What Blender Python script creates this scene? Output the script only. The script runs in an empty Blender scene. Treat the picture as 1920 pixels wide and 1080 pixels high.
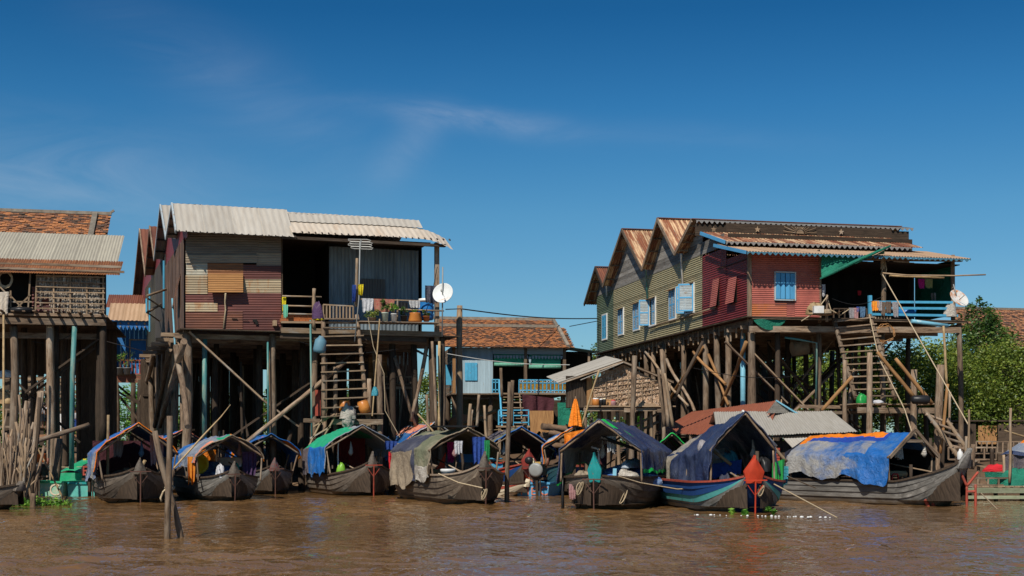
import bpy, math, random
import numpy as np
from mathutils import Vector, Matrix
random.seed(7)
scene = bpy.context.scene
COL = scene.collection
# ------------------------------------------------------------------ camera, sky, sun
FPX = 2528.0; HZ = 835.0; CH = 1.7
cam_d = bpy.data.cameras.new('camera'); cam = bpy.data.objects.new('camera', cam_d); COL.objects.link(cam)
cam.location = (0, 0, CH); cam.rotation_euler = (math.pi/2, 0, 0)
cam_d.sensor_width = 36; cam_d.lens = FPX/1920*36; cam_d.shift_y = (HZ-540)/1920
cam_d.clip_end = 3000; cam_d.clip_start = .1
scene.camera = cam
scene.render.resolution_x = 1024; scene.render.resolution_y = 576
scene.view_settings.view_transform = 'Standard'; scene.view_settings.look = 'None'
scene.view_settings.exposure = 0.0; scene.view_settings.gamma = 1
SUN_AZ = math.radians(22); SUN_EL = math.radians(46)
sun_dir = Vector((-math.sin(SUN_AZ)*math.cos(SUN_EL), -math.cos(SUN_AZ)*math.cos(SUN_EL), math.sin(SUN_EL)))
sd = bpy.data.lights.new('sun', 'SUN'); sd.energy = 4.6; sd.angle = math.radians(.53); sd.color = (1, .93, .82)
so = bpy.data.objects.new('sun', sd); COL.objects.link(so); so.rotation_euler = sun_dir.to_track_quat('Z', 'Y').to_euler()
world = bpy.data.worlds.new('World'); scene.world = world; world.use_nodes = True
wn = world.node_tree; wn.nodes.clear()
def N(nt, t, **kw):
    n = nt.nodes.new(t)
    for k, v in kw.items(): setattr(n, k, v)
    return n
sky = N(wn, 'ShaderNodeTexSky', sky_type='NISHITA', sun_disc=False)
sky.sun_elevation = SUN_EL; sky.sun_rotation = math.pi + SUN_AZ
sky.air_density = 1.0; sky.dust_density = .25; sky.ozone_density = 4.5
tc = N(wn, 'ShaderNodeTexCoord')
hs = N(wn, 'ShaderNodeHueSaturation'); hs.inputs['Saturation'].default_value = 1.22; hs.inputs['Value'].default_value = 1.0
wn.links.new(sky.outputs[0], hs.inputs['Color'])
# wispy cirrus, fixed to directions in the sky
mp = N(wn, 'ShaderNodeMapping'); mp.inputs['Scale'].default_value = (5, 5, 16); mp.inputs['Rotation'].default_value = (0, .10, 0)
mp.inputs['Location'].default_value = (1.3, .2, 2.1)
wn.links.new(tc.outputs['Generated'], mp.inputs[0])
n1 = N(wn, 'ShaderNodeTexNoise'); n1.inputs['Scale'].default_value = 1.5; n1.inputs['Detail'].default_value = 9; n1.inputs['Roughness'].default_value = .62; n1.inputs['Distortion'].default_value = .9
wn.links.new(mp.outputs[0], n1.inputs['Vector'])
r1 = N(wn, 'ShaderNodeValToRGB'); r1.color_ramp.elements[0].position = .36; r1.color_ramp.elements[1].position = .86
r1.color_ramp.elements[1].color = (1, 1, 1, 1)
wn.links.new(n1.outputs['Fac'], r1.inputs[0])
def wisp(cx, cz, sx, sz, tilt, amt):
    # soft elliptical region around a sky direction (x/y, z/y), returns socket
    sep = N(wn, 'ShaderNodeSeparateXYZ'); wn.links.new(tc.outputs['Generated'], sep.inputs[0])
    def m(op, a, b):
        n = N(wn, 'ShaderNodeMath', operation=op)
        for i, x in enumerate((a, b)):
            if isinstance(x, (int, float)): n.inputs[i].default_value = x
            else: wn.links.new(x, n.inputs[i])
        return n.outputs[0]
    X = m('SUBTRACT', m('DIVIDE', sep.outputs[0], sep.outputs[1]), cx); Z = m('SUBTRACT', m('DIVIDE', sep.outputs[2], sep.outputs[1]), cz)
    c, s = math.cos(tilt), math.sin(tilt)
    A = m('DIVIDE', m('ADD', m('MULTIPLY', X, c), m('MULTIPLY', Z, s)), sx)
    B = m('DIVIDE', m('SUBTRACT', m('MULTIPLY', Z, c), m('MULTIPLY', X, s)), sz)
    d = m('ADD', m('MULTIPLY', A, A), m('MULTIPLY', B, B))
    g = m('MULTIPLY', m('EXPONENT', m('MULTIPLY', d, -1.0), 0), amt)
    return m('MULTIPLY', g, m('GREATER_THAN', sep.outputs[1], .05)), m
w1, mm = wisp((880-960)/FPX, (835-222)/FPX, .062, .009, -.13, .30)
w2, _ = wisp((450-960)/FPX, (835-165)/FPX, .10, .028, -.5, .09)
w3, _ = wisp((765-960)/FPX, (835-275)/FPX, .035, .014, .8, .13)
w4, _ = wisp((60-960)/FPX, (835-330)/FPX, .14, .035, -.1, .20)
w5, _ = wisp((1250-960)/FPX, (835-255)/FPX, .12, .010, -.05, .04)
tot = mm('ADD', mm('ADD', mm('ADD', w1, w2), mm('ADD', w3, w4)), w5)
nz = mm('ADD', mm('MULTIPLY', r1.outputs[0], 1.2), .12)
fac = mm('MULTIPLY', tot, nz)
sz_ = N(wn, 'ShaderNodeSeparateXYZ'); wn.links.new(tc.outputs['Generated'], sz_.inputs[0])
er = N(wn, 'ShaderNodeValToRGB'); el = er.color_ramp.elements; el[0].position = .0; el[0].color = (.62, .86, 1.0, 1); el[1].position = .36; el[1].color = (.19, .60, .70, 1)   # deep polarised blue overhead
for p_, c_ in ((.108, (.73, .95, 1.0, 1)), (.169, (.66, .97, 1.0, 1)), (.243, (.38, .83, .95, 1)), (.306, (.20, .64, .80, 1)), (.6, (.35, .70, .82, 1))): x_ = el.new(p_); x_.color = c_
wn.links.new(sz_.outputs[2], er.inputs[0]); em = N(wn, 'ShaderNodeMixRGB', blend_type='MULTIPLY'); em.inputs[0].default_value = 1; wn.links.new(hs.outputs[0], em.inputs[1]); wn.links.new(er.outputs[0], em.inputs[2])
mixw = N(wn, 'ShaderNodeMixRGB'); wn.links.new(fac, mixw.inputs[0]); wn.links.new(em.outputs[0], mixw.inputs[1]); mixw.inputs[2].default_value = (8.5, 8.8, 9.6, 1)
bg = N(wn, 'ShaderNodeBackground'); bg.inputs[1].default_value = .079
wo = N(wn, 'ShaderNodeOutputWorld')
wn.links.new(mixw.outputs[0], bg.inputs[0]); wn.links.new(bg.outputs[0], wo.inputs[0])

# ------------------------------------------------------------------ helpers
def P(px, py, Y): return Vector(((px-960)/FPX*Y, Y, CH+(HZ-py)/FPX*Y))
class Fr:
    def __init__(s, px, Y, deg, z=0):
        s.a = math.radians(deg); s.o = Vector(((px-960)/FPX*Y, Y, z))
        s.u = Vector((math.cos(s.a), math.sin(s.a), 0)); s.v = Vector((-math.sin(s.a), math.cos(s.a), 0)); s.w = Vector((0, 0, 1))
    def _s(s, px, py, n, c):
        d = Vector(((px-960)/FPX, 1, (HZ-py)/FPX)); C = Vector((0, 0, CH)); t = (c-(C-s.o).dot(n))/d.dot(n); p = C+d*t-s.o
        return Vector((p.dot(s.u), p.dot(s.v), p.z))
    def pv(s, px, py, c=0): return s._s(px, py, s.v, c)
    def pu(s, px, py, c=0): return s._s(px, py, s.u, c)
    def pz(s, px, py, c=0): return s._s(px, py, s.w, c)
    def w_(s, p): return s.o+s.u*p[0]+s.v*p[1]+s.w*p[2]
def R(a, b): return random.uniform(a, b)
class MB:
    def __init__(s): s.v = []; s.f = []; s.uv = []; s.m = []; s.r = []; s.sm = []
    def face(s, pts, mat=0, uv=None, rnd=None, smooth=False):
        i = len(s.v); s.v += [tuple(p) for p in pts]; s.f.append(tuple(range(i, i+len(pts))))
        if uv is None:
            a = Vector(pts[0]); e = (Vector(pts[1])-a); l = e.length or 1; e = e/l
            n = e.cross(Vector(pts[-1])-a); n = n.normalized() if n.length > 1e-9 else Vector((0, 0, 1)); g = n.cross(e)
            uv = [((Vector(p)-a).dot(e), (Vector(p)-a).dot(g)) for p in pts]
        s.uv += uv; s.m.append(mat); s.r.append(random.random() if rnd is None else rnd); s.sm.append(smooth); return s
    def grid(s, fn, nu, nv, mat=0, rnd=None, smooth=True, lu=1, lv=1, matfn=None, skip=None):
        i = len(s.v)
        for b in range(nv+1):
            for a in range(nu+1): s.v.append(tuple(fn(a/nu, b/nv)))
        rr = random.random() if rnd is None else rnd
        for b in range(nv):
            for a in range(nu):
                if skip and skip((a+.5)/nu, (b+.5)/nv): continue
                k = i+b*(nu+1)+a
                s.f.append((k, k+1, k+nu+2, k+nu+1))
                s.uv += [(a/nu*lu, b/nv*lv), ((a+1)/nu*lu, b/nv*lv), ((a+1)/nu*lu, (b+1)/nv*lv), (a/nu*lu, (b+1)/nv*lv)]
                s.m.append(matfn((a+.5)/nu, (b+.5)/nv) if matfn else mat); s.r.append(rr); s.sm.append(smooth)
        return s
    def obox(s, c, ex, ey, ez, mat=0, rnd=None):
        # box: centre, half-axis vectors; uv.v runs along the longest axis
        c = Vector(c); ax = [Vector(ex), Vector(ey), Vector(ez)]; rr = random.random() if rnd is None else rnd
        L = [a.length*2 for a in ax]; lg = L.index(max(L))
        for i in range(3):
            j, k = (i+1) % 3, (i+2) % 3
            for sg in (-1, 1):
                q = [c+ax[i]*sg+ax[j]*a*sg+ax[k]*b for a, b in ((-1, -1), (1, -1), (1, 1), (-1, 1))]
                if k == lg: uv = [(0, 0), (L[j], 0), (L[j], L[k]), (0, L[k])]
                else: uv = [(0, 0), (0, L[j]), (L[k], L[j]), (L[k], 0)]
                s.face(q, mat, uv, rr)
        return s
    def box(s, c, sx, sy, sz, rz=0, mat=0, rnd=None):
        ca, sa = math.cos(rz), math.sin(rz)
        return s.obox(c, (ca*sx/2, sa*sx/2, 0), (-sa*sy/2, ca*sy/2, 0), (0, 0, sz/2), mat, rnd)
    def beam(s, a, b, w, h, up=(0, 0, 1), mat=0, rnd=None):
        a = Vector(a); b = Vector(b); d = b-a; l = d.length
        if l < 1e-6: return s
        d /= l; up = Vector(up)
        if abs(d.dot(up)) > .95: up = Vector((0, 1, 0)) if abs(d.y) < .9 else Vector((1, 0, 0))
        sd_ = d.cross(up).normalized(); uu = sd_.cross(d)
        return s.obox((a+b)/2, sd_*w/2, uu*h/2, d*l/2, mat, rnd)
    def tube(s, pts, r, n=8, mat=0, rnd=None, caps=True, jit=0):
        pts = [Vector(p) for p in pts]; rs = r if isinstance(r, (list, tuple)) else [r]*len(pts)
        rr = random.random() if rnd is None else rnd; i0 = len(s.v); ln = 0; lens = []
        prev = None
        for k, p in enumerate(pts):
            d = (pts[min(k+1, len(pts)-1)]-pts[max(k-1, 0)]); d = d.normalized() if d.length > 1e-9 else Vector((0, 0, 1))
            if prev is None: x = d.orthogonal().normalized()
            else:
                x = prev-d*prev.dot(d); x = x.normalized() if x.length > 1e-6 else d.orthogonal().normalized()
            prev = x; y = d.cross(x)
            if k: ln += (p-pts[k-1]).length
            lens.append(ln)
            for a in range(n):
                t = a/n*2*math.pi; q = rs[k]*(1+(R(-jit, jit) if jit else 0))
                s.v.append(tuple(p+x*math.cos(t)*q+y*math.sin(t)*q))
        for k in range(len(pts)-1):
            c = 2*math.pi*max(rs[k], .01)
            for a in range(n):
                b = (a+1) % n
                s.f.append((i0+k*n+a, i0+k*n+b, i0+(k+1)*n+b, i0+(k+1)*n+a))
                s.uv += [(a/n*c, lens[k]), ((a+1)/n*c, lens[k]), ((a+1)/n*c, lens[k+1]), (a/n*c, lens[k+1])]
                s.m.append(mat); s.r.append(rr); s.sm.append(n > 4)
        if caps and n > 2:
            for k, rev in ((0, True), (len(pts)-1, False)):
                q = [i0+k*n+a for a in range(n)]
                if rev: q.reverse()
                s.f.append(tuple(q)); s.uv += [(math.cos(a)*.05, math.sin(a)*.05) for a in range(n)]; s.m.append(mat); s.r.append(rr); s.sm.append(False)
        return s
    def post(s, a, b, r, mat=0, bend=.05, n=9, segs=7, taper=.85):
        # a hand-cut tree-trunk post: gently bent, knobbly
        a = Vector(a); b = Vector(b); d = (b-a); L = d.length; o = d.orthogonal().normalized(); o2 = d.normalized().cross(o)
        ph = R(0, 6); ph2 = R(0, 6); k1 = R(.6, 1.6)
        pts = []; rs = []
        for k in range(segs+1):
            t = k/segs; e = math.sin(t*math.pi)**.7 if 0 < t < 1 else 0
            pts.append(a+d*t+o*math.sin(t*k1*3+ph)*bend*e*L*.25+o2*math.sin(t*k1*2.3+ph2)*bend*e*L*.25)
            rs.append(r*(1-(1-taper)*t)*R(.92, 1.08))
        return s.tube(pts, rs, n, mat, jit=.05)
    def corr(s, o, U, V, nrm, pitch=.076, amp=.012, mat=0, sheet=.8, var=0, seg=6, matfn=None, rows=1, ripple=0):
        # corrugated sheets: wave profile across U, ridges running along V
        o = Vector(o); U = Vector(U); V = Vector(V); nrm = Vector(nrm).normalized(); LU = U.length; LV = V.length
        ns = max(1, round(LU/sheet)); w = LU/ns
        for k in range(ns):
            for q in range(rows):
                n = max(4, int(w/pitch*seg)); off = R(0, .006)+(k % 2)*.004+q*.006; sh = R(-var, var); m = matfn(k, q) if matfn else mat
                v0 = q/rows-(.02 if q else 0); v1 = (q+1)/rows
                o1 = o+U*(k*w/LU)
                def fn(a, b, o1=o1, off=off, sh=sh, v0=v0, v1=v1):
                    vv = v0+(v1-v0)*b
                    return o1+U*(a*w*1.03/LU)+V*vv*(1+sh*(1 if b > .5 and q == rows-1 else 0)/max(LV, .01))+nrm*(off+amp*math.cos(a*w/pitch*2*math.pi)+(ripple*math.sin(vv*LV*1.7+k*2.1) if ripple else 0))
                s.grid(fn, n, 1 if not ripple else 6, mat=m, lu=w, lv=LV*(v1-v0))
        return s
    def lathe(s, prof, c=(0, 0, 0), n=16, mat=0, ax=None, rnd=None):
        # prof = [(r,z)...]
        c = Vector(c); rr = random.random() if rnd is None else rnd
        az = Vector(ax).normalized() if ax is not None else Vector((0, 0, 1)); x = az.orthogonal().normalized(); y = az.cross(x)
        np_ = len(prof)-1
        def fn(a, b):
            k = round(b*np_); r, z = prof[k]; t = a*2*math.pi
            return c+az*z+x*math.cos(t)*r+y*math.sin(t)*r
        return s.grid(fn, n, np_, mat, rr, lu=.5, lv=.5)
    def prism(s, poly, d, mat=0, rnd=None):
        # planar polygon extruded by vector d
        poly = [Vector(p) for p in poly]; d = Vector(d); rr = random.random() if rnd is None else rnd
        s.face([p+d for p in poly], mat, None, rr); s.face(list(reversed(poly)), mat, None, rr)
        for i in range(len(poly)):
            j = (i+1) % len(poly); s.face([poly[i], poly[j], poly[j]+d, poly[i]+d], mat, None, rr)
        return s
    def text(s, txt, o, ux, uz, size, depth=.01, mat=0):
        cu = bpy.data.curves.new('t', 'FONT'); cu.body = txt; cu.size = size; cu.extrude = depth; ob = bpy.data.objects.new('t', cu)
        COL.objects.link(ob); dg = bpy.context.evaluated_depsgraph_get(); me = bpy.data.meshes.new_from_object(ob.evaluated_get(dg))
        ux = Vector(ux).normalized(); uz = Vector(uz).normalized(); nn = ux.cross(uz)
        for p in me.polygons:
            s.face([Vector(o)+ux*me.vertices[i].co.x+uz*me.vertices[i].co.y+nn*me.vertices[i].co.z for i in p.vertices], mat, None, .5)
        bpy.data.objects.remove(ob); return s
    def build(s, name, mats, parent=None, loc=None):
        me = bpy.data.meshes.new(name); me.from_pydata(s.v, [], s.f)
        if not isinstance(mats, (list, tuple)): mats = [mats]
        for m in mats: me.materials.append(m)
        me.polygons.foreach_set('material_index', s.m); me.polygons.foreach_set('use_smooth', s.sm)
        uvl = me.uv_layers.new(name='UVMap'); uvl.data.foreach_set('uv', np.array(s.uv, dtype=np.float32).ravel())
        at = me.attributes.new('rnd', 'FLOAT', 'FACE'); at.data.foreach_set('value', np.array(s.r, dtype=np.float32))
        me.update(); ob = bpy.data.objects.new(name, me); COL.objects.link(ob)
        if parent: ob.parent = parent
        if loc is not None: ob.location = loc
        return ob
def build_each(mb, name, mats, parent, nf=6):
    # every box of the batch becomes an object of its own
    for i in range(0, len(mb.f), nf):
        b = MB(); fs = mb.f[i:i+nf]; v0 = fs[0][0]; b.v = mb.v[v0:fs[-1][-1]+1]; b.f = [tuple(k-v0 for k in f) for f in fs]; b.uv = mb.uv[i*4:(i+nf)*4]; b.m = mb.m[i:i+nf]; b.r = mb.r[i:i+nf]; b.sm = mb.sm[i:i+nf]; b.build(name, mats, parent)
def tag(o, label=None, cat=None, group=None, kind=None):
    if label: o['label'] = label
    if cat: o['category'] = cat
    if group: o['group'] = group
    if kind: o['kind'] = kind
    return o
def thing(name, label, cat, loc=(0, 0, 0), rz=0, group=None):
    o = bpy.data.objects.new(name, None); COL.objects.link(o); o.location = loc; o.rotation_euler = (0, 0, rz); o.empty_display_size = .2
    return tag(o, label, cat, group)
def solo(name, mb, mats, label, cat, loc=None, rz=0, group=None):
    o = mb.build(name, mats)
    if loc is not None: o.location = loc
    o.rotation_euler = (0, 0, rz)
    return tag(o, label, cat, group)
def copy_tree(o, parent=None):
    c = o.copy(); COL.objects.link(c)
    if parent: c.parent = parent
    for ch in [x for x in bpy.data.objects if x.parent == o]: copy_tree(ch, c)
    return c
# ------------------------------------------------------------------ materials
def C4(c): return (c[0], c[1], c[2], 1)
def mat(name, c1, c2=None, c3=None, sc=(6, 6), sc3=(1.2, 1.2), t3=(.55, .68), rough=.8, bump=.3, bd=.01, rnd=.35, metal=0, spec=.3, coord='UV', dist=.2, det=6, trans=0):
    m = bpy.data.materials.new(name); m.use_nodes = True; nt = m.node_tree; b = nt.nodes['Principled BSDF']; L = nt.links.new
    b.inputs['Roughness'].default_value = rough; b.inputs['Metallic'].default_value = metal; b.inputs['Specular IOR Level'].default_value = spec
    if trans: b.inputs['Transmission Weight'].default_value = trans
    c2 = c2 or tuple(x*.6 for x in c1)
    t = N(nt, 'ShaderNodeTexCoord'); at = N(nt, 'ShaderNodeAttribute', attribute_name='rnd')
    of = N(nt, 'ShaderNodeVectorMath', operation='MULTIPLY_ADD'); of.inputs[1].default_value = (1, 1, 1)
    L(t.outputs[coord], of.inputs[0])
    cb = N(nt, 'ShaderNodeCombineXYZ'); mu = N(nt, 'ShaderNodeMath', operation='MULTIPLY'); mu.inputs[1].default_value = 31
    L(at.outputs['Fac'], mu.inputs[0]); L(mu.outputs[0], cb.inputs[0]); L(mu.outputs[0], cb.inputs[1]); L(mu.outputs[0], cb.inputs[2])
    L(cb.outputs[0], of.inputs[2])
    mp_ = N(nt, 'ShaderNodeMapping'); mp_.inputs['Scale'].default_value = (sc[0], sc[1], sc[1]); L(of.outputs[0], mp_.inputs[0])
    nn = N(nt, 'ShaderNodeTexNoise'); nn.inputs['Scale'].default_value = 1; nn.inputs['Detail'].default_value = det; nn.inputs['Roughness'].default_value = .65; nn.inputs['Distortion'].default_value = dist
    L(mp_.outputs[0], nn.inputs['Vector'])
    rp = N(nt, 'ShaderNodeValToRGB'); e = rp.color_ramp.elements; e[0].position = .32; e[1].position = .68; e[0].color = C4(c2); e[1].color = C4(c1)
    L(nn.outputs['Fac'], rp.inputs[0]); out = rp.outputs[0]
    if c3:
        mp3 = N(nt, 'ShaderNodeMapping'); mp3.inputs['Scale'].default_value = (sc3[0], sc3[1], sc3[1]); mp3.inputs['Location'].default_value = (3.3, 7.7, 1); L(of.outputs[0], mp3.inputs[0])
        n3 = N(nt, 'ShaderNodeTexNoise'); n3.inputs['Scale'].default_value = 1; n3.inputs['Detail'].default_value = 8; n3.inputs['Roughness'].default_value = .68; L(mp3.outputs[0], n3.inputs['Vector'])
        r3 = N(nt, 'ShaderNodeValToRGB'); r3.color_ramp.elements[0].position = t3[0]; r3.color_ramp.elements[1].position = t3[1]; L(n3.outputs['Fac'], r3.inputs[0])
        mx = N(nt, 'ShaderNodeMixRGB'); L(r3.outputs[0], mx.inputs[0]); L(out, mx.inputs[1]); mx.inputs[2].default_value = C4(c3); out = mx.outputs[0]
    mr = N(nt, 'ShaderNodeMapRange'); mr.inputs[3].default_value = 1-rnd; mr.inputs[4].default_value = 1+rnd*.6; L(at.outputs['Fac'], mr.inputs[0])
    ml = N(nt, 'ShaderNodeMixRGB', blend_type='MULTIPLY'); ml.inputs[0].default_value = 1; L(out, ml.inputs[1]); L(mr.outputs[0], ml.inputs[2])
    L(ml.outputs[0], b.inputs['Base Color'])
    if bump:
        bp = N(nt, 'ShaderNodeBump'); bp.inputs['Strength'].default_value = bump; bp.inputs['Distance'].default_value = bd; L(nn.outputs['Fac'], bp.inputs['Height']); L(bp.outputs[0], b.inputs['Normal'])
    return m
WD = mat('weathered_wood', (.345, .24, .158), (.085, .053, .033), (.40, .325, .245), sc=(22, 2.2), sc3=(2.5, .8), t3=(.5, .72), bump=.6, bd=.02, rnd=.4, dist=.6)
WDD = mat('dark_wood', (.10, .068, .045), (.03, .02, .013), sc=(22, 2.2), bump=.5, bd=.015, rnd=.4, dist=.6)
WDL = mat('pale_wood', (.42, .30, .19), (.19, .125, .075), (.36, .33, .29), sc=(26, 2.2), sc3=(2, .9), bump=.5, rnd=.3, dist=.5)
WDO = mat('fresh_wood', (.46, .25, .10), (.24, .115, .045), sc=(26, 2.2), bump=.4, rnd=.3)
BAM = mat('bamboo', (.50, .36, .19), (.28, .18, .09), sc=(9, 5), bump=.3, rnd=.35, rough=.6)
BARK = mat('bark', (.13, .10, .07), (.045, .033, .022), sc=(14, 4), bump=.8, bd=.03)
MUDM = mat('mud', (.17, .105, .06), (.075, .045, .027), (.24, .155, .09), sc=(.8, .8), sc3=(.2, .2), coord='Object', rough=.9, rnd=0, bump=.8, bd=.08)
BLK = mat('shade_black', (.018, .016, .014), (.008, .007, .006), sc=(3, 3), rnd=.4)  # near-black: shade painted into openings and interiors, plus one pole
def tin(name, c1, c2, c3=None, **k):
    d = dict(sc=(9, 1.1), sc3=(2.4, .7), t3=(.5, .62), rough=.55, bump=.12, rnd=.22, spec=.45); d.update(k)
    return mat(name, c1, c2, c3, **d)
T_GREY = tin('galvanised_grey', (.40, .375, .33), (.32, .295, .25), (.38, .25, .14), t3=(.66, .8), rnd=.1, rough=.7, spec=.25)
T_WHITE = tin('galvanised_pale', (.50, .465, .405), (.42, .375, .315), (.50, .34, .21), t3=(.62, .85), rnd=.14, rough=.7, spec=.25)
T_RUST = tin('rust_brown', (.235, .085, .045), (.13, .05, .032), (.33, .17, .09), t3=(.58, .72))
T_RUST2 = tin('rust_streaked', (.30, .105, .045), (.17, .065, .035), (.60, .40, .23), sc3=(5, .35), t3=(.47, .56))
T_ORANGE = tin('rust_orange', (.50, .25, .085), (.34, .155, .05), (.22, .09, .04), t3=(.6, .75))
T_ORB = tin('rust_mid', (.33, .13, .045), (.19, .075, .03), (.45, .28, .13), t3=(.62, .75))
T_RED = tin('red_oxide', (.165, .052, .040), (.10, .035, .030), (.30, .13, .08), t3=(.62, .75))
T_REDP = tin('red_paint', (.47, .135, .10), (.33, .095, .075), (.52, .20, .12), t3=(.6, .76), sc=(3, 3), rnd=.14)
T_REDD = tin('maroon_paint', (.235, .030, .030), (.165, .024, .026), (.28, .07, .05), t3=(.62, .76), sc=(2, 2), rnd=.1)
T_OLIVE = tin('olive_paint', (.45, .385, .215), (.35, .30, .165), (.25, .19, .10), sc=(3, 3), t3=(.64, .8), rnd=.06)
T_GREEN = tin('green_paint', (.16, .20, .115), (.115, .15, .09), (.24, .2, .12), sc=(3, 3), t3=(.64, .8), rnd=.06)
T_GB = tin('grey_brown_tin', (.235, .195, .15), (.15, .12, .09), (.33, .29, .22), t3=(.56, .72))
T_TAN = tin('tan_tin', (.40, .33, .235), (.29, .22, .15), (.30, .16, .08), t3=(.6, .75))
T_PALE = tin('pale_green_tin', (.50, .47, .37), (.38, .35, .27), (.36, .18, .08), sc=(4, 4), t3=(.58, .72))
T_YEL = tin('yellowed_tin', (.52, .42, .27), (.38, .28, .17), (.42, .19, .07), sc3=(1, 3), t3=(.5, .64))
T_DARK = tin('dark_tin', (.085, .070, .058), (.05, .042, .036), (.12, .085, .06), t3=(.6, .75))
T_BLUEG = tin('blue_grey_tin', (.20, .25, .28), (.13, .165, .19), (.10, .12, .13), sc3=(4, .3), rough=.45)
T_TANO = tin('tan_orange_roof', (.52, .35, .22), (.42, .27, .16), rnd=.08)
def paint(name, c, c3=None, **k):
    d = dict(sc=(5, 5), rough=.6, bump=.15, rnd=.12, t3=(.6, .72), sc3=(4, 4)); d.update(k)
    return mat(name, c, tuple(x*.78 for x in c), c3, **d)
P_CYAN = paint('cyan_paint', (.09, .42, .66), (.20, .14, .10), t3=(.64, .72))
P_BLUE = paint('blue_paint', (.03, .17, .46), (.05, .10, .2))
P_LBLUE = paint('pale_blue_paint', (.40, .53, .60), (.30, .26, .2), sc=(14, 1), sc3=(10, 1), t3=(.66, .76))
P_SKY = paint('shutter_blue', (.10, .38, .66), (.16, .16, .18), sc=(14, 1.5), t3=(.66, .8))
P_TEAL = paint('teal_paint', (.02, .33, .33), (.22, .10, .06), sc3=(7, 7), t3=(.60, .64))
P_RED = paint('red_boat_paint', (.55, .055, .02), (.30, .04, .02), t3=(.62, .7))
P_REDI = paint('red_iron', (.42, .075, .045), (.16, .05, .035), t3=(.5, .7))
P_NAVY = paint('navy_paint', (.015, .065, .22), (.03, .04, .07))
P_TURQ = paint('turquoise_stripe', (.10, .42, .40), (.16, .2, .18), t3=(.58, .72))
P_GREEN = paint('green_boat_paint', (.03, .42, .20), (.10, .40, .25), t3=(.45, .7), rough=.35)
P_MINT = paint('mint_boat_paint', (.22, .52, .38), (.50, .50, .36), t3=(.48, .66), rough=.45)
P_AQUA = paint('aqua_boat_paint', (.13, .50, .44), (.40, .42, .32), t3=(.56, .68), rough=.45)
P_WHITE = paint('white_paint', (.74, .73, .70), (.5, .45, .38), t3=(.64, .8))
P_CREAM = paint('cream_paint', (.66, .57, .42), (.4, .3, .2))
P_CORAL = paint('coral_paint', (.70, .22, .12), None)
P_ORNG = paint('orange_plastic', (.85, .17, .02), None, rough=.35)
P_BOATB = paint('boat_sky_blue', (.10, .34, .58), (.42, .42, .34), t3=(.55, .7))
P_SLAT = paint('shutter_slat_paint', (.48, .55, .58), (.33, .24, .17), sc=(3, 14), t3=(.55, .68))
PLK = lambda n, c, **k: mat(n, c, tuple(x*.8 for x in c), None, sc=(3, 3), rough=.4, bump=0, rnd=.08, **k)
PL_BLUE = PLK('blue_plastic', (.02, .18, .50)); PL_WHITE = PLK('white_plastic', (.78, .78, .76)); PL_PALEG = PLK('pale_green_plastic', (.62, .72, .60))
PL_RED = PLK('red_plastic', (.65, .02, .02)); PL_YEL = PLK('yellow_plastic', (.75, .50, .02)); PL_GREEN = PLK('green_plastic', (.02, .30, .06)); PL_BLACK = PLK('black_plastic', (.02, .02, .022))
PL_LIME = PLK('lime_plastic', (.20, .45, .04)); PL_TEAL = PLK('teal_plastic', (.02, .42, .33)); PL_CREAM = PLK('cream_plastic', (.75, .66, .45)); PL_GREY = PLK('grey_metal', (.30, .31, .30))
TERRA = mat('terracotta', (.50, .16, .05), (.36, .11, .035), (.30, .12, .06), sc=(4, 4), rough=.6, bump=.2, rnd=.1)
GLZ = mat('glazed_brown', (.60, .24, .05), (.42, .14, .035), sc=(4, 9), rough=.35, bump=.1, rnd=.1)
HULLK = mat('tarred_hull', (.175, .142, .112), (.06, .048, .038), (.22, .19, .16), sc=(2.2, 9), sc3=(1.4, 3), t3=(.5, .75), rough=.62, bump=.5, bd=.015, rnd=.35)
HULLG = mat('grey_hull', (.23, .22, .20), (.10, .092, .082), (.36, .34, .31), sc=(2.2, 9), sc3=(1.4, 3), t3=(.5, .72), rough=.65, bump=.5, bd=.015, rnd=.3)
HULLB = mat('brown_hull', (.22, .17, .125), (.085, .063, .046), (.33, .27, .20), sc=(2.2, 9), sc3=(1.4, 3), t3=(.52, .75), rough=.65, bump=.5, bd=.015, rnd=.3)
def waterline(m, z0=.02, z1=.24):
    # silt and algae stain up to the waterline
    nt = m.node_tree; L = nt.links.new; b = nt.nodes['Principled BSDF']; src = b.inputs['Base Color'].links[0].from_socket
    t = N(nt, 'ShaderNodeTexCoord'); s = N(nt, 'ShaderNodeSeparateXYZ'); L(t.outputs['Object'], s.inputs[0]); n = N(nt, 'ShaderNodeTexNoise'); n.inputs['Scale'].default_value = 3; n.inputs['Detail'].default_value = 6; L(t.outputs['Object'], n.inputs['Vector'])
    a = N(nt, 'ShaderNodeMath', operation='MULTIPLY_ADD'); a.inputs[1].default_value = -.3; L(n.outputs['Fac'], a.inputs[0]); L(s.outputs[2], a.inputs[2])
    r = N(nt, 'ShaderNodeMapRange'); r.inputs[1].default_value = z0-.15; r.inputs[2].default_value = z1-.15; r.inputs[3].default_value = .85; r.inputs[4].default_value = 0; L(a.outputs[0], r.inputs[0])
    mx = N(nt, 'ShaderNodeMixRGB'); L(r.outputs[0], mx.inputs[0]); L(src, mx.inputs[1]); mx.inputs[2].default_value = (.10, .062, .028, 1); L(mx.outputs[0], b.inputs['Base Color']); return m
for m_ in (HULLK, HULLG, HULLB): waterline(m_)
ROPE = mat('rope', (.52, .42, .28), (.30, .22, .13), sc=(8, 60), rnd=.3, bump=.4)
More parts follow.
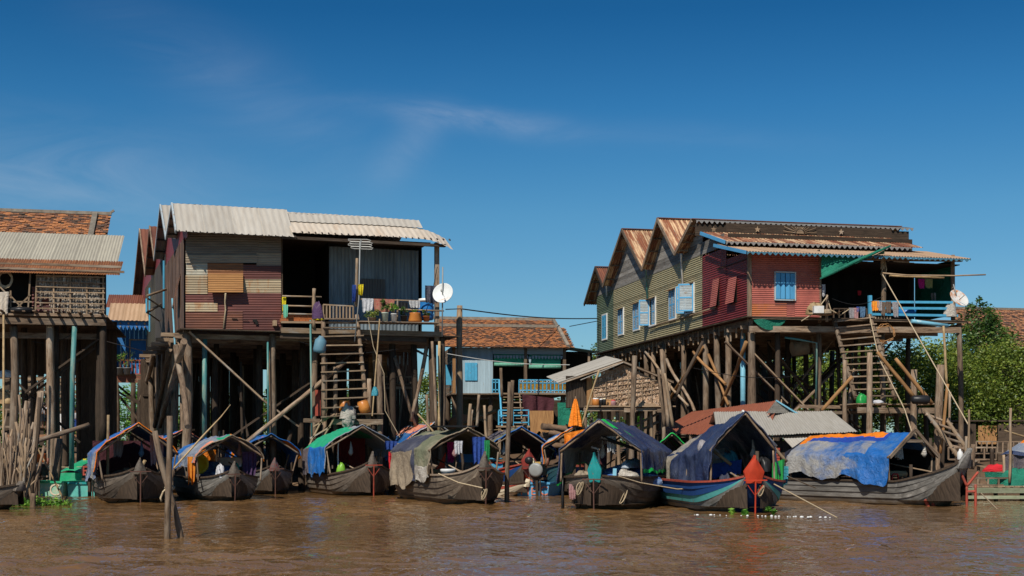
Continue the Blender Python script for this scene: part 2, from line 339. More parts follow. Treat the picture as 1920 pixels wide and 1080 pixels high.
def cloth(name, c, c3=None, t3=(.52, .75), rough=.5, **k):
    d = dict(sc=(5, 5), sc3=(1.3, 1.3), rough=rough, bump=.9, bd=.07, rnd=.1, spec=.4, dist=1.2); d.update(k)
    return mat(name, c, tuple(x*.75 for x in c), c3, t3=t3, **d)
TP_BLUE = cloth('blue_tarp', (.015, .14, .46), (.10, .19, .33), t3=(.5, .7)); TP_BLUED = cloth('dusty_blue_tarp', (.035, .14, .40), (.31, .30, .28), t3=(.38, .58), sc3=(1.0, .8))
TP_NAVY = cloth('navy_tarp', (.028, .042, .105), (.07, .085, .135), t3=(.42, .7), rough=.34); TP_GREYB = cloth('grey_blue_tarp', (.20, .24, .31), (.36, .36, .36), t3=(.42, .7))
TP_OR = cloth('orange_tarp', (.90, .24, .01)); TP_TEAL = cloth('green_tarp', (.02, .40, .21), (.04, .30, .18)); TP_LGREEN = cloth('bright_green_hem', (.02, .62, .10))
TP_OLIVE = cloth('olive_tarp', (.17, .18, .11), (.30, .26, .18), t3=(.45, .65), rough=.8); TP_BROWN = cloth('brown_sack_cloth', (.33, .26, .18), (.22, .17, .12), rough=.9); TP_PURP = cloth('faded_purple_tarp', (.125, .105, .12), (.20, .16, .15), t3=(.5, .7), rough=.75)
TP_SALM = cloth('salmon_net', (.75, .24, .14), (.85, .42, .3), rough=.85); TP_SILV = cloth('silver_tarp', (.50, .50, .50), (.25, .25, .27), rough=.4); TP_DNAVY = cloth('dark_slate_tarp', (.05, .055, .09), (.13, .13, .15), t3=(.45, .7), rough=.7)
TP_DUST = cloth('dust_caked_tarp', (.34, .30, .24), (.12, .15, .2), t3=(.5, .68), rough=.85)
CL_RED = cloth('dark_red_cloth', (.20, .018, .015), rough=.9); CL_MAR = cloth('maroon_cloth', (.085, .022, .03), rough=.9); CL_WHITE = cloth('white_cloth', (.62, .62, .65), rough=.9)
CL_PINKP = mat('floral_pink_cloth', (.62, .16, .13), (.60, .34, .22), (.45, .05, .06), sc=(14, 14), sc3=(11, 11), rough=.9); CL_ORP = mat('orange_floral_cloth', (.80, .33, .03), (.60, .15, .02), sc=(14, 14), rough=.9)
CL_GREY = cloth('grey_cloth', (.33, .31, .32), rough=.9); CL_BROWN = cloth('brown_cloth', (.17, .12, .09), rough=.9); CL_MAG = cloth('magenta_cloth', (.60, .015, .22), rough=.9); CL_KHAKI = cloth('khaki_cloth', (.38, .36, .13), rough=.9)
CL_PINK = cloth('dusty_pink_cloth', (.42, .23, .23), (.3, .13, .14), rough=.9); CL_BLUE = cloth('blue_cloth', (.025, .07, .30), rough=.9); CL_JEAN = cloth('denim_cloth', (.09, .18, .30), rough=.9); CL_YEL = cloth('yellow_cloth', (.75, .62, .02), rough=.9)
CL_PURP = cloth('purple_patterned_cloth', (.10, .05, .13), (.3, .22, .25), rough=.9); CL_ROB = cloth('orange_umbrella_cloth', (.95, .26, .01), None, rough=.7); CL_GREENC = cloth('green_shirt_cloth', (.02, .28, .09), rough=.9); CL_REDC = cloth('red_shirt_cloth', (.65, .02, .03), rough=.9); CL_TEALB = cloth('teal_bag', (.05, .30, .38), rough=.5)
NET_G = cloth('green_shade_net', (.01, .20, .125), (.015, .13, .09), rough=.8); NET_B = cloth('blue_fishing_net', (.05, .16, .46), (.36, .48, .62), t3=(.5, .62), sc3=(2.2, 5), rough=.9, bump=1)
NET_W = cloth('pale_fishing_net', (.50, .56, .64), (.20, .26, .36), sc3=(2.2, 5), rough=.9, bump=1); PLBAG = cloth('clear_plastic_bag', (.58, .53, .46), (.36, .31, .26), rough=.3, sc3=(6, 6), sc=(12, 12))
BLIND = cloth('green_reed_blind', (.05, .42, .29), rough=.8, sc=(2, 30)); BLINDL = cloth('pale_green_blind', (.20, .55, .40), rough=.8, sc=(2, 30)); HAMM = cloth('striped_cream_cloth', (.66, .58, .48), (.40, .28, .2), rough=.9, sc3=(9, .5))
THATCH = mat('palm_leaf_panel', (.55, .47, .38), (.22, .165, .12), (.62, .56, .48), sc=(26, 5), sc3=(12, 3), t3=(.5, .65), bump=1, bd=.04, rnd=.5, dist=1.5)
WEAVE = mat('woven_palm_wall', (.60, .40, .25), (.27, .155, .09), (.66, .54, .42), sc=(16, 16), sc3=(5, 9), t3=(.48, .68), bump=.8, bd=.03, rnd=.4, dist=.8)
SKIN = mat('skin', (.24, .12, .07), (.2, .1, .06), rnd=0, bump=0, rough=.6); HAIR = mat('black_hair', (.012, .01, .01), rnd=0, bump=0, rough=.5)
DISHW = mat('dish_white', (.72, .74, .72), (.62, .64, .63), (.58, .25, .08), sc3=(2.2, 2.2), t3=(.6, .72), rough=.5, bump=.05, rnd=0, coord='Object')
WIRE = PLK('wire_metal', (.55, .54, .50)); CABLE = PLK('black_cable', (.02, .02, .02)); PVC = mat('pvc_pipe_green', (.085, .27, .26), (.05, .18, .18), (.36, .37, .27), sc=(5, 2), sc3=(4, .8), t3=(.48, .68), rough=.5, bump=.05, rnd=.1)
PVCB = paint('pvc_pipe_blue', (.20, .48, .62), (.55, .55, .5), rough=.4); FURR = mat('sawn_log', (.24, .15, .09), (.11, .07, .045), sc=(9, 3), bump=.6)
# rows of clay tiles: colour varies tile by tile, dark moss in drifts
def tilemat(name, hot, dark, moss, bias):
    m = bpy.data.materials.new(name); m.use_nodes = True; nt = m.node_tree; b = nt.nodes['Principled BSDF']; L = nt.links.new; b.inputs['Roughness'].default_value = .85
    at = N(nt, 'ShaderNodeAttribute', attribute_name='rnd'); t = N(nt, 'ShaderNodeTexCoord')
    n = N(nt, 'ShaderNodeTexNoise'); n.inputs['Scale'].default_value = .9; n.inputs['Detail'].default_value = 7; n.inputs['Roughness'].default_value = .7; L(t.outputs['Object'], n.inputs['Vector'])
    ad = N(nt, 'ShaderNodeMath', operation='MULTIPLY_ADD'); ad.inputs[1].default_value = .55; L(at.outputs['Fac'], ad.inputs[0]); L(n.outputs['Fac'], ad.inputs[2])
    rp = N(nt, 'ShaderNodeValToRGB'); e = rp.color_ramp.elements; e[0].position = bias; e[0].color = C4(moss); e[1].position = bias+.38; e[1].color = C4(hot)
    e2 = rp.color_ramp.elements.new(bias+.19); e2.color = C4(dark)
    n2 = N(nt, 'ShaderNodeTexNoise'); n2.inputs['Scale'].default_value = 14; n2.inputs['Detail'].default_value = 4; L(t.outputs['Object'], n2.inputs['Vector'])
    L(ad.outputs[0], rp.inputs[0]); mx = N(nt, 'ShaderNodeMixRGB', blend_type='MULTIPLY'); mx.inputs[0].default_value = .6; L(rp.outputs[0], mx.inputs[1]); L(n2.outputs['Fac'], mx.inputs[2])
    g = N(nt, 'ShaderNodeGamma'); g.inputs[1].default_value = .8; L(mx.outputs[0], g.inputs[0]); L(g.outputs[0], b.inputs['Base Color']); return m
TILE = tilemat('clay_tile', (.52, .17, .05), (.23, .078, .034), (.075, .042, .026), .52)
TILE2 = tilemat('clay_tile_brown', (.40, .15, .06), (.17, .062, .032), (.06, .034, .024), .50)
def tile_roof(mb, o, U, V, nrm, tw=.17, th=.15):
    # o = lower left, U along eave, V up the slope
    o = Vector(o); U = Vector(U); V = Vector(V); nrm = Vector(nrm).normalized(); nu = int(U.length/tw); nv = int(V.length/th); b0_ = o-nrm*.025; mb.face([b0_, b0_+U*.995, b0_+U*.995+V, b0_+V], 0, None, .12)
    for j in range(nv):
        for i in range(nu):
            j0 = i+(j % 2)*.5+R(-.05, .05); a = o+U*(j0/nu)+V*((j+R(-.1, .1))/nv)+nrm*R(.02, .05); b_ = a+U*(.96/nu)+nrm*R(-.008, .008)
            c = V*(1.35/nv)-nrm*.03
            if j0/nu > 1-.9/nu: continue
            r = random.random(); mb.face([a, b_, b_+c, a+c], 0, None, r); mb.face([a-nrm*.02, b_-nrm*.02, b_, a], 0, None, r)
# leaves
def leafmat(name, a, b_, c):
    m = bpy.data.materials.new(name); m.use_nodes = True; nt = m.node_tree; b = nt.nodes['Principled BSDF']; L = nt.links.new; b.inputs['Roughness'].default_value = .5
    at = N(nt, 'ShaderNodeAttribute', attribute_name='rnd'); rp = N(nt, 'ShaderNodeValToRGB'); e = rp.color_ramp.elements
    e[0].color = C4(a); e[1].color = C4(c); x = e.new(.5); x.color = C4(b_); L(at.outputs['Fac'], rp.inputs[0]); L(rp.outputs[0], b.inputs['Base Color'])
    tr = N(nt, 'ShaderNodeBsdfTranslucent'); L(rp.outputs[0], tr.inputs[0]); mx = N(nt, 'ShaderNodeMixShader'); mx.inputs[0].default_value = .3
    L(b.outputs[0], mx.inputs[1]); L(tr.outputs[0], mx.inputs[2]); L(mx.outputs[0], nt.nodes['Material Output'].inputs[0]); return m
LF1 = leafmat('leaf_olive_green', (.075, .13, .018), (.16, .23, .03), (.33, .38, .06))
LF2 = leafmat('leaf_deep_green', (.025, .07, .014), (.06, .13, .022), (.15, .22, .035))
LF3 = leafmat('leaf_fresh_green', (.05, .16, .015), (.10, .28, .03), (.25, .42, .05))
def leaf_mesh(name, blobs, n, size, m, parent, seed, hang=0):
    # blobs = (cx,cy,cz, rx,ry,rz); leaves in clumps near the blobs' shells
    g = np.random.default_rng(seed); bl = np.array(blobs, float); wt = (bl[:, 3]*bl[:, 4]*bl[:, 5])**.66; wt /= wt.sum()
    nc = max(6, n//34); bi = g.choice(len(bl), nc, p=wt); d = g.normal(size=(nc, 3)); d /= np.linalg.norm(d, axis=1)[:, None]
    n = int(n*1.0); rad = g.uniform(.45, 1.05, nc)**.6; cc = bl[bi, :3]+d*rad[:, None]*bl[bi, 3:]; cl_r = g.uniform(0, 1, nc)
    k = n//nc; ids = np.repeat(np.arange(nc), k); N_ = len(ids); sp = np.minimum(bl[bi, 3:].mean(1)*.24, .55)
    off = g.normal(size=(N_, 3))*sp[ids][:, None]*.8; c = cc[ids]+off
    a = g.normal(size=(N_, 3)); a[:, 2] *= .5; a /= np.linalg.norm(a, axis=1)[:, None]; t = g.normal(size=(N_, 3)); b = np.cross(a, t); b /= np.linalg.norm(b, axis=1)[:, None]
    s = size*g.uniform(.6, 1.3, N_)[:, None]; L_ = a*s; W_ = b*s*.42
    V = np.stack([c-L_*.5, c+W_*.5-L_*.05, c+L_*.5, c-W_*.5-L_*.05], 1).reshape(-1, 3)
    Fc = np.arange(N_*4).reshape(-1, 4)
    me = bpy.data.meshes.new(name); me.vertices.add(len(V)); me.vertices.foreach_set('co', V.ravel().astype(np.float32)); me.loops.add(N_*4); me.loops.foreach_set('vertex_index', Fc.ravel().astype(np.int32))
    me.polygons.add(N_); me.polygons.foreach_set('loop_start', (np.arange(N_)*4).astype(np.int32)); me.update(calc_edges=True); me.materials.append(m)
    at = me.attributes.new('rnd', 'FLOAT', 'FACE'); at.data.foreach_set('value', np.clip(cl_r[ids]**1.3*.8+g.uniform(0, .32, N_), 0, 1).astype(np.float32))
    o = bpy.data.objects.new(name, me); COL.objects.link(o)
    if parent: o.parent = parent
    return o
def tree(name, label, base, blobs, n, size, m, seed, group=None, cat='tree', tr=.16):
    # blobs given relative to base
    t = thing(name, label, cat, base, 0, group); leaf_mesh('crown', blobs, n, size, m, t, seed); mb = MB(); rs = random.Random(seed)
    cx = sum(b[0] for b in blobs)/len(blobs); top = max(b[2] for b in blobs); f = Vector((cx*.3, 0, top*.45))
    mb.tube([(0, 0, -.3), (f.x*.4, .05, f.z*.5), f], [tr, tr*.8, tr*.65], 8)
    for b in blobs[:9]:
        c = Vector(b[:3]); md = f.lerp(c, .5)+Vector((rs.uniform(-.2, .2), rs.uniform(-.2, .2), -.1*b[5])); mb.tube([f, md, c], [tr*.5, tr*.32, tr*.1], 6)
    mb.build('trunk', BARK, t); return t
# ------------------------------------------------------------------ water, ground
def water():
    xs = np.concatenate([np.linspace(-220, -24, 60, endpoint=False), np.linspace(-24, 24, 800, endpoint=False), np.linspace(24, 220, 60)])
    ys = np.concatenate([np.linspace(-60, 12, 40, endpoint=False), np.geomspace(12, 62, 760)])
    X, Y = np.meshgrid(xs, ys); g = np.random.default_rng(3); Z = np.zeros_like(X)
    for i in range(70):
        lam = g.uniform(.55, 2.1); th = g.normal(math.pi/2+.1, .75); k = 2*math.pi/lam; ph = g.uniform(0, 6.28)
        a = .0030*lam
        Z += a*np.sin(k*(math.cos(th)*X+math.sin(th)*Y)+ph+1.2*np.sin(.21*X*math.cos(i)+.27*Y*math.sin(i*1.7)+ph))
    patch = .55+.45*np.sin(.23*X+1.1*np.sin(.13*Y+.4))*np.sin(.31*Y+.8*np.sin(.17*X))
    for i in range(60):
        lam = g.uniform(.22, .6); th = g.normal(math.pi/2, .9); k = 2*math.pi/lam; Z += .0026*lam*np.sin(k*(math.cos(th)*X+math.sin(th)*Y)+g.uniform(0, 6.28)+1.5*np.sin(.9*X+i)+1.5*np.sin(.7*Y+i*2))
    Z *= patch*np.where((np.abs(X) < 24.5) & (Y > 11), 1, 0)
    V = np.stack([X, Y, Z], -1).reshape(-1, 3); nx, ny = len(xs), len(ys)
    I = np.arange(nx*ny).reshape(ny, nx); Fc = np.stack([I[:-1, :-1], I[:-1, 1:], I[1:, 1:], I[1:, :-1]], -1).reshape(-1, 4)
    me = bpy.data.meshes.new('water'); me.vertices.add(len(V)); me.vertices.foreach_set('co', V.ravel().astype(np.float32)); me.loops.add(Fc.size); me.loops.foreach_set('vertex_index', Fc.ravel().astype(np.int32))
    me.polygons.add(len(Fc)); me.polygons.foreach_set('loop_start', (np.arange(len(Fc))*4).astype(np.int32)); me.update(calc_edges=True); me.polygons.foreach_set('use_smooth', np.ones(len(Fc), bool))
    m = bpy.data.materials.new('muddy_water'); m.use_nodes = True; nt = m.node_tree; b = nt.nodes['Principled BSDF']; L = nt.links.new
    t = N(nt, 'ShaderNodeTexCoord'); mp_ = N(nt, 'ShaderNodeMapping'); mp_.inputs['Scale'].default_value = (2.4, 1.5, 1); L(t.outputs['Object'], mp_.inputs[0])
    n = N(nt, 'ShaderNodeTexNoise'); n.inputs['Scale'].default_value = 1.5; n.inputs['Detail'].default_value = 3; n.inputs['Roughness'].default_value = .5; n.inputs['Distortion'].default_value = .4; L(mp_.outputs[0], n.inputs['Vector'])
    n2 = N(nt, 'ShaderNodeTexNoise'); n2.inputs['Scale'].default_value = .12; n2.inputs['Detail'].default_value = 3; L(t.outputs['Object'], n2.inputs['Vector'])
    rp = N(nt, 'ShaderNodeValToRGB'); rp.color_ramp.elements[0].position = .3; rp.color_ramp.elements[1].position = .7; rp.color_ramp.elements[0].color = (.15, .078, .028, 1); rp.color_ramp.elements[1].color = (.215, .118, .047, 1); L(n2.outputs['Fac'], rp.inputs[0]); L(rp.outputs[0], b.inputs['Base Color'])
    b.inputs['Roughness'].default_value = .03; b.inputs['IOR'].default_value = 1.33; b.inputs['Specular IOR Level'].default_value = .5
    bp = N(nt, 'ShaderNodeBump'); bp.inputs['Strength'].default_value = .8; bp.inputs['Distance'].default_value = .07; L(n.outputs['Fac'], bp.inputs['Height']); L(bp.outputs[0], b.inputs['Normal'])
    me.materials.append(m); o = bpy.data.objects.new('water', me); COL.objects.link(o); tag(o, kind='structure'); o['label'] = 'brown rippled river water'; return o
water()
def gz(x, y):
    pts = [(-100, -1.2), (47, -1.2), (51, -.2), (54, .45), (58, .95), (66, 1.35), (78, 1.5), (3000, 1.5)]
    y2 = y-.8*math.sin(x*.21)-.5*math.sin(x*.63+1)+max(0, x-9)*.35
    for (a, za), (b, zb) in zip(pts, pts[1:]):
        if y2 <= b: z = za+(zb-za)*(y2-a)/(b-a); break
    return z+(.05*math.sin(x*1.7)*math.sin(y*1.3)+.05*math.sin(x*.9+y*.7) if -1.1 < z else 0)
def ground():
    xs = list(np.linspace(-900, -40, 16))+list(np.linspace(-38, 40, 160))+list(np.linspace(45, 900, 16)); ys = list(np.linspace(-80, 38, 8))+list(np.linspace(40, 80, 90))+list(np.geomspace(84, 1800, 20))
    mb = MB(); nx = len(xs); mb.v = [(x, y, gz(x, y)) for y in ys for x in xs]
    for j in range(len(ys)-1):
        for i in range(nx-1):
            k = j*nx+i; mb.f.append((k, k+1, k+nx+1, k+nx)); mb.uv += [(xs[i], ys[j]), (xs[i+1], ys[j]), (xs[i+1], ys[j+1]), (xs[i], ys[j+1])]; mb.m.append(0); mb.r.append(.5); mb.sm.append(True)
    tag(mb.build('ground', MUDM), kind='structure')['label'] = 'brown mud river bank'
ground()
# ------------------------------------------------------------------ shared house pieces
def line_beams(mb, F_, pts, w, h, v=0, mat=0):
    for (a, b) in pts: mb.beam(F_.pv(*a, v), F_.pv(*b, v), w, h, (0, 1, 0), mat)
def sheet_pv(h, F_, x0, y0, x1, y1, m, v=-.02, horiz=True, pitch=.076, amp=.011, name='wall_sheet', x0b=None, x1b=None):
    # corrugated metal on the facade, corners in photo pixels projected on the facade plane
    a = F_.pv(x0, y1, v); b = F_.pv(x1, y1, v); c = F_.pv(x0, y0, v); mb = MB()
    if horiz: mb.corr(a, c-a, b-a, (0, -1, 0), pitch, amp, 0, sheet=.85)
    else: mb.corr(a, b-a, c-a, (0, -1, 0), pitch, amp, 0)
    return mb.build(name, m, h)
def wedge_roof(h, name, pts, u0, u1, m, pitch=.11, amp=.018, trim=None, seg=6, under=True, sheet=.85, rust=None, segm=None):
    # one roof slope: pts = ((v,z) low, (v,z) high), spanning u0..u1
    (v0, z0), (v1, z1) = pts; mb = MB(); n = Vector((0, -(z1-z0), (v1-v0))).normalized()
    if n.z < 0: n = -n
    mb.corr((u0, v0, z0), (u1-u0, 0, 0), (0, v1-v0, z1-z0), n, pitch, amp, 0, sheet=sheet, seg=seg)
    o = mb.build(name, m, h)
    return o
def rake(h, pts, u, m, w=.05, d=.16, name='barge_board'):
    mb = MB()
    for a, b in zip(pts, pts[1:]): mb.beam((u, a[0], a[1]-.03), (u, b[0], b[1]-.03), d, w, (1, 0, 0))
    return mb.build(name, m, h)
def railing(mb, a, b, h, n, w=.04, mat=0, rails=(0, 1), bw=None):
    a = Vector(a); b = Vector(b); up = Vector((0, 0, h))
    for r in rails: mb.beam(a+up*r, b+up*r, w*1.3, w, mat=mat)
    for i in range(n+1):
        p = a.lerp(b, i/n); mb.beam(p, p+up, bw or w, bw or w, (0, 1, 0), mat)
def plankwall(mb, o, U, V, n, mat=0, gap=.01, nrm=(0, -1, 0), th=.02):
    # boards side by side along U, each running along V
    o = Vector(o); U = Vector(U); V = Vector(V); nrm = Vector(nrm)
    for i in range(n):
        w = U/n; c = o+w*(i+.5)+V*.5+nrm*R(0, .008); mb.obox(c, w*(.5-gap), V*R(.492, .503), nrm*th/2, mat)
def drape(mb, a, b, drop, mat=0, wav=.03, n=14, thick=.0, drop2=None, nrm=(0, -1, 0), wf=3):
    # cloth hung from the line a-b
    a = Vector(a); b = Vector(b); nn = Vector(nrm); ph = R(0, 6); rr = random.random(); d2 = drop2 if drop2 is not None else drop*R(.9, 1.1)
    def fn(u, v): return a.lerp(b, u)+nn*(math.sin(u*wf*6.28+ph)*wav*(.3+v))+Vector((0, 0, -1))*((drop*(1-u)+d2*u)*v*(1+.05*math.sin(u*9+ph)+.06*math.sin(u*21+ph*2)*v))+(b-a)*(.05*math.sin(v*3+ph)*v+(.5-u)*.16*v*v)
    mb.grid(fn, n, 8, mat, rr, lu=(b-a).length, lv=drop)
    if thick is not None:
        mb.grid(lambda u, v: fn(u, v*.6)-nn*.03, n, 5, mat, rr, lu=(b-a).length, lv=drop*.6)
    return mb
# ------------------------------------------------------------------ red and green stilt house (right)
FR = Fr(1405, 50, 12)
hr = thing('stilt_house', 'long stilt house with red front wall, olive side wall and four rusty gables', 'house', FR.o, FR.a, 'houses on stilts')
UR = -.5
def rp(px, py): p = FR.pu(px, py, UR); return (p.y, p.z)
FZ = 6.45
gb = [rp(1095, 571), rp(1116, 501), rp(1130, 536), rp(1166, 430), rp(1203.5, 505), rp(1232.5, 410), rp(1265, 475), rp(1297, 412)]
uE = [8.2, 8.2, 8.2, 8.75]
for i in range(4):
    lo_b = gb[i*2]; pk = gb[i*2+1]
    wedge_roof(hr, 'roof', (lo_b, pk), UR, uE[i], T_RUST2)
    if i < 3: wedge_roof(hr, 'roof', (gb[i*2+2], pk), UR, uE[i], [T_RUST, T_RUST2, T_RUST2][i])
    r_ = [lo_b, pk]+([gb[i*2+2]] if i < 3 else [])
    rake(hr, r_, UR, WDD if i == 0 else WD)
    mb = MB()                                                        # purlins under the overhang
    segs = [(lo_b, pk)]+([(gb[i*2+2], pk)] if i < 3 else [])
    for a, b in segs:
        for t in (.15, .4, .65, .88):
            v = a[0]+(b[0]-a[0])*t; z = a[1]+(b[1]-a[1])*t-.08; mb.beam((UR, v, z), (.25, v, z), .05, .06)
    build_each(mb, 'purlin', WD, hr)
    mb = MB(); mb.beam((UR-.02, pk[0], pk[1]+.03), (uE[i], pk[0], pk[1]+.03), .22, .03); mb.build('ridge_cap', T_RUST, hr)
# front of the fourth gable: a short slope, then scalloped fascia and stepped lean-to roofs
v4, z4 = gb[7]
pR = FR.pv(1700, 423, v4); U4 = pR.x
wedge_roof(hr, 'roof', ((v4-.55, z4-.12), (v4, z4)), UR, U4, T_DARK)
def scallop(h, a, b, drop, pitch, m, name='scalloped_edge', th=.02):
    a = Vector(a); b = Vector(b); d = b-a; L = d.length; n = int(L/pitch)*8; mb = MB()
    mb.grid(lambda u, v: a+d*u+Vector((0, 0, -1))*(drop*v*(.62+.38*math.cos(u*L/pitch*2*math.pi))), n, 1, lu=L, lv=drop, smooth=False)
    mb.grid(lambda u, v: a+d*u+Vector((0, .02, -1*(drop*v*(.62+.38*math.cos(u*L/pitch*2*math.pi))))), n, 1, lu=L, lv=drop, smooth=False)
    return mb.build(name, m, h)
SCG = tin('scallop_grey', (.27, .26, .25), (.19, .18, .17))
scallop(hr, (UR, v4-.56, z4-.10), (U4, v4-.56, z4-.10), .13, .22, SCG)
vf = v4-.45
f0 = FR.pv(1299, 423, vf); f1 = FR.pv(1692, 428, vf); zb = FR.pv(1400, 441, vf).z
mb = MB()
for k in range(2): mb.beam((f0.x+.1, vf, z4-.26-k*.24-.1), (U4-.15, vf, z4-.26-k*.24-.1), .03, .235)
fas = mb.build('fascia_board', WDD, hr)
def star_on(mb, c, r):
    pts = [Vector((c.x+math.sin(i*math.pi/5)*(r if i % 2 == 0 else r*.42), c.y, c.z+math.cos(i*math.pi/5)*(r if i % 2 == 0 else r*.42))) for i in range(10)]
    mb.prism(pts, (0, -.02, 0))
for px, py in ((1420, 431.5), (1577, 436), (1338, 431)): mb = MB(); star_on(mb, FR.pv(px, py-1, 3.86), .13); mb.build('star_ornament', WDL, hr)
mb = MB()
c = FR.pv(1500, 438, 3.86)
mb.prism([c+Vector((math.cos(a)*.16, 0, math.sin(a)*.16)) for a in np.linspace(0, math.pi, 12)], (0, -.02, 0))
for i in range(13):
    a = math.pi*(i+.5)/13; x = max(-.72, min(.72, math.cos(a)*1.2)); rr_ = abs(x/math.cos(a)) if abs(math.cos(a)) > .01 else 1; rr_ = min(rr_, .26/max(.05, math.sin(a)))
    mb.beam(c+Vector((math.cos(a)*.2, -.01, math.sin(a)*.2)), c+Vector((math.cos(a)*rr_, -.01, math.sin(a)*rr_)), .02, .025, (0, 1, 0))
mb.build('sun_ornament', WDL, hr)
# second stepped roof
a2 = FR.pv(1319, 450, 1.2); b2 = FR.pv(1728, 461, 1.2); vh2 = 3.9
zh = FR.pv(1400, 438, vh2).z
mb = MB(); mb.corr((UR+.05, 1.2, a2.z-.02), (b2.x-UR, 0, 0), (-0.0, vh2-1.2, zh-a2.z+.02), (0, -.2, 1), .11, .02, sheet=.85); mb.build('awning_roof', T_RUST2, hr)
scallop(hr, (UR+.05, 1.18, a2.z-.02), (b2.x-.45, 1.18, a2.z-.02), .13, .22, SCG)
mb = MB(); mb.beam((UR, 1.2, a2.z-.05), (UR, vh2, zh-.05), .04, .13); mb.build('barge_board', P_SKY, hr)
# third roof over the front wall and verandah
z3 = FR.pv(1400, 471, -.9).z; z3h = FR.pv(1400, 460, 2.4).z; r3 = FR.pv(1820, 480, -.9)
mb = MB(); mb.corr((-.45, -.9, z3), (r3.x+.45, 0, -.02), (0, 3.3, max(.35, z3h-z3)), (0, -.2, 1), .11, .02, sheet=.85); mb.build('awning_roof', [T_TANO], hr)
scallop(hr, (-.45, -.92, z3-.01), (r3.x, -.92, z3-.03), .11, .22, paint('verandah_scallop_blue', (.07, .20, .28), (.2, .18, .16)))
mb = MB(); mb.beam((-.5, -.9, z3-.04), (-.5, 2.4, z3h-.04), .04, .12); mb.build('barge_board', P_SKY, hr)
mb = MB()                                                             # dark boarding between the stepped roofs
mb.box((4, 2.42, (z3h+a2.z)/2+.12), 7.8, .04, a2.z-z3h+.75); mb.box((4.2, vh2+.05, zh+.1), 7.2, .04, .6); mb.build('upper_boarding', WDD, hr)
# side wall: red, olive and green corrugated sheets, grey gable boards above
ZT = 9.45
def sv(px): return FR.pu(px, 600, 0).y
def side(v0, v1, z0, z1, m, name='wall_sheet', u=-.02):
    mb = MB(); mb.corr((u, v1, z0), (0, 0, z1-z0), (0, v0-v1, 0), (-1, 0, 0), .085, .014, 0, sheet=.85, seg=6); return mb.build(name, m, hr)
vr = sv(1318); vg = sv(1151); ve = sv(1120)
side(0, 2.3, 6.38, 8.88, T_REDD); side(2.3, vr, 6.38, 9.35, T_REDD); side(vr, vg, 6.38, ZT, T_OLIVE); side(vg, ve, 6.38, ZT, T_GREEN)
mb = MB(); 
def roofz(v):
    for a, b in zip(gb, gb[1:]):
        lo, hi = sorted((a, b)); 
        if lo[0] <= v <= hi[0]: return lo[1]+(hi[1]-lo[1])*(v-lo[0])/(hi[0]-lo[0])
    return 9.6
z = ZT
while z < 12:
    z2 = z+.17; v = .0; st = None; vs = np.arange(2.6, ve, .1)
    for v in list(vs)+[ve+.1]:
        ok = v < ve and roofz(v)-.05 > (z+z2)/2 if v > gb[7][0] or z > 9.8 else (v < ve and z < 9.9)
        if ok and st is None: st = v
        if not ok and st is not None:
            mb.obox(((-.01-R(0, .012)), (st+v-.1)/2, (z+z2)/2), (.012, 0, 0), (0, (v-.1-st)/2+.04, 0), (0, 0, .083)); st = None
    z = z2
mb.build('gable_boards', mat('silvered_boards', (.40, .375, .34), (.17, .145, .12), (.10, .08, .065), sc=(26, 2), sc3=(3, 1), t3=(.55, .75), bump=.5, rnd=.45), hr)
mb = MB(); plankwall(mb, (.05, ve, 6.4), (8.2, 0, 0), (0, 0, 3.2), 24); mb.build('rear_wall', WDD, hr)
mb = MB(); plankwall(mb, (8.2, 3.2, 6.4), (0, ve-3.2, 0), (0, 0, 3.2), 40, nrm=(1, 0, 0)); mb.build('far_side_wall', WDD, hr)
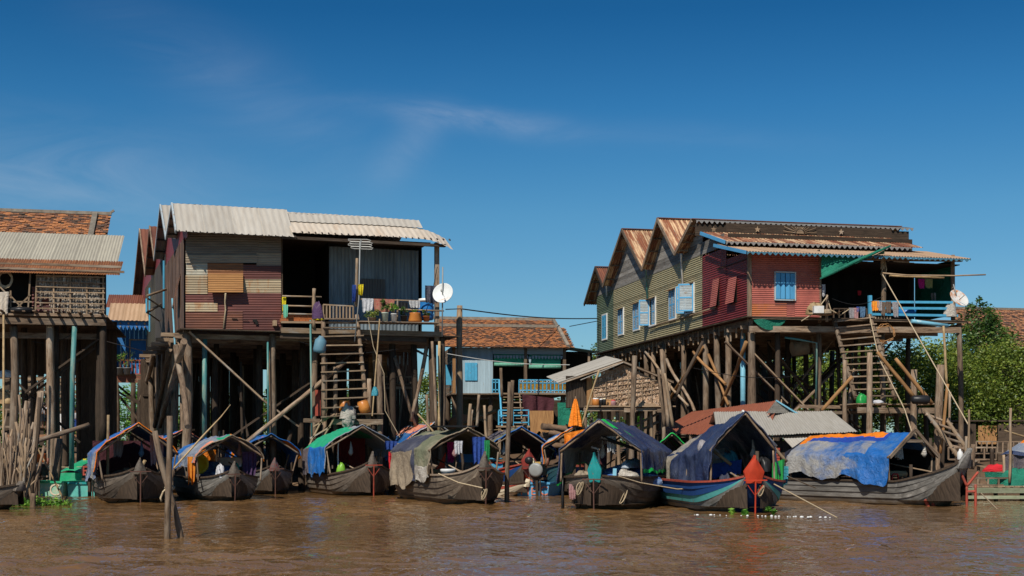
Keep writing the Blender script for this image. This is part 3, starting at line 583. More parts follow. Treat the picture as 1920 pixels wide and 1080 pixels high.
# windows
def swin(x0, x1, y0, y1, m_in, fr=P_WHITE, open_=0, cap=True):
    a = FR.pu(x0, y0, 0); b = FR.pu(x1, y1, 0); zt = FR.pu((x0+x1)/2, y0, 0).z; zb_ = FR.pu((x0+x1)/2, y1, 0).z; va, vb = b.y, a.y
    mb = MB()
    for v in (va, vb): mb.box((-.05, v, (zt+zb_)/2), .06, .07, zt-zb_+.07)
    for z_ in (zt, zb_): mb.box((-.053, (va+vb)/2, z_), .06, vb-va-.07, .07)
    f = mb.build('window', fr, hr)
    if open_:
        mb = MB(); mb.box((-.025, (va+vb)/2, (zt+zb_)/2), .02, vb-va-.08, zt-zb_-.08); mb.build('opening', BLK, f)
    def leaf(p, q, name='shutter'):
        mb = MB(); p = Vector(p); q = Vector(q); d = (q-p); nn = d.cross(Vector((0, 0, 1))).normalized(); H = zt-zb_-.08; bot = Vector((0, 0, zb_+.04)); w = .055
        for t in (0, 1): c = p.lerp(q, .06+.88*t); mb.obox(c+Vector((0, 0, zb_+.04+H/2)), d.normalized()*w/2, nn*.02, (0, 0, H/2), 0, .5)
        for t in (.02, .5, .98): mb.obox(p.lerp(q, .5)+Vector((0, 0, zb_+.04+H*t)), d*.44, nn*.018, (0, 0, .03), 0, .5)
        k = 16
        for i in range(k): mb.obox(p.lerp(q, .5)+Vector((0, 0, zb_+.06+H*(i+.5)/k)), d*.42, nn*.014+Vector((0, 0, .012)), (nn*.003-Vector((0, 0, H/k*.3))), 1)
        mb.build(name, [P_CYAN if m_in == 1 else P_SKY, P_SLAT if m_in != 1 else P_CYAN], f)
    mid = (va+vb)/2
    if not open_: leaf((-.06, va+.03, 0), (-.06, mid-.005, 0)); leaf((-.06, mid+.005, 0), (-.06, vb-.03, 0))
    elif open_ == 1: leaf((-.06, vb, 0), (-.50, vb+.16, 0)); leaf((-.055, va+.05, 0), (-.07, mid, 0))
    else: leaf((-.06, vb, 0), (-.42, vb+.12, 0)); leaf((-.06, va, 0), (-.64, va+.28, 0))
    if cap:
        mb = MB(); mb.corr((-.07, va-.05, zt+.02), (0, vb-va+.1, 0), (-.16, 0, -.05), (0, 0, 1), .076, .01); mb.build('window_hood', T_ORB, f)
for w in ((1131, 1139.6, 590, 636.5, 1), (1161.4, 1170.8, 579, 627.6, 0), (1189.6, 1200.8, 568.6, 619, 0), (1257, 1269, 543, 599, 0)): swin(*w, cap=w[4] == 0)
swin(1219.6, 1231, 559, 610, 0, open_=1); swin(1287, 1303, 533, 587, 0, open_=2)
for (x0, x1, y0, y1) in ((1338.6, 1351, 524, 577), (1368, 1384, 521, 571)):
    a = FR.pu(x0, y0, 0); b = FR.pu(x1, y1, 0); zt = FR.pu((x0+x1)/2, y0, 0).z; zb_ = FR.pu((x0+x1)/2, y1, 0).z
    mb = MB(); mb.corr((-.19, a.y, zb_+.05), (.14, 0, zt-zb_-.05), (0, b.y-a.y, 0), (-1, 0, .2), .076, .011); hh = mb.build('hatch', T_REDP, hr)
    mb = MB(); mb.box((-.035, (a.y+b.y)/2, (zt+zb_)/2), .01, abs(a.y-b.y)-.06, zt-zb_-.1); mb.build('hatch_opening', BLK, hh)
    mb = MB(); mb.beam((-.04, a.y, zb_+.08), (-.18, a.y, zb_+.1), .02, .02); mb.build('prop', WD, hh)
for (a, b, m) in (((1211, 506), (1214, 563), PVC), ((1276.8, 477), (1280.5, 539), P_WHITE), ((1137, 538), (1138, 556), P_WHITE)):
    mb = MB(); mb.tube([FR.pu(*a, -.3), FR.pu(a[0]+.5, a[1]+14, -.12), FR.pu(*b, -.1)], .045, 8); mb.build('drain_pipe', m, hr)
mb = MB(); mb.tube([FR.pu(1217, 615.6, -.12), FR.pu(1235, 608, -.12), FR.pu(1300, 590, -.14), FR.pu(1341, 576, -.12)], .035, 8); mb.build('conduit_pole', WDL, hr)
# front wall
xs_ = FR.pv(1405, 500).x; xw = FR.pv(1537, 500).x
def rz_(py, px=1405): return FR.pv(px, py).z
fsheets = [(1405, 474, 1537, 511, T_REDP), (1405, 511, 1453, 569, T_REDP), (1490, 511, 1537, 597, T_REDP), (1405, 569, 1475, 597, T_ORB), (1453, 565, 1490, 572, T_RED), (1475, 572, 1490, 598, T_REDP), (1453, 511, 1490, 565, T_REDP)]
for k, (x0, y0, x1, y1, m) in enumerate(fsheets):
    if k == 6: continue
    sheet_pv(hr, FR, x0, y0, x1, y1, m if k != 3 else tin('rusting_red_tin', (.45, .155, .09), (.36, .10, .06), (.42, .13, .04), t3=(.5, .65), sc3=(1.5, 1.5)), v=-.02-.006*(k % 3))
a = FR.pv(1454, 511, -.06); b = FR.pv(1490, 562, -.06)
mb = MB(); 
for i in range(4): 
    w = (b.x-a.x)/4; mb.box((a.x+w*(i+.5), -.075, (a.z+b.z)/2), w-.012-(0.02 if i in (1, 2) else 0), .035, a.z-b.z-.04)
sh = mb.build('shutter', P_SKY, hr)
mb = MB(); cx, cz = (a.x+b.x)/2, (a.z+b.z)/2; W_, H_ = b.x-a.x, a.z-b.z
for s_ in (-1, 1): mb.box((cx+s_*(W_/2+.02), -.06, cz), .045, .07, H_+.08)
for s_ in (-1, 1): mb.box((cx, -.063, cz+s_*(H_/2+.02)), W_, .07, .045)
mb.build('frame', P_SLAT, sh)
mb = MB(); mb.box((cx, .02, cz), W_+.1, .02, H_+.1); mb.build('opening', BLK, sh)
mb = MB(); mb.beam((0, 0, 6.3), (0, 0, 8.95), .13, .13, (0, 1, 0)); mb.beam((xw, .02, 6.3), (xw, .02, 8.95), .1, .1, (0, 1, 0)); mb.build('corner_post', WD, hr)
# verandah: dark interior
VR = FR.pv(1790, 560).x
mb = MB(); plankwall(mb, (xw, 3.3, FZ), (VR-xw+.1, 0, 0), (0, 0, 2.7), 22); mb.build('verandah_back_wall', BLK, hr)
mb = MB(); plankwall(mb, (xw+.03, 0.05, FZ), (0, 3.2, 0), (0, 0, 2.6), 14, nrm=(1, 0, 0)); mb.build('verandah_side_wall', WDD, hr)
mb = MB(); mb.grid(lambda u, v: Vector((VR+.05+.03*math.sin(u*14), .1+3.1*u, FZ+.25+2.15*v)), 20, 6, lu=3, lv=2); mb.build('side_net', NET_G, hr)
mb = MB(); mb.box((VR/2+.1, 1.65, z3-.12), VR+.3, 3.2, .03); mb.build('verandah_ceiling', WDD, hr)
mb = MB()
for px, r in ((1657, .10), (1787, .085)): mb.post(FR.pv(px, 600, -.05), FR.pv(px, 478, -.05), r, bend=.02)
mb.beam(FR.pv(1560, 486, -.1), FR.pv(1804, 489, -.1), .08, .11, (0, 1, 0)); mb.build('verandah_post', WD, hr)
# floor and under-frame
mb = MB(); n = 44
for i in range(n): mb.box((4.1, -.35+i*(ve+.3)/n, FZ-.03), 8.9, (ve+.3)/n-.02, .04)
mb.build('floor', WDD, hr)
mb = MB(); mb.beam((-.1, -.5, FZ-.06), (VR+.1, -.5, FZ-.06), .1, .09); mb.beam(FR.pv(1405, 617, -.42), FR.pv(1798, 619, -.42), .09, .22); mb.beam((VR, -.4, 6.22), (VR, ve, 6.22), .08, .2)
mb.build('edge_beam', WD, hr)
mb = MB(); mb.beam((-.02, -.3, 6.26), (-.02, ve, 6.26), .08, .22); mb.build('side_beam', WD, hr)
mb = MB()
for i in range(15): mb.beam((-.22, .3+i*1.4, 6.1), (8.6, .3+i*1.4, 6.1), .09, .14)
mb.build('joist', WD, hr)
mb = MB()
for i in range(34):
    v = .5+i*.6; mb.box((-.08, v, 6.2-R(0, .25)), .03, .09, .35+R(0, .25))
mb.build('hanging_slat', WDL, hr)
def stilt(h, a, r, top, m=WD, bend=.03, name='stilt'):
    mb = MB(); mb.post((a[0], a[1], -.6), (a[0]+R(-.06, .06), a[1], top), r, bend=bend); return mb.build(name, m, h)
for px in (1407, 1367, 1347, 1322.7, 1283, 1247, 1226, 1211): v = FR.pu(px, 600, .02).y; stilt(hr, (.02+R(-.03, .03), v), .13 if px < 1400 else .165, 6.25)
for px in (1458, 1534.6): p = FR.pv(px, 700, .15); stilt(hr, (p.x, p.y), .12, 6.25, WD if px > 1500 else WDD)
for px in (1656,): p = FR.pv(px, 700, -.1); stilt(hr, (p.x, p.y), .11, 6.25)
stilt(hr, (VR+.02, -.35), .11, 6.35)
for v in (3.4, 6, 8.5, 11, 13.5, 16, 18.4, 20.4):
    for u in (1.6, 3.2, 4.8, 6.4, 8.1):
        if random.random() < .9: stilt(hr, (u+R(-.5, .5), v+R(-.6, .6)), R(.09, .13), 6.1, WDD)
for a, b, v, w in (((1412, 662), (1514, 768), -.12, .17), ((1360, 641), (1476, 756), .3, .15), ((1560, 700), (1470, 790), 1.0, .14), ((1440, 640), (1560, 800), 3.3, .14), ((1560, 640), (1440, 790), 3.6, .14)):
    mb = MB(); mb.beam(FR.pv(*a, v), FR.pv(*b, v), .05, w, (0, 1, 0)); mb.build('brace', WDL if v < 0 else WD, hr)
for a, b, r in (((1399, 641), (1352, 760), .075), ((1250, 674), (1303, 772), .07), ((1328, 665), (1366, 760), .06), ((1210, 660), (1290, 760), .06), ((1318, 650), (1250, 760), .06), ((1300, 660), (1360, 720), .06)):
    mb = MB(); mb.post(FR.pu(*a, -.15), FR.pu(*b, -.18), r, bend=.06); mb.build('brace', random.choice([WD, WDO, WDL]), hr)
for i in range(22):
    v = 1.5+i*.85; mb = MB(); s_ = (i % 2)*2-1; cc = R(2.6, 6); mb.beam((cc-2.2*s_, v, R(5, 6)), (cc+2.2*s_, v, R(.8, 2)), .05, .15, (0, 1, 0)); mb.build('brace', WDD, hr)
# ------------------------------------------------------------------ grey-roofed stilt house (left)
FL = Fr(347, 48, 19)
hl = thing('stilt_house', 'big stilt house with pale metal roof and patchwork rusty wall', 'house', FL.o, FL.a, 'houses on stilts')
UL = -.4
def lp(px, py): p = FL.pu(px, py, UL); return [p.y, p.z]
gl = [lp(329, 432), lp(322, 381), lp(311, 446), lp(300.5, 384), lp(289, 486), lp(280.5, 424), lp(272, 516), lp(261.5, 429), lp(246, 592)]
gl[0] = [-.9, FL.pv(345, 434, -.9).z]
UE = FL.pv(785, 409, gl[1][0]).x; Um = FL.pv(536, 397, gl[1][0]).x; UA = FL.pv(850, 451, -.9).x
mats_ = [T_WHITE, T_WHITE, T_WHITE, T_WHITE, T_RUST, T_RUST, T_RUST, T_DARK]
for k in range(8):
    a, b = gl[k], gl[k+1]; lo, hi = (a, b) if a[1] < b[1] else (b, a)
    if k == 0: continue
    if k == 1:
        hi2 = (hi[0], FL.pv(700, 407, gl[1][0]).z-.04); wedge_roof(hl, 'roof', (lo, hi), UL, FL.pv(536, 397, gl[1][0]).x, mats_[k], pitch=.2, amp=.010); wedge_roof(hl, 'roof', (lo, hi2), FL.pv(536, 397, gl[1][0]).x, UE-.3, mats_[k], pitch=.2, amp=.010); rake(hl, (lo, hi), UL, P_SLAT, d=.13); continue
    wedge_roof(hl, 'roof', (lo, hi), UL, UE-.3, mats_[k], pitch=.2, amp=.010)
    rake(hl, (lo, hi), UL, (P_SLAT if k < 4 else WD), d=.13)
# front slope: left bay of wide pale sheets, right bay lower with a tan band
wedge_roof(hl, 'roof', (gl[0], gl[1]), UL, Um, T_WHITE, pitch=.22, amp=.008, sheet=1.0)
rake(hl, (gl[0], gl[1]), UL, P_SLAT, d=.13)
zr = FL.pv(700, 407, gl[1][0]).z-.02; ze = FL.pv(700, 444, -.9).z+.02; vm = gl[1][0]*.35; zm = ze+(zr-ze)*.62
def rp3(name, v0, z0, v1, z1, u0, u1, m, curve=0):
    mb = MB(); n = int((u1-u0)/.24*8)
    def fn(a, b):
        u = u0+(u1-u0)*a; cv = max(0, (u-(u1-1.3))/1.3)**2*curve
        return Vector((u, v0+(v1-v0)*b, z0+(z1-z0)*b-cv+.009*math.cos(u/.22*2*math.pi)+.015*math.sin(u*1.1)))
    mb.grid(fn, n, 4, lu=u1-u0, lv=(v1-v0)); return mb.build(name, m, hl)
rp3('roof', -.9, ze, vm, zm, Um-.05, UA, tin('pale_tan_tin', (.64, .56, .46), (.54, .45, .35), (.50, .33, .2), t3=(.55, .8), rough=.7, spec=.25), .35)
rp3('roof', vm-.12, zm-.02, gl[1][0], zr, Um-.05, UE, T_WHITE)
mb = MB(); 
for i in range(int((UA-UL)/.24)): mb.tube([(UL+.12+i*.24, -.9, gl[0][1]+.0 if UL+i*.24 < Um else ze), (UL+.12+i*.24, -.78, (gl[0][1] if UL+i*.24 < Um else ze)+.05)], .03, 6)
mb.build('eave_ends', T_DARK, hl)
mb = MB()
for k in range(1, 8):
    a, b = gl[k], gl[k+1]
    for t in (.12, .35, .58, .8): v = a[0]+(b[0]-a[0])*t; z_ = a[1]+(b[1]-a[1])*t-.1; mb.beam((UL, v, z_), (.2, v, z_), .06, .07)
build_each(mb, 'purlin', WDD, hl)
# patchwork front wall
grey_up = T_GB
sheets = [(348, 434, 485, 491, T_GB), (485, 434, 527, 474, T_GB), (481, 474, 527, 498, T_TAN), (348, 478, 482, 493, T_TAN), (349, 491, 389, 518, T_PALE), (389, 492, 456, 518, T_ORB), (456, 497, 527, 523, T_RED), (348, 517, 389, 551, T_YEL), (457, 521, 527, 556, T_YEL), (348, 550, 527, 588, T_RED), (348, 568, 408, 584, T_YEL), (348, 584, 455, 617, T_RUST), (450, 586, 527, 621, T_RED)]
for k, (x0, y0, x1, y1, m) in enumerate(sheets): sheet_pv(hl, FL, x0, y0, x1, y1, m, v=-.03-.007*(k % 4)-(.02 if k in (3, 10) else 0), pitch=.085, amp=.009)
mb = MB(); c = FL.pv(390, 548, -.32); d = FL.pv(456, 548, -.32); t_ = FL.pv(390, 514, -.10); mb.corr(c, t_-c, d-c, (0, -1, 0), .085, .012); hh = mb.build('hatch', T_ORANGE, hl)
mb = MB(); mb.tube([FL.pv(423, 550, -.33), FL.pv(422, 566, -.12), FL.pv(423, 580, -.10), FL.pv(419, 616, -.1)], .03, 6); mb.build('prop_rope', ROPE, hh)
mb = MB(); mb.box(FL.pv(423, 533, -.02), d.x-c.x, .02, .6); mb.build('opening', BLK, hh)
mb = MB()
for (x, y, w, h_) in ((478, 601, .16, .1), (481, 606, .1, .1), (460, 600, .22, .03), (440, 598, .2, .03)): mb.box(FL.pv(x, y, -.085), w, .012, h_)
mb.build('torn_hole', BLK, hl)
mb = MB(); mb.obox(FL.pv(515, 606, -.16), (.06, 0, 0), (0, .12, 0), (0, 0, .1)); mb.build('beam_end', WDL, hl)
xw_ = FL.pv(527, 600).x
# side wall
FLZ = 5.86
def lv_(px): return FL.pu(px, 560, 0).y
def lside(v0, v1, z0, z1, m, horiz=False, u=-.02, name='wall_sheet'):
    mb = MB()
    if horiz: mb.corr((u, v1, z0), (0, 0, z1-z0), (0, v0-v1, 0), (-1, 0, 0), .09, .014)
    else: mb.corr((u, v1, z0), (0, v0-v1, 0), (0, 0, z1-z0), (-1, 0, 0), .2, .02)
    return mb.build(name, m, hl)
v1_ = lv_(312); v2_ = lv_(293); v3_ = lv_(278); vE = 20.5
DKB = tin('dark_brown_side_tin', (.14, .085, .06), (.09, .055, .042), (.2, .12, .08))
lside(0, v1_, 5.8, 9.1, DKB); lside(v1_, v2_, 5.8, 9.6, T_DARK); lside(v2_, vE, 5.8, 9.5, tin('grey_olive_side_tin', (.22, .20, .135), (.15, .135, .095)), True)
mb = MB()
for k in range(0, 8):
    a, b = gl[k], gl[k+1]; mb.face([(-.01, a[0], 9.0), (-.01, b[0], 9.0), (-.01, b[0], b[1]-.06), (-.01, a[0], a[1]-.06)])
mb.build('gable_panel', T_REDD, hl)
for px, y0, y1 in ((310, 489, 578), (283, 540, 622), (277, 560, 628)):
    mb = MB(); mb.box((-.07, lv_(px), (FL.pu(px, y0, 0).z+FL.pu(px, y1, 0).z)/2), .06, .12, FL.pu(px, y0, 0).z-FL.pu(px, y1, 0).z); mb.build('blue_batten', P_CYAN, hl)
mb = MB(); mb.tube([FL.pu(323, 560, -.25), FL.pu(330, 680, -.25)], .035, 8); mb.build('drain_pipe', PVCB, hl)
mb = MB(); c = FL.pu(337, 545, -.02); mb.corr((-.28, c.y-.5, c.z-.6), (.25, 0, 1.15), (0, .9, 0), (-1, 0, .2), .08, .01); mb.build('hatch', T_ORB, hl)
mb = MB(); mb.tube([FL.pu(275, 555, -.9), FL.pu(316, 541, .05)], .05, 6); mb.tube([FL.pu(278, 560, -.7), FL.pu(309, 580, 0)], .035, 6); mb.tube([FL.pu(276, 586, -.9), FL.pu(303, 570, 0)], .05, 6); mb.tube([FL.pu(279, 588, -.7), FL.pu(300, 603, 0)], .03, 6); mb.build('bracket_pole', WD, hl)
mb = MB(); plankwall(mb, (0, vE, 5.8), (9, 0, 0), (0, 0, 3.6), 24); mb.build('rear_wall', WDD, hl)
# verandah
mb = MB(); mb.box((xw_, .05, 7.6), .12, .12, 3.7); mb.box((xw_-.03, 1.7, 7.6), .04, 3.2, 3.6); mb.build('partition', WDD, hl)
pL = FL.pv(617, 500, 1.2).x; pR_ = FL.pv(783, 500, 1.2).x; zt_ = FL.pv(700, 468, 1.2).z
mb = MB(); mb.corr((pL, 1.2, FLZ), (pR_-pL, 0, 0), (0, 0, 3.35), (0, -1, 0), .14, .02); mb.build('inner_wall_sheet', T_BLUEG, hl)
a = FL.pv(677, 522, 1.13); b = FL.pv(721, 560, 1.13); mb = MB(); mb.corr((a.x, 1.13, b.z), (b.x-a.x, 0, 0), (0, 0, a.z-b.z), (0, -1, 0), .1, .012); mb.build('inner_hatch', tin('dark_grey_hatch', (.10, .085, .075), (.07, .06, .055)), hl)
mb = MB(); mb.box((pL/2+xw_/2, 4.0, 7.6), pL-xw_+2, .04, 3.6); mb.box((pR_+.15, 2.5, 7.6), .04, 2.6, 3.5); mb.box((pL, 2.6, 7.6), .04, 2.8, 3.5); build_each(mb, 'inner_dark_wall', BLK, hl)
mb = MB(); mb.box(((UA+xw_)/2-.3, 1.9, ze+.02), UA-xw_-.6, 3.6, .03); mb.build('verandah_ceiling', WDD, hl)
mb = MB(); mb.beam(FL.pv(527, 445, -.75), FL.pv(835, 461, -.75), .1, .14, (0, 1, 0)); mb.build('eave_beam', WDD, hl)
PX = FL.pv(819, 560, -.1).x
mb = MB(); mb.beam(FL.pv(819, 640, -.3), FL.pv(819, 455, -.3), .16, .16, (0, 1, 0)); mb.build('verandah_post', WD, hl)
mb = MB()
for i in range(40): mb.box((4.9+R(-.03, .03), -.25+i*.52, FLZ-.05), 10.3, .48, .04)
mb.build('floor', WDD, hl)
mb = MB(); mb.beam(FL.pv(527, 604, -.5), FL.pv(825, 607, -.5), .1, .07); mb.beam(FL.pv(527, 619, -.45), FL.pv(830, 627, -.45), .1, .19); mb.build('edge_beam', WDL, hl)
mb = MB(); mb.box(((xw_+UA)/2-.5, -.38, FLZ-.12), UA-xw_-.8, .04, .34); mb.build('dark_floor_strip', WDD, hl)  # dark board added where the gap below the floor should read as shade
mb = MB()
for i in range(10): mb.beam((-.35, .2+i*2.1, 5.6), (9.6, .2+i*2.1, 5.6), .14, .17)
mb.build('joist', WD, hl)
for i in range(6):
    v = .4+i*2.4; mb = MB(); mb.box((-.35, v, 5.65), .9, .3, .13); mb.build('beam_end', WDL, hl)
for px in (347,): stilt(hl, (.02, .05), .17, 5.8)
for px, r in ((336, .12), (331, .15), (326, .11), (321, .13), (315, .1), (308, .15), (302, .1), (297, .12), (289, .14), (285, .09), (281, .13), (276, .1), (272, .13)): v = FL.pu(px, 600, -.02).y; stilt(hl, (-.05+R(-.1, .1), v), r, 5.75, WD, .06)
for px, v in ((509, .0), (588, .3), (566, 2.0), (736, .4), (776, .3), (812, 0), (826, -.1)): p = FL.pv(px, 700, v); stilt(hl, (p.x, p.y), .14 if px != 812 else .17, 5.75, WD if px in (509, 588, 826) else WDD, .04)
for v in (2.6, 5.3, 8, 11, 14, 17, 19.5):
    for u in (1.5, 3.2, 5, 6.8, 8.6):
        if random.random() < .92: stilt(hl, (u+R(-.5, .5), v+R(-.5, .5)), R(.11, .17), 5.6, WDD)
for a, b, v, w, m in (((354, 622), (493, 750), -.15, .24, WDL), ((486, 745), (560, 800), .1, .16, WD), ((700, 636), (395, 845), .8, .16, WDD)):
    mb = MB(); mb.beam(FL.pv(*a, v), FL.pv(*b, v), .06, w, (0, 1, 0)); mb.build('brace', m, hl)
for a, b, v, r in (((645, 680), (455, 835), -.3, .085), ((740, 670), (780, 800), .2, .07), ((800, 650), (770, 790), .2, .08)):
    mb = MB(); mb.post(FL.pv(*a, v), FL.pv(*b, v), r, bend=.03); mb.build('brace', WD, hl)
for a, b in (((345, 640), (300, 800)), ((330, 650), (352, 800)), ((290, 650), (255, 790)), ((318, 655), (290, 800))):
    mb = MB(); mb.post(FL.pu(*a, -.3), FL.pu(*b, -.35), .11, bend=.03); mb.build('brace', WD, hl)
for H_, F__, n_, vm_, um_ in ((hl, FL, 26, 12, 9), (hr, FR, 30, 16, 8.3)):
    for i in range(n_):
        u, v = R(.2, um_), R(.3, vm_); mb = MB(); mb.post((u, v, -.6), (u+R(-1.1, 1.1), v+R(-.5, .5), R(3.5, 6.0)), R(.035, .065), bend=.04, n=7, segs=5); mb.build('prop_pole', random.choice([WD, WDL, WDD]), H_)
rs_ = thing('dark_backdrop', 'added dark plank backdrop high under the rear of the long red and olive house', 'wall', FR.w_((0, 19.2, 0)), FR.a)  # boards added to darken the view between the rear stilts
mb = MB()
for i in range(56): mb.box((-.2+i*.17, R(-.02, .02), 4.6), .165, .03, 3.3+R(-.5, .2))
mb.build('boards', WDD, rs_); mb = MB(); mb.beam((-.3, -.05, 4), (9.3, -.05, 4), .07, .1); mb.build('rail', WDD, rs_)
mb = MB(); mb.tube([FL.pv(384, 630, .3), FL.pv(383, 830, .3)], .09, 10); mb.build('soil_pipe', PVC, hl)
mb = MB(); mb.tube([FL.pv(502, 640, -.2), FL.pv(503, 830, -.2)], .035, 8); mb.build('soil_pipe', PVC, hl)
mb = MB(); mb.tube([FL.pv(582, 600, -.5), FL.pv(584, 760, -.5), FL.pv(585, 830, -.5)], .035, 8); mb.build('soil_pipe', PVC, hl)
# weathered boards with chinks, added to black out the view under the house
ug = thing('dark_backdrop', 'added dark weathered plank backdrop far under the pale-roofed stilt house', 'wall', FL.w_((0, 15, 1.0)), FL.a)
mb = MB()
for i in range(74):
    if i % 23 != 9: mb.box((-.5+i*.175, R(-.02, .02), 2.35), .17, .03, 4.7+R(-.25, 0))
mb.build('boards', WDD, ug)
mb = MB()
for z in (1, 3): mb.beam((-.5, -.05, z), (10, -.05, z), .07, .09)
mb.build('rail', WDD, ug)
# ------------------------------------------------------------------ stairs
def stairs(name, label, F_, tl, tr, bl, br, vt, vb, n, rw=.07, poles=True, group=None):
    # tl.. = pixel corners of the stair's rails; top at depth vt, foot at depth vb
    A, B = F_.pv(*tl, vt), F_.pv(*tr, vt); C_, D = F_.pv(*bl, vb), F_.pv(*br, vb)
    t = thing(name, label, 'stairs', F_.o, F_.a, group)
    for p, q in ((A, C_), (B, D)):
        mb = MB()
        if poles: mb.post(q, p, .085, bend=.012, taper=.9)
        else: mb.beam(p, q, .05, .12)
        mb.build('stringer', WD, t)
    for i in range(n):
        k = (i+.5)/n; p = A.lerp(C_, k); q = B.lerp(D, k); d = (q-p).normalized(); mb = MB()
        mb.beam(p-d*R(.02, .14)+Vector((0, -.08, 0)), q+d*R(.02, .14)+Vector((0, -.08, R(-.02, .02))), .13, .045); mb.build('tread', random.choice([WD, WDL]), t)
    return t
stairs('wooden_stairs', 'steep log stairs with missing ends climbing to the blue-railed verandah', FR, (1563, 598), (1630, 590), (1605, 748), (1678, 748), -.55, -2.2, 13)
stairs('wooden_stairs', 'steep wooden stairs under the aerial climbing to the potted-plant balcony', FL, (606, 590), (669, 590), (607, 790), (690, 785), -.6, -.95, 12)
# gate on top of the left stairs
mb = MB(); a = FL.pv(606, 597, -.62); b = FL.pv(662, 600, -.62); h_ = FL.pv(606, 571, -.62).z-a.z
railing(mb, a, b, h_, 9, .045, bw=.05); solo('gate', mb, WDL, 'slatted wooden gate closing the top of the stairs under the aerial', 'gate', FL.o, FL.a)
# posts flanking the stairs, low landing on posts with planks
def postthing(px, y0, y1, Y, r, label, group=None, m=WD, bend=.02, name='wooden_post', px2=None, zb=None, cat='post', mats=None):
    a = P(px2 if px2 is not None else px, y1, Y); b = P(px, y0, Y)
    if zb is not None: d = (b-a); k = (zb-a.z)/d.z if abs(d.z) > 1e-3 else 0; a = a+d*k
    mb = MB(); mb.post(Vector((0, 0, 0)), b-a, r, bend=bend); return solo(name, mb, m, label, cat, a, 0, group)
gp = 'weathered posts around the left landing'
for px, y0, y1, r in ((609, 672, 830, .11), (629, 688, 830, .10), (711, 665, 840, .13), (692, 710, 800, .10)):
    postthing(px, y0, y1, 49.2, r, {609: 'post left of the left stairs, its top at mid stair height', 629: 'rough shorter post standing in front of the left stairs', 711: 'thick squared post right of the orange pots', 692: 'short dark stump behind the tilted orange pot'}[px], gp, zb=-.5)
ld = thing('landing_platform', 'low plank landing carrying two orange pots at the stair foot', 'platform', P(650, 790, 49.2))
def Pl(px, py, Y, o): return P(px, py, Y)-o.location
mb = MB(); 
for i in range(5): mb.beam(Pl(620, 776, 49+i*.27, ld), Pl(720, 776, 49+i*.27, ld), .24, .035)
mb.build('deck', WD, ld)
mb = MB(); mb.beam(Pl(569, 788, 48.95, ld), Pl(600, 789, 48.95, ld), .07, .14); mb.beam(Pl(622, 791, 48.9, ld), Pl(718, 791, 48.9, ld), .07, .19); mb.build('beam', WD, ld)
for px in (640, 674, 700): mb = MB(); mb.post(Pl(px, 860, 49.3, ld), Pl(px, 778, 49.3, ld), .08); mb.build('leg', WDD, ld)
cr = thing('folding_steps', 'broken criss-cross wooden steps leaning under the left landing', 'steps', P(600, 800, 48.8))
for a, b in (((614, 766), (580, 835)), ((632, 775), (598, 835)), ((588, 800), (628, 776)), ((582, 822), (620, 800))):
    mb = MB(); mb.beam(Pl(*a, 48.8, cr), Pl(*b, 48.8, cr), .05, .17, (0, 1, 0)); mb.build('board', WDL, cr)
# ------------------------------------------------------------------ right landing under the red house
pl = thing('landing_platform', 'high plank landing at the foot of the right-hand log stairs', 'platform', FR.o, FR.a)
zl = FR.pv(1700, 757, -2.3).z
mb = MB(); x0 = FR.pv(1600, 760, -2.3).x; x1 = FR.pv(1758, 760, -2.3).x
for i in range(14): mb.box((x0+(x1-x0)*(i+.5)/14, -1.9, zl-.02+R(-.01, .02)), (x1-x0)/14-.02, R(1.3, 1.6), .035)
mb.build('deck', WDL, pl)
mb = MB(); mb.beam(FR.pv(1608, 769, -2.5), FR.pv(1759, 770, -2.5), .08, .2); mb.beam(FR.pv(1500, 762, -1.0), FR.pv(1625, 764, -1.2), .08, .12); mb.beam(FR.pv(1490, 773, -1.1), FR.pv(1620, 774, -1.2), .08, .12); mb.beam(FR.pv(1655, 777, -1.1), FR.pv(1690, 779, -1.1), .1, .1); mb.build('beam', WD, pl)
for px in (1585, 1655, 1680, 1735): mb = MB(); p = FR.pv(px, 765, -1.4); mb.post((p.x, p.y, -.5), (p.x, p.y, p.z), .1); mb.build('leg', WDD, pl)
gp2 = 'weathered posts around the right landing'
for px, y0, px2, y1, Y, r, lb in ((1631, 661, 1630, 840, 46.6, .115, 'tall squared post standing in front of the right stairs'), (1584, 675, 1583, 800, 47.0, .085, 'thin dark post left of the right stairs'), (1764, 684, 1757, 850, 47, .15, 'thick notched post at the right end of the right landing'), (1714, 693, 1713, 840, 48.2, .13, 'split-topped post behind the leaning tan poles')):
    postthing(px, y0, y1, Y, r, lb, gp2, px2=px2, zb=-.4, bend=.008)
gp3 = 'loose poles leaning by the right landing'
for px, y0, px2, y1, Y, r, m, lb in ((1777, 720, 1763, 850, 46.5, .06, WDO, 'tan pole leaning across the thick notched post'), (1769, 611, 1775, 722, 47.5, .05, BAM, 'thin pale pole hanging from the verandah corner'), (1645, 660, 1714, 745, 47.3, .07, WDO, 'left of two smooth tan poles leaning on the right landing'), (1679, 672, 1748, 757, 47.5, .075, WDO, 'right of two smooth tan poles leaning on the right landing'), (1781, 735, 1779, 830, 47.6, .05, WD, 'slim dark stick behind the notched post'), (1541, 770, 1598, 706, 46.9, .07, WDO, 'pole propped low against the left of the right stairs')):
    postthing(px, y0, y1, Y, r, lb, gp3, px2=px2, m=m, bend=.02, name='leaning_pole', cat='pole')
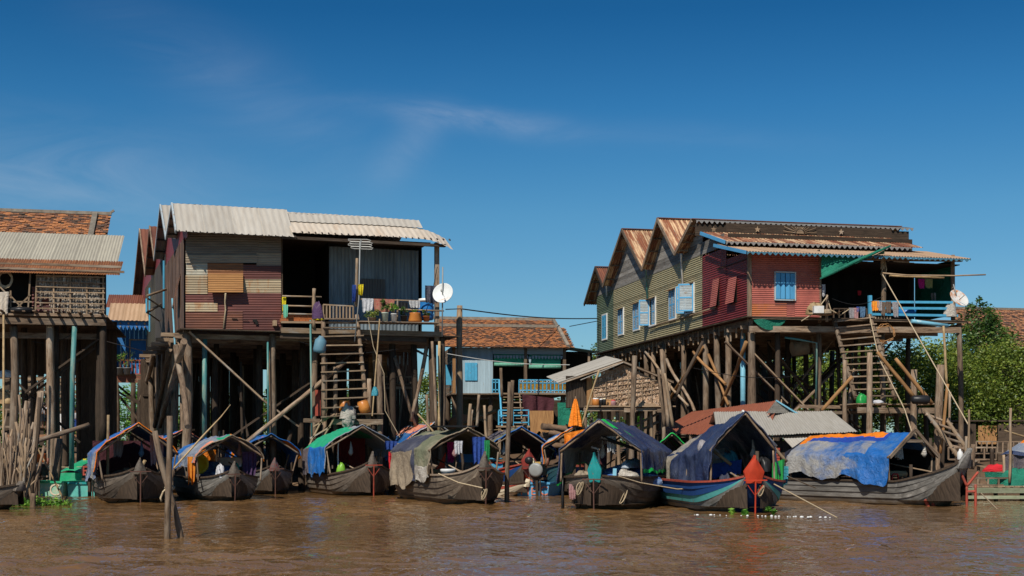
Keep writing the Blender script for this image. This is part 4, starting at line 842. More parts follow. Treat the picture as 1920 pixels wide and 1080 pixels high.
# log ladder down to the water
t = thing('log_ladder', 'rough log ladder slanting down right behind the blue-roofed long boat', 'ladder', P(1790, 840, 46))
for a, b in (((1773, 785), (1832, 868)), ((1735, 770), (1800, 862))): mb = MB(); mb.post(Pl(*b, 45.4, t), Pl(*a, 46.8, t), .08, bend=.02); mb.build('rail', WDL, t)
for i in range(6):
    k = (i+.6)/6.5; a = Pl(1735+65*k, 770+92*k, 46.8-1.4*k, t); b = Pl(1773+59*k, 785+83*k, 46.8-1.4*k, t); mb = MB(); mb.post(a-(b-a)*.15, b+(b-a)*.2, .05, bend=.01); mb.build('rung', WD, t)
# ------------------------------------------------------------------ far left house
F0 = Fr(195, 47, 12)
h0 = thing('stilt_house', 'stilt house cut by the left edge, clay tiles above a grey tin roof', 'house', F0.o, F0.a, 'houses on stilts')
xL = F0.pv(-40, 500).x-1.6
def slope0(name, px0, y0, y1, vlo, vhi, xr_lo, m, pitch, tile=False, amp=.012):
    lo = F0.pv(100, y1, vlo); hi = F0.pv(100, y0, vhi); r = F0.pv(xr_lo, y1, vlo).x; mb = MB()
    if tile: tile_roof(mb, (xL, vlo, lo.z), (r-xL, 0, 0), (0, vhi-vlo, hi.z-lo.z), (0, -1, 1.2), .2, .14)
    else: mb.corr((xL, vlo, lo.z), (r-xL, 0, 0), (0, vhi-vlo, hi.z-lo.z), (0, -.4, 1), pitch, amp, 0)
    mb.build(name, m, h0); return lo, hi, r
lo, hi, r = slope0('roof', 0, 400, 447, 4.6, 6.6, 201, TILE, .1, True)
mb = MB(); mb.beam((xL, 6.6, hi.z+.06), (r, 6.6, hi.z+.06), .16, .12); mb.beam((r-.62, 4.6, lo.z+.08), (r-.62, 6.6, hi.z+.08), .2, .1); mb.beam((r-.1, 6.6, hi.z+.06), (r+.1, 6.6, hi.z+.2), .12, .08); mb.build('ridge_cap', mat('lime_mortar', (.30, .26, .21), (.16, .14, .11), sc=(5, 5)), h0)
mb = MB(); mb.face([(r-.25, 4.6, lo.z-.05), (r-.25, 8.6, lo.z-.05), (r-.25, 6.6, hi.z-.05)]); mb.build('gable', WDD, h0)
slope0('roof', 0, 438, 489, 1.4, 4.7, 219.5, tin('fawn_tin_roof', (.42, .39, .31), (.34, .31, .25), (.36, .22, .12), t3=(.72, .85), rnd=.07, rough=.7, spec=.2), .1)
lo2, hi2, r2 = slope0('roof', 0, 487, 513, -.55, 1.5, 222, T_ORB, .08)
for y, y2, xa, xb, w in ((495, 498, -30, 150, .07), (497, 501, 60, 228, .1), (504, 510, -30, 233, .09), (510, 514, 150, 225, .06)):
    mb = MB(); mb.beam(F0.pv(xa, y, -.3)+Vector((0, 0, .04)), F0.pv(xb, y2, -.3), w, w*.8); mb.build('roof_batten', WD, h0)
zf0 = F0.pv(100, 588, -.2).z
mb = MB(); 
for i in range(24): mb.box((xL/2-.2, -.2+i*.4, zf0-.05), -xL+.6, .37, .05)
mb.build('floor', WDD, h0)
mb = MB(); mb.beam((xL, -.4, F0.pv(100, 603, -.4).z), (.1, -.4, F0.pv(100, 603, -.4).z), .1, .22); mb.beam((xL, .6, F0.pv(100, 630, .6).z), (0, .6, F0.pv(100, 630, .6).z), .08, .2); mb.beam((xL, -.35, F0.pv(100, 591, -.35).z), (.15, -.35, F0.pv(100, 591, -.35).z), .12, .07); mb.build('edge_beam', WD, h0)
mb = MB()
for i in range(12): mb.beam((-4+i*.36, -.7-R(0, .3), zf0+.02), (-4+i*.36, .2, zf0), .1, .03)
mb.build('plank_end', WD, h0)
# leaf panel wall with lattice
a = F0.pv(70, 590, -.12); b = F0.pv(194, 590, -.12); c = F0.pv(70, 513, -.12); W0 = b.x-a.x; H0 = c.z-a.z
mb = MB()
for i in range(1500):
    u = R(.0, 1); v = R(.02, .98)
    if v < .52 and u < .45 and R(0, 1) > (v-.15)*1.2+(u-.1)*.9: continue
    l = R(.12, .26); w = R(.015, .045); p = a+Vector((W0*u, R(-.04, .03), H0*v)); s_ = R(-.25, .25)
    mb.face([p, p+Vector((w, R(-.02, .02), 0)), p+Vector((w+s_*l, R(-.02, .02), -l)), p+Vector((s_*l, R(-.02, 0), -l*R(.8, 1.1)))], 0, [(u*4, v*2), (u*4+.03, v*2), (u*4+.03, v*2+l), (u*4, v*2+l)])
mb.build('leaf_thatch', THATCH, h0)
mb = MB(); mb.box((a.x+W0*.5, .0, a.z+H0*.74), W0, .03, H0*.5); mb.box((a.x+W0*.76, .0, a.z+H0*.27), W0*.48, .03, H0*.54); mb.build('leaf_backing', THATCH, h0)
mb = MB()
for i in range(5): x = a.x+W0*(i/4); mb.beam((x-(.06 if i == 0 else 0), -.22, a.z-.05), (x-.0, -.2, c.z), .05, .04, (0, 1, 0))
for j in range(8): z = a.z+H0*(j+.15)/7.6; mb.beam((a.x-.03, -.24, z), (b.x+.06, -.24, z+R(-.03, .03)), .03, .035)
mb.build('lattice', WDL, h0)
mb = MB(); g0 = F0.pv(60, 590, 0); mb.corr(g0, (0, 0, .95), (F0.pv(125, 590, 0).x-g0.x, 0, 0), (0, -1, 0), .13, .03, ripple=.012); mb.build('rusty_sheet', T_RED, h0)
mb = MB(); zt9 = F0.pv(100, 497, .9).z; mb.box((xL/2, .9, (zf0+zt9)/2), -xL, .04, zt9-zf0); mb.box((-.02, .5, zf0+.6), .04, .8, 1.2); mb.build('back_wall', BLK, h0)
mb = MB(); mb.beam(F0.pv(191, 592, -.1), F0.pv(191, 515, -.1), .13, .13, (0, 1, 0)); mb.build('corner_post', WDD, h0)
mb = MB(); 
for a_, b_ in (((20, 592), (20, 545)), ((52, 590), (57, 512)), ((0, 566), (60, 566)), ((8, 578), (62, 578)), ((17, 552), (54, 590)), ((27, 582), (57, 553)), ((0, 538), (14, 552))): mb.beam(F0.pv(*a_, -.25), F0.pv(*b_, -.25), .05, .05, (0, 1, 0))
mb.build('railing', WDL, h0)
for px, r, t_, m in ((25, .16, 612, WD), (95, .16, 592, WD), (192, .14, 592, WDD), (187, .16, 600, WDD), (104, .14, 612, WDD)):
    p = F0.pv(px, 700, 0 if m == WD else .5); stilt(h0, (p.x, p.y), r, F0.pv(px, t_, p.y).z, m, .03)
mb = MB(); mb.post(F0.pv(193, 830, -.2), F0.pv(193, 600, -.2), .14, bend=.02); mb.build('stilt', WDD, h0)
for v in (2.5, 5, 7.5):
    for u in (-.3, -1.6, -3.3): stilt(h0, (u, v), .13, zf0-.1, WDD)
mb = MB(); mb.tube([F0.pv(140, 612, -.4), F0.pv(136, 700, -.45), F0.pv(134, 880, -.5)], .085, 12); mb.build('soil_pipe', PVC, h0)
for a_, b_, v, w in (((185, 636), (35, 745), .3, .24), ((182, 650), (55, 742), .5, .12), ((30, 715), (150, 830), .9, .2)):
    mb = MB(); mb.beam(F0.pv(*a_, v), F0.pv(*b_, v), .07, w, (0, 1, 0)); mb.build('brace', WDD, h0)
mb = MB()
for i in range(int(-xL/.2)): mb.box((xL+i*.2, 8.2, zf0/2+2.3), .21, .03, zf0-4.5+R(-.2, .2))
for i in range(9): mb.box((-1.3+i*.15, 6, zf0/2+.5), .16, .03, zf0-.4)
mb.build('under_floor_backdrop', WDD, h0)  # added boards that make the space below this floor read black
mb = MB(); mb.beam(P(6, 1000, 44.5), P(7, 590, 44.5), .06, .06, (0, 1, 0)); solo('bamboo_pole', mb, BAM, 'upright pale bamboo pole at the very left edge', 'pole')
# things under / on the far left house
def coil(name, c, r, m, label, n=9, sq=1.2, ang=0, cat='rope', turns=7, th=.012, ax='y'):
    mb = MB(); pts = []
    for i in range(turns*n*2):
        t = i/(n*2)*2*math.pi; rr_ = r*(1+.12*math.sin(i*1.3))
        pts.append(Vector((math.cos(t)*rr_+.05*math.sin(i*.37)*r, .03*math.sin(i*.7), math.sin(t)*rr_*sq+.1*r*math.sin(i*.21))))
    mb.tube(pts, th, 5, caps=False); return solo(name, mb, m, label, cat, c)
coil('rope_coil', P(10, 524, 46.2), .22, ROPE, 'big tan rope coil hanging under the eave, far left', turns=9, th=.014)
mb = MB(); drape(mb, (0, 0, 0), (.62, 0, .04), .75, wav=.05, wf=4); solo('hanging_cloth', mb, HAMM, 'cream striped cloth hanging over the rail at the left edge', 'cloth', P(-18, 549, 45.9))
mb = MB(); mb.lathe([(0, 0), (.3, .02), (.42, .12), (.40, .2), (.3, .24), (.05, .26)], n=20); o = solo('black_basin', mb, PL_BLACK, 'upturned black basin on the far left balcony floor', 'basin', P(42, 590, 46.2))
# ------------------------------------------------------------------ blue house behind
FB = Fr(206, 66, 12)
hb = thing('blue_house', 'small bright blue wooden house with toothed valance, seen between two stilt houses', 'house', FB.o, FB.a)
def bz(py, v=0): return FB.pv(240, py, v).z
WB = 4.2
mb = MB(); plankwall(mb, (.1, 0, bz(705)), (WB, 0, 0), (0, 0, bz(600)-bz(705)), 20); mb.build('front_wall', P_BLUE, hb)
mb = MB(); plankwall(mb, (.12, -1.1, bz(703, -1)), (0, 1.1, 0), (0, 0, 2.3), 4, nrm=(-1, 0, 0)); mb.build('side_post', P_CYAN, hb)
a = FB.pv(243.5, 637, -.04); b = FB.pv(275, 676, -.04); mb = MB(); cx, cz = (a.x+b.x)/2, (a.z+b.z)/2; mb.box((cx, -.05, cz), b.x-a.x, .03, a.z-b.z)
w_ = mb.build('window', P_BLUE, hb); mb = MB()
for s_ in (-1, 1): mb.box((cx+s_*(b.x-a.x)/2, -.07, cz), .06, .05, a.z-b.z+.06); mb.box((cx, -.073, cz+s_*(a.z-b.z)/2), b.x-a.x, .05, .06)
mb.build('frame', WDL, w_)
mb = MB(); zt0 = bz(602, -1.2)
mb.box((WB/2, -1.2, zt0-.12), WB, .03, .24)
for i in range(22): x = .15+i*.19; mb.prism([Vector((x-.09, -1.21, zt0-.24)), Vector((x+.09, -1.21, zt0-.24)), Vector((x, -1.21, zt0-.45))], (0, -.02, 0))
va = mb.build('valance', P_BLUE, hb); mb = MB()
for i in range(11): mb.tube([(.2+i*.38, -1.235, zt0-.12), (.2+i*.38, -1.25, zt0-.12)], .05, 8); mb.tube([(.2+i*.38, -1.235, zt0-.27), (.2+i*.38, -1.25, zt0-.27)], .035, 6)
mb.build('ornament', WDL, va)
mb = MB(); mb.corr((0, -1.4, bz(601, -1.4)), (WB+.2, 0, 0), (0, 1.9, bz(569, .5)-bz(601, -1.4)), (0, -.4, 1), .2, .015); mb.build('roof', T_TANO, hb)
mb = MB(); mb.corr((-.25, .6, bz(577, .6)), (WB+.2, 0, 0), (0, 2, bz(553, 2.6)-bz(577, .6)), (0, -.4, 1), .1, .012); mb.build('roof', T_RUST, hb)
mb = MB(); mb.box((WB/2, -.5, bz(703, -1.1)), WB, 1.4, .07); mb.build('balcony_floor', WD, hb)
mb = MB(); railing(mb, (.2, -1.1, bz(703, -1.1)+.05), (WB, -1.1, bz(703, -1.1)+.05), bz(677, -1.1)-bz(703, -1.1), 22, .05); mb.build('balustrade', P_REDI, hb)
mb = MB()
for i in range(14): mb.box((.3+i*.3, -1.0, bz(694, -1)), .22, .03, .55)
mb.build('balcony_panel', P_SKY, hb)
mb = MB(); mb.box((WB/2, -1.15, bz(711, -1.1)), WB, .08, .34); bm = mb.build('beam', T_RUST, hb)
mb = MB(); p = FB.pv(245, 716, -1.2); mb.text('YYYL', (p.x, p.y, p.z), (1, 0, 0), (0, 0, 1), .22, .004); mb.build('lettering', WDL, bm)
for px, m in ((206, WD), (219, WD), (262, WDD)): p = FB.pv(px, 700, -1.15); stilt(hb, (p.x, p.y), .14, bz(600 if px == 206 else 712, -1.1), m)
for u in (1, 2.6, 4.2): stilt(hb, (u, 2.5), .14, 5, WDD)
for a_, b_ in (((200, 705), (262, 757)), ((215, 732), (262, 790)), ((222, 735), (275, 765))): mb = MB(); mb.beam(FB.pv(*a_, -.6), FB.pv(*b_, -.6), .1, .22, (0, 1, 0)); mb.build('brace', WDD, hb)
for y in (665, 663): pass
for i, (y0, y1) in enumerate(((652, 664), (665.5, 678))):
    a = P(205, y1, 64.6); b = P(213.5, y0, 64.6); mb = MB(); mb.box((0, 0, 0), b.x-a.x, .06, b.z-a.z); mb.box((0, -.035, 0), (b.x-a.x)*.9, .01, (b.z-a.z)*.88)
    solo('white_board', mb, P_WHITE, ['upper', 'lower'][i]+' white board nailed to the post left of the blue house', 'board', (a+b)/2)
# potted plants helper
def potplant(px, py, Y, rp_, hp, m, fr_, fh, label, n=160, lf=LF1, seed=1, group=None, sz=.09, prof=None):
    t = thing('potted_plant', label, 'potted plant', P(px, py, Y), 0, group); mb = MB(); mb.lathe(prof or [(0, 0), (rp_*.78, 0), (rp_*.95, hp*.9), (rp_*1.05, hp*.92), (rp_*1.05, hp), (rp_*.9, hp), (rp_*.85, hp*.93), (0, hp*.9)], n=18); mb.build('pot', m, t)
    leaf_mesh('leaves', [(0, 0, hp+fh*.55, fr_, fr_, fh*.5)], n, sz, lf, t, seed); mb = MB()
    for i in range(5): mb.tube([(R(-.03, .03), R(-.03, .03), hp*.9), (R(-.6, .6)*fr_, R(-.6, .6)*fr_, hp+fh*R(.5, .95))], .007, 4)
    mb.build('stem', BARK, t); return t
gpp = 'potted plants on the far blue balcony'
potplant(223.5, 702, 64.8, .22, .32, PL_GREY, .28, .8, 'left potted shrub on the blue house balcony', 180, LF3, 21, gpp)
potplant(238.5, 702, 64.8, .2, .32, PL_GREY, .28, .8, 'right potted shrub on the blue house balcony', 160, LF1, 22, gpp)
# ------------------------------------------------------------------ centre house
FCt = Fr(852, 62, 8)
hc = thing('wooden_house', 'pale blue plank house with mossy clay tile roof and green blinds', 'house', FCt.o, FCt.a)
def cz_(py, v=0, px=950): return FCt.pv(px, py, v).z
def cx_(px, v=0): return FCt.pv(px, 700, v).x
ez = cz_(651, -.5); rz1 = cz_(614, 1.9); mb = MB(); xa = cx_(822, -.5); xb = cx_(1078, -.5)
tile_roof(mb, (xa, -.5, ez), (xb-xa, 0, 0), (0, 2.4, rz1-ez), (0, -1, 2), .15, .13); mb.build('roof', TILE, hc)
mb = MB(); z0, z1 = cz_(616, 3.4), cz_(600, 4.8); tile_roof(mb, (cx_(822, 3.4), 3.2, z0-.15), (cx_(1050, 3.4)-cx_(822, 3.4), 0, 0), (0, 1.6, z1-z0+.15), (0, -1, 2), .15, .13); mb.build('roof', TILE, hc)
LM = bpy.data.materials['lime_mortar']
mb = MB(); mb.beam((xa, 1.9, rz1+.08), (xb-.3, 1.9, rz1+.08), .16, .13); mb.beam((xb-.32, -.5, ez+.08), (xb-.4, 1.9, rz1+.1), .15, .12); mb.beam((xa, 4.8, z1+.06), (cx_(1050, 3.4), 4.8, z1+.06), .16, .14); mb.beam((cx_(1046, 3.4), 3.2, z0), (cx_(1046, 3.4), 4.8, z1+.06), .15, .12); mb.build('ridge_cap', LM, hc)
fz = cz_(738); tz = cz_(652)
mb = MB(); plankwall(mb, (0, 0, fz), (cx_(924), 0, 0), (0, 0, tz-fz), 15, th=.03); mb.build('front_wall', P_LBLUE, hc)
mb = MB()
for i in range(16): mb.box((-.01-R(0, .02), 2.4, fz+.07+i*.14), .02, 4.8, .13)
mb.build('side_wall', WDO if False else WD, hc)
mb = MB(); mb.beam((-.02, -.03, fz-.05), (-.02, -.03, tz), .14, .1, (0, 1, 0)); mb.build('corner_post', WDO, hc)
a = FCt.pv(871.5, 680, -.05); b = FCt.pv(895, 713.5, -.05); mb = MB()
for i in range(4): w = (b.x-a.x)/4; mb.box((a.x+w*(i+.5), -.06, (a.z+b.z)/2), w-.008, .03, a.z-b.z)
mb.build('shutter', P_CYAN, hc)
a = FCt.pu(829, 683, -.3); mb = MB(); mb.box((-.25, 1.2, (cz_(682)+cz_(716))/2-.05), .5, .04, .95); mb.box((-.04, .6, (cz_(682)+cz_(712))/2), .03, .35, .8); mb.build('side_shutter', P_CYAN, hc)
mb = MB(); mb.box((cx_(856), -.06, cz_(664)), .09, .04, .38); mb.build('white_plate', P_WHITE, hc)
# valance + blinds
mb = MB(); vz = cz_(664, -.05); mb.box(((cx_(923)+cx_(1056))/2, -.05, (tz+vz)/2), cx_(1056)-cx_(923), .03, tz-vz)
n = 22; x0_, x1_ = cx_(925), cx_(1055)
for i in range(n):
    x = x0_+(x1_-x0_)*(i+.5)/n; w = (x1_-x0_)/n*.42; q = .16 if i not in (11,) else .3
    mb.prism([Vector((x+w*math.cos(t), -.07, vz-q*.35+q*math.sin(t)*-1 if True else 0)) for t in np.linspace(0, math.pi, 8)], (0, .02, 0))
mb.build('valance', P_LBLUE, hc)
for xa_, xb_, y1 in ((926, 984, 687), (992, 1051, 691)):
    mb = MB(); A = cx_(xa_, .06); B = cx_(xb_, .06); zt2 = cz_(662, .06); zm2 = cz_(y1-7, .06); zb2 = cz_(y1, .06)
    mb.grid(lambda u, v: Vector((A+(B-A)*u, .06+.02*math.sin(v*9), zt2+(zm2-zt2)*v)), 6, 6, lu=B-A, lv=.6)
    mb.tube([(A, .04, (zm2+zb2)/2), (B, .04, (zm2+zb2)/2)], (zm2-zb2)/2, 10, 1); mb.build('roll_blind', [BLIND, BLINDL], hc)
mb = MB(); 
for px in (985, 1058): mb.beam((cx_(px), -.02, fz-.1), (cx_(px), -.02, tz), .14, .12, (0, 1, 0))
mb.build('verandah_post', WD, hc)
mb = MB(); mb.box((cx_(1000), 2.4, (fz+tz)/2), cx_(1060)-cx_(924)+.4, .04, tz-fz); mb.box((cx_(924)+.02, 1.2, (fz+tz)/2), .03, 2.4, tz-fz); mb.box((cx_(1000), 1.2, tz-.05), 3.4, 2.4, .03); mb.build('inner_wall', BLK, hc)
mb = MB(); mb.box((cx_(955), 2.5, fz-.04), cx_(1064)-cx_(846), 6, .06); mb.beam((cx_(850), -.1, cz_(742)), (cx_(1060), -.1, cz_(740)), .08, .1); mb.beam((cx_(850), -.05, cz_(747)), (cx_(940), -.05, cz_(747)), .08, .1); mb.build('floor', WD, hc)
br = MB(); br2 = MB(); br3 = MB()
A, B = cx_(973, -.5), cx_(1062, -.5); zA, zB = cz_(737, -.5), cz_(712, -.5)
for z in (zA, zA+(zB-zA)*.22, zA+(zB-zA)*.78, zB): br.beam((A, -.5, z), (B, -.5, z), .04, .05)
for i in range(13): x = A+(B-A)*i/12; br.beam((x, -.5, zA), (x, -.5, zB), .04, .04, (0, 1, 0))
for i in range(12):
    x = A+(B-A)*(i+.5)/12
    if i % 1 == 0: br2.obox((x, -.49, (zA+zB)/2), (.055, 0, 0), (0, .01, 0), (0, 0, (zB-zA)*.26))
for zc in (zA+(zB-zA)*.11, zA+(zB-zA)*.89):
    for i in range(9):
        x = A+(B-A)*(i+.5)/9; s_ = 1 if i % 3 == 0 else -1
        if i % 3 == 1: br2.obox((x, -.49, zc), (.13, 0, 0), (0, .01, 0), (0, 0, .045))
        else:
            for q in (-.05, .05):
                for g in (-1, 1): br3.beam((x+q-.04*s_, -.52, zc), (x+q+.04*s_, -.52, zc+g*.055), .015, .025, (0, 1, 0))
bal = br.build('balcony_railing', P_CYAN, hc); br2.build('ochre_panel', mat('ochre_ornament', (.50, .27, .03), (.12, .08, .03), sc=(16, 16)), bal); br3.build('chevron', P_WHITE, bal)
mb = MB(); A2, B2 = cx_(923, -.5), cx_(935, -.5)
for z in (zA, zA+.15, zB-.12, zB): mb.beam((A2, -.5, z), (B2, -.5, z), .04, .05)
for x in (A2, (A2+B2)/2, B2): mb.beam((x, -.5, zA), (x, -.5, zB), .04, .04, (0, 1, 0))
mb.build('balcony_railing', P_CYAN, hc)
mb = MB(); mb.beam((B, -.5, zA), (B, .0, zA), .04, .04); mb.beam((A2, -.5, fz-.02), (B, -.5, fz-.02), .1, .07); mb.build('balcony_edge', WDL, hc)
for px in (850, 919, 985, 1058): p = FCt.pv(px, 750, 0); stilt(hc, (p.x, p.y), .14, fz-.05, WD)
for px in (880, 950, 1020, 840):
    for v in (2.5, 5): p = FCt.pv(px, 750, v); stilt(hc, (p.x, p.y), .13, fz-.05, WDD)
mb = MB(); mb.box((cx_(960, 5.5), 5.6, fz/2+.3), 5, .05, fz-.8); mb.build('under_floor_backdrop', WDD, hc)
# lean-to on its right
mb = MB(); q0 = FCt.pv(1062, 653, .3); q1 = FCt.pv(1122, 662, .3); mb.corr((q0.x, -.6, q0.z-.02), (0, 3, .15), (q1.x-q0.x, 0, q1.z-q0.z), (0, 0, 1), .1, .012); lt = mb.build('lean_to_roof', PVCB, hc)
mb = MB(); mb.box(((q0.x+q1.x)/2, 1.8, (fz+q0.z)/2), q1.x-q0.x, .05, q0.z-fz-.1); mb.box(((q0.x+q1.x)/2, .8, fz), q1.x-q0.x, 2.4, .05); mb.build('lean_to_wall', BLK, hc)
mb = MB(); mb.beam(FCt.pv(1104, 745, -.3), FCt.pv(1104, 660, -.3), .1, .1, (0, 1, 0)); mb.build('lean_to_post', WD, hc)
stairs('wooden_stairs', 'short wooden stairs with blue handrail up to the green-blind verandah', FCt, (941, 740), (974, 740), (943, 800), (979, 800), -.6, -2.2, 6, poles=False)
mb = MB(); mb.beam(FCt.pv(936, 712, -.6), FCt.pv(941, 800, -2.3), .07, .07); mb.beam(FCt.pv(935, 770, -2.3), FCt.pv(935, 797, -2.3), .06, .06, (0, 1, 0))
for y in (769, 779, 792): mb.beam(FCt.pv(935, y, -2.3), FCt.pv(992, y, -2.3), .05, .05)
for x in (962, 991): mb.beam(FCt.pv(x, 769, -2.3), FCt.pv(x, 798, -2.3), .05, .05, (0, 1, 0))
solo('blue_handrail', mb, P_CYAN, 'bright blue handrail around the foot of the middle house stairs', 'railing', FCt.o, FCt.a)
mb = MB(); mb.box((0, 0, 0), 1.5, 1.2, .08)
for x in (-.6, .6): mb.box((x, -.5, -.55), .12, .12, 1.0)
solo('small_landing', mb, WDL, 'small plank landing inside the low blue handrail', 'platform', P(962, 800, 60))
mb = MB(); drape(mb, FCt.pv(979, 739, -.75), FCt.pv(1039, 747, -.75), 1.05, wav=.07, n=20, drop2=.9)
solo('maroon_blanket', mb, CL_MAR, 'large maroon blanket hung below the blue balcony', 'blanket', FCt.o, FCt.a)
# ------------------------------------------------------------------ brown house behind the left house
FW = Fr(690, 57, 10)
hw = thing('wooden_house', 'dark brown plank house glimpsed under the potted-plant balcony', 'house', FW.o, FW.a)
wx = lambda px, v=0: FW.pv(px, 700, v).x
wz = lambda py, v=0: FW.pv(735, py, v).z
mb = MB(); plankwall(mb, (0, 0, wz(716)), (wx(772), 0, 0), (0, 0, wz(640)-wz(716)), 11, nrm=(0, -1, 0)); mb.build('front_wall', tin('brown_board', (.20, .10, .065), (.12, .06, .04), (.3, .2, .14), sc=(9, 1), rough=.85), hw)
mb = MB()
for i in range(12): mb.box((wx(708), -.04, wz(715)+.05+i*.13), wx(726)-wx(692), .02, .12)
mb.build('slatted_panel', WDO, hw)
mb = MB(); mb.corr(FW.pv(752, 640, -.6), FW.pv(804, 668, -.6)-FW.pv(752, 640, -.6), (0, 3, .3), (0, 0, 1), .1, .03); mb.corr(FW.pv(752, 640, -.6)+Vector((-2, 0, -.6)), Vector((2, 0, .6)), (0, 3, .3), (0, 0, 1), .1, .03); mb.build('roof', T_RUST, hw)
mb = MB(); mb.box((wx(735), -.3, wz(722)), wx(775)-wx(690), .8, .08); railing(mb, (wx(706), -.6, wz(721)), (wx(770), -.6, wz(721)), .3, 12, .05); mb.beam((wx(700), -.6, wz(728)), (wx(772), -.6, wz(728)), .1, .12); mb.build('balcony', WDO if False else WD, hw)
for px in (700, 735, 768): stilt(hw, (wx(px), -.2), .13, wz(722), WD)
# ------------------------------------------------------------------ palm-leaf hut
FH = Fr(1098, 46, 4)
hh_ = thing('palm_leaf_hut', 'small gabled hut with woven palm-leaf front on a low platform', 'hut', FH.o, FH.a)
hp = lambda px, py, v=0: FH.pv(px, py, v)
pk, le, re = hp(1168, 676, -.18), hp(1047, 718, -.18), hp(1263, 715, -.18)
D_ = Vector((0, 4.2, .42))
mb = MB(); mb.corr(le, D_, pk-le, (-.3, 0, 1), .09, .012); mb.build('roof', T_GREY, hh_)
mb = MB(); a2_ = hp(1090, 713, -.4); mb.corr(a2_, D_*.6, hp(1170, 680, -.4)-a2_, (-.3, 0, 1), .09, .012); mb.build('roof', T_GREY, hh_)
mb = MB(); mb.corr(pk, D_, re-pk, (.3, 0, 1), .09, .012); mb.build('roof', T_TAN, hh_)
mb = MB(); mb.beam(le-Vector((0, 0, .04)), pk-Vector((0, 0, .04)), .05, .07, (0, 1, 0)); mb.beam(pk-Vector((0, 0, .04)), re-Vector((0, 0, .04)), .05, .07, (0, 1, 0)); mb.build('rafter', WD, hh_)
wl = [hp(1113, 758), hp(1238, 760), hp(1240, 718), hp(1168, 683), hp(1112, 712)]
mb = MB(); mb.prism(wl, (0, .05, 0)); ww = mb.build('woven_wall', WEAVE, hh_)
mb = MB()
for i in range(700):
    u = R(0, 1); v = R(0, 1); px = 1113+u*125; top = 712-(px-1112)*.52 if px < 1168 else 683+(px-1168)*.49; py = 758+(top+3-758)*v; p = hp(px, py, -.02); l = R(.08, .18); w = R(.03, .07)
    mb.face([p, p+Vector((w, R(-.03, 0), .01)), p+Vector((w*R(.5, 1), R(-.05, -.01), -l)), p+Vector((0, R(-.05, 0), -l*R(.7, 1)))], 0, [(u*3, v*2), (u*3+w, v*2), (u*3+w, v*2+l), (u*3, v*2+l)])
mb.build('leaf_scales', WEAVE, ww)
mb = MB()
for k in range(7):
    y0 = 752-k*9; mb.beam(hp(1114, y0+2, -.07), hp(1172 if k > 4 else 1236, y0-16+k*1.3, -.07), .02, .025, (0, 1, 0))
for px in (1136, 1158, 1178, 1204, 1222, 1236): mb.beam(hp(px, 758, -.08), hp(px, 700 if px < 1190 else 718, -.08), .025, .02, (0, 1, 0))
mb.build('wall_batten', WDL, hh_)
mb = MB(); mb.box(hp(1105.5, 734, -.05), .2, .04, .92); mb.build('door_board', WDO, hh_)
mb = MB(); mb.corr(hp(1062, 764, 0.05), hp(1100, 764, .05)-hp(1062, 764, .05), (0, 0, .85), (0, -1, 0), .09, .01); mb.box(hp(1080, 735, .1), .7, .04, 1.1); mb.build('side_bay_wall', WDD, hh_)
mb = MB(); mb.box(hp(1168, 742, 3.5), 2.3, .04, .7); mb.box(hp(1240, 742, 2), .04, 3, .7); mb.build('rear_wall', WDD, hh_)
zp = hp(1170, 762).z; mb = MB()
for i in range(12): mb.box((hp(1175, 762).x, -.75+i*.4, zp-.02), 3.0+R(-.15, .1), .37, .04)
mb.build('platform_floor', WDL, hh_)
mb = MB(); mb.beam(hp(1094, 768, -.8), hp(1253, 768, -.8), .07, .1); mb.beam(hp(1170, 769, -.9), hp(1192, 769, -.9), .12, .14); mb.beam(hp(1232, 770, -.9), hp(1256, 770, -.9), .1, .12); mb.build('platform_beam', WD, hh_)
for px, v in ((1100, -.6), (1122, -.4), (1140, 0), (1160, -.5), (1200, -.5), (1222, -.3), (1245, -.5), (1130, 2), (1175, 2), (1215, 2), (1190, 3.5), (1240, 3)): p = hp(px, 790, v); stilt(hh_, (p.x, p.y), .075, zp-.05, random.choice([WD, WD, WDL]), .03)
for a_, b_ in (((1150, 815), (1235, 775)), ((1120, 780), (1160, 812)), ((1235, 790), (1180, 815))): mb = MB(); mb.post(hp(*a_, -.2), hp(*b_, -.2), .05); mb.build('brace', WD, hh_)
postthing(1190, 667, 830, 44.6, .10, 'tall sharpened post standing before the palm-leaf hut', zb=-.3, px2=1184)
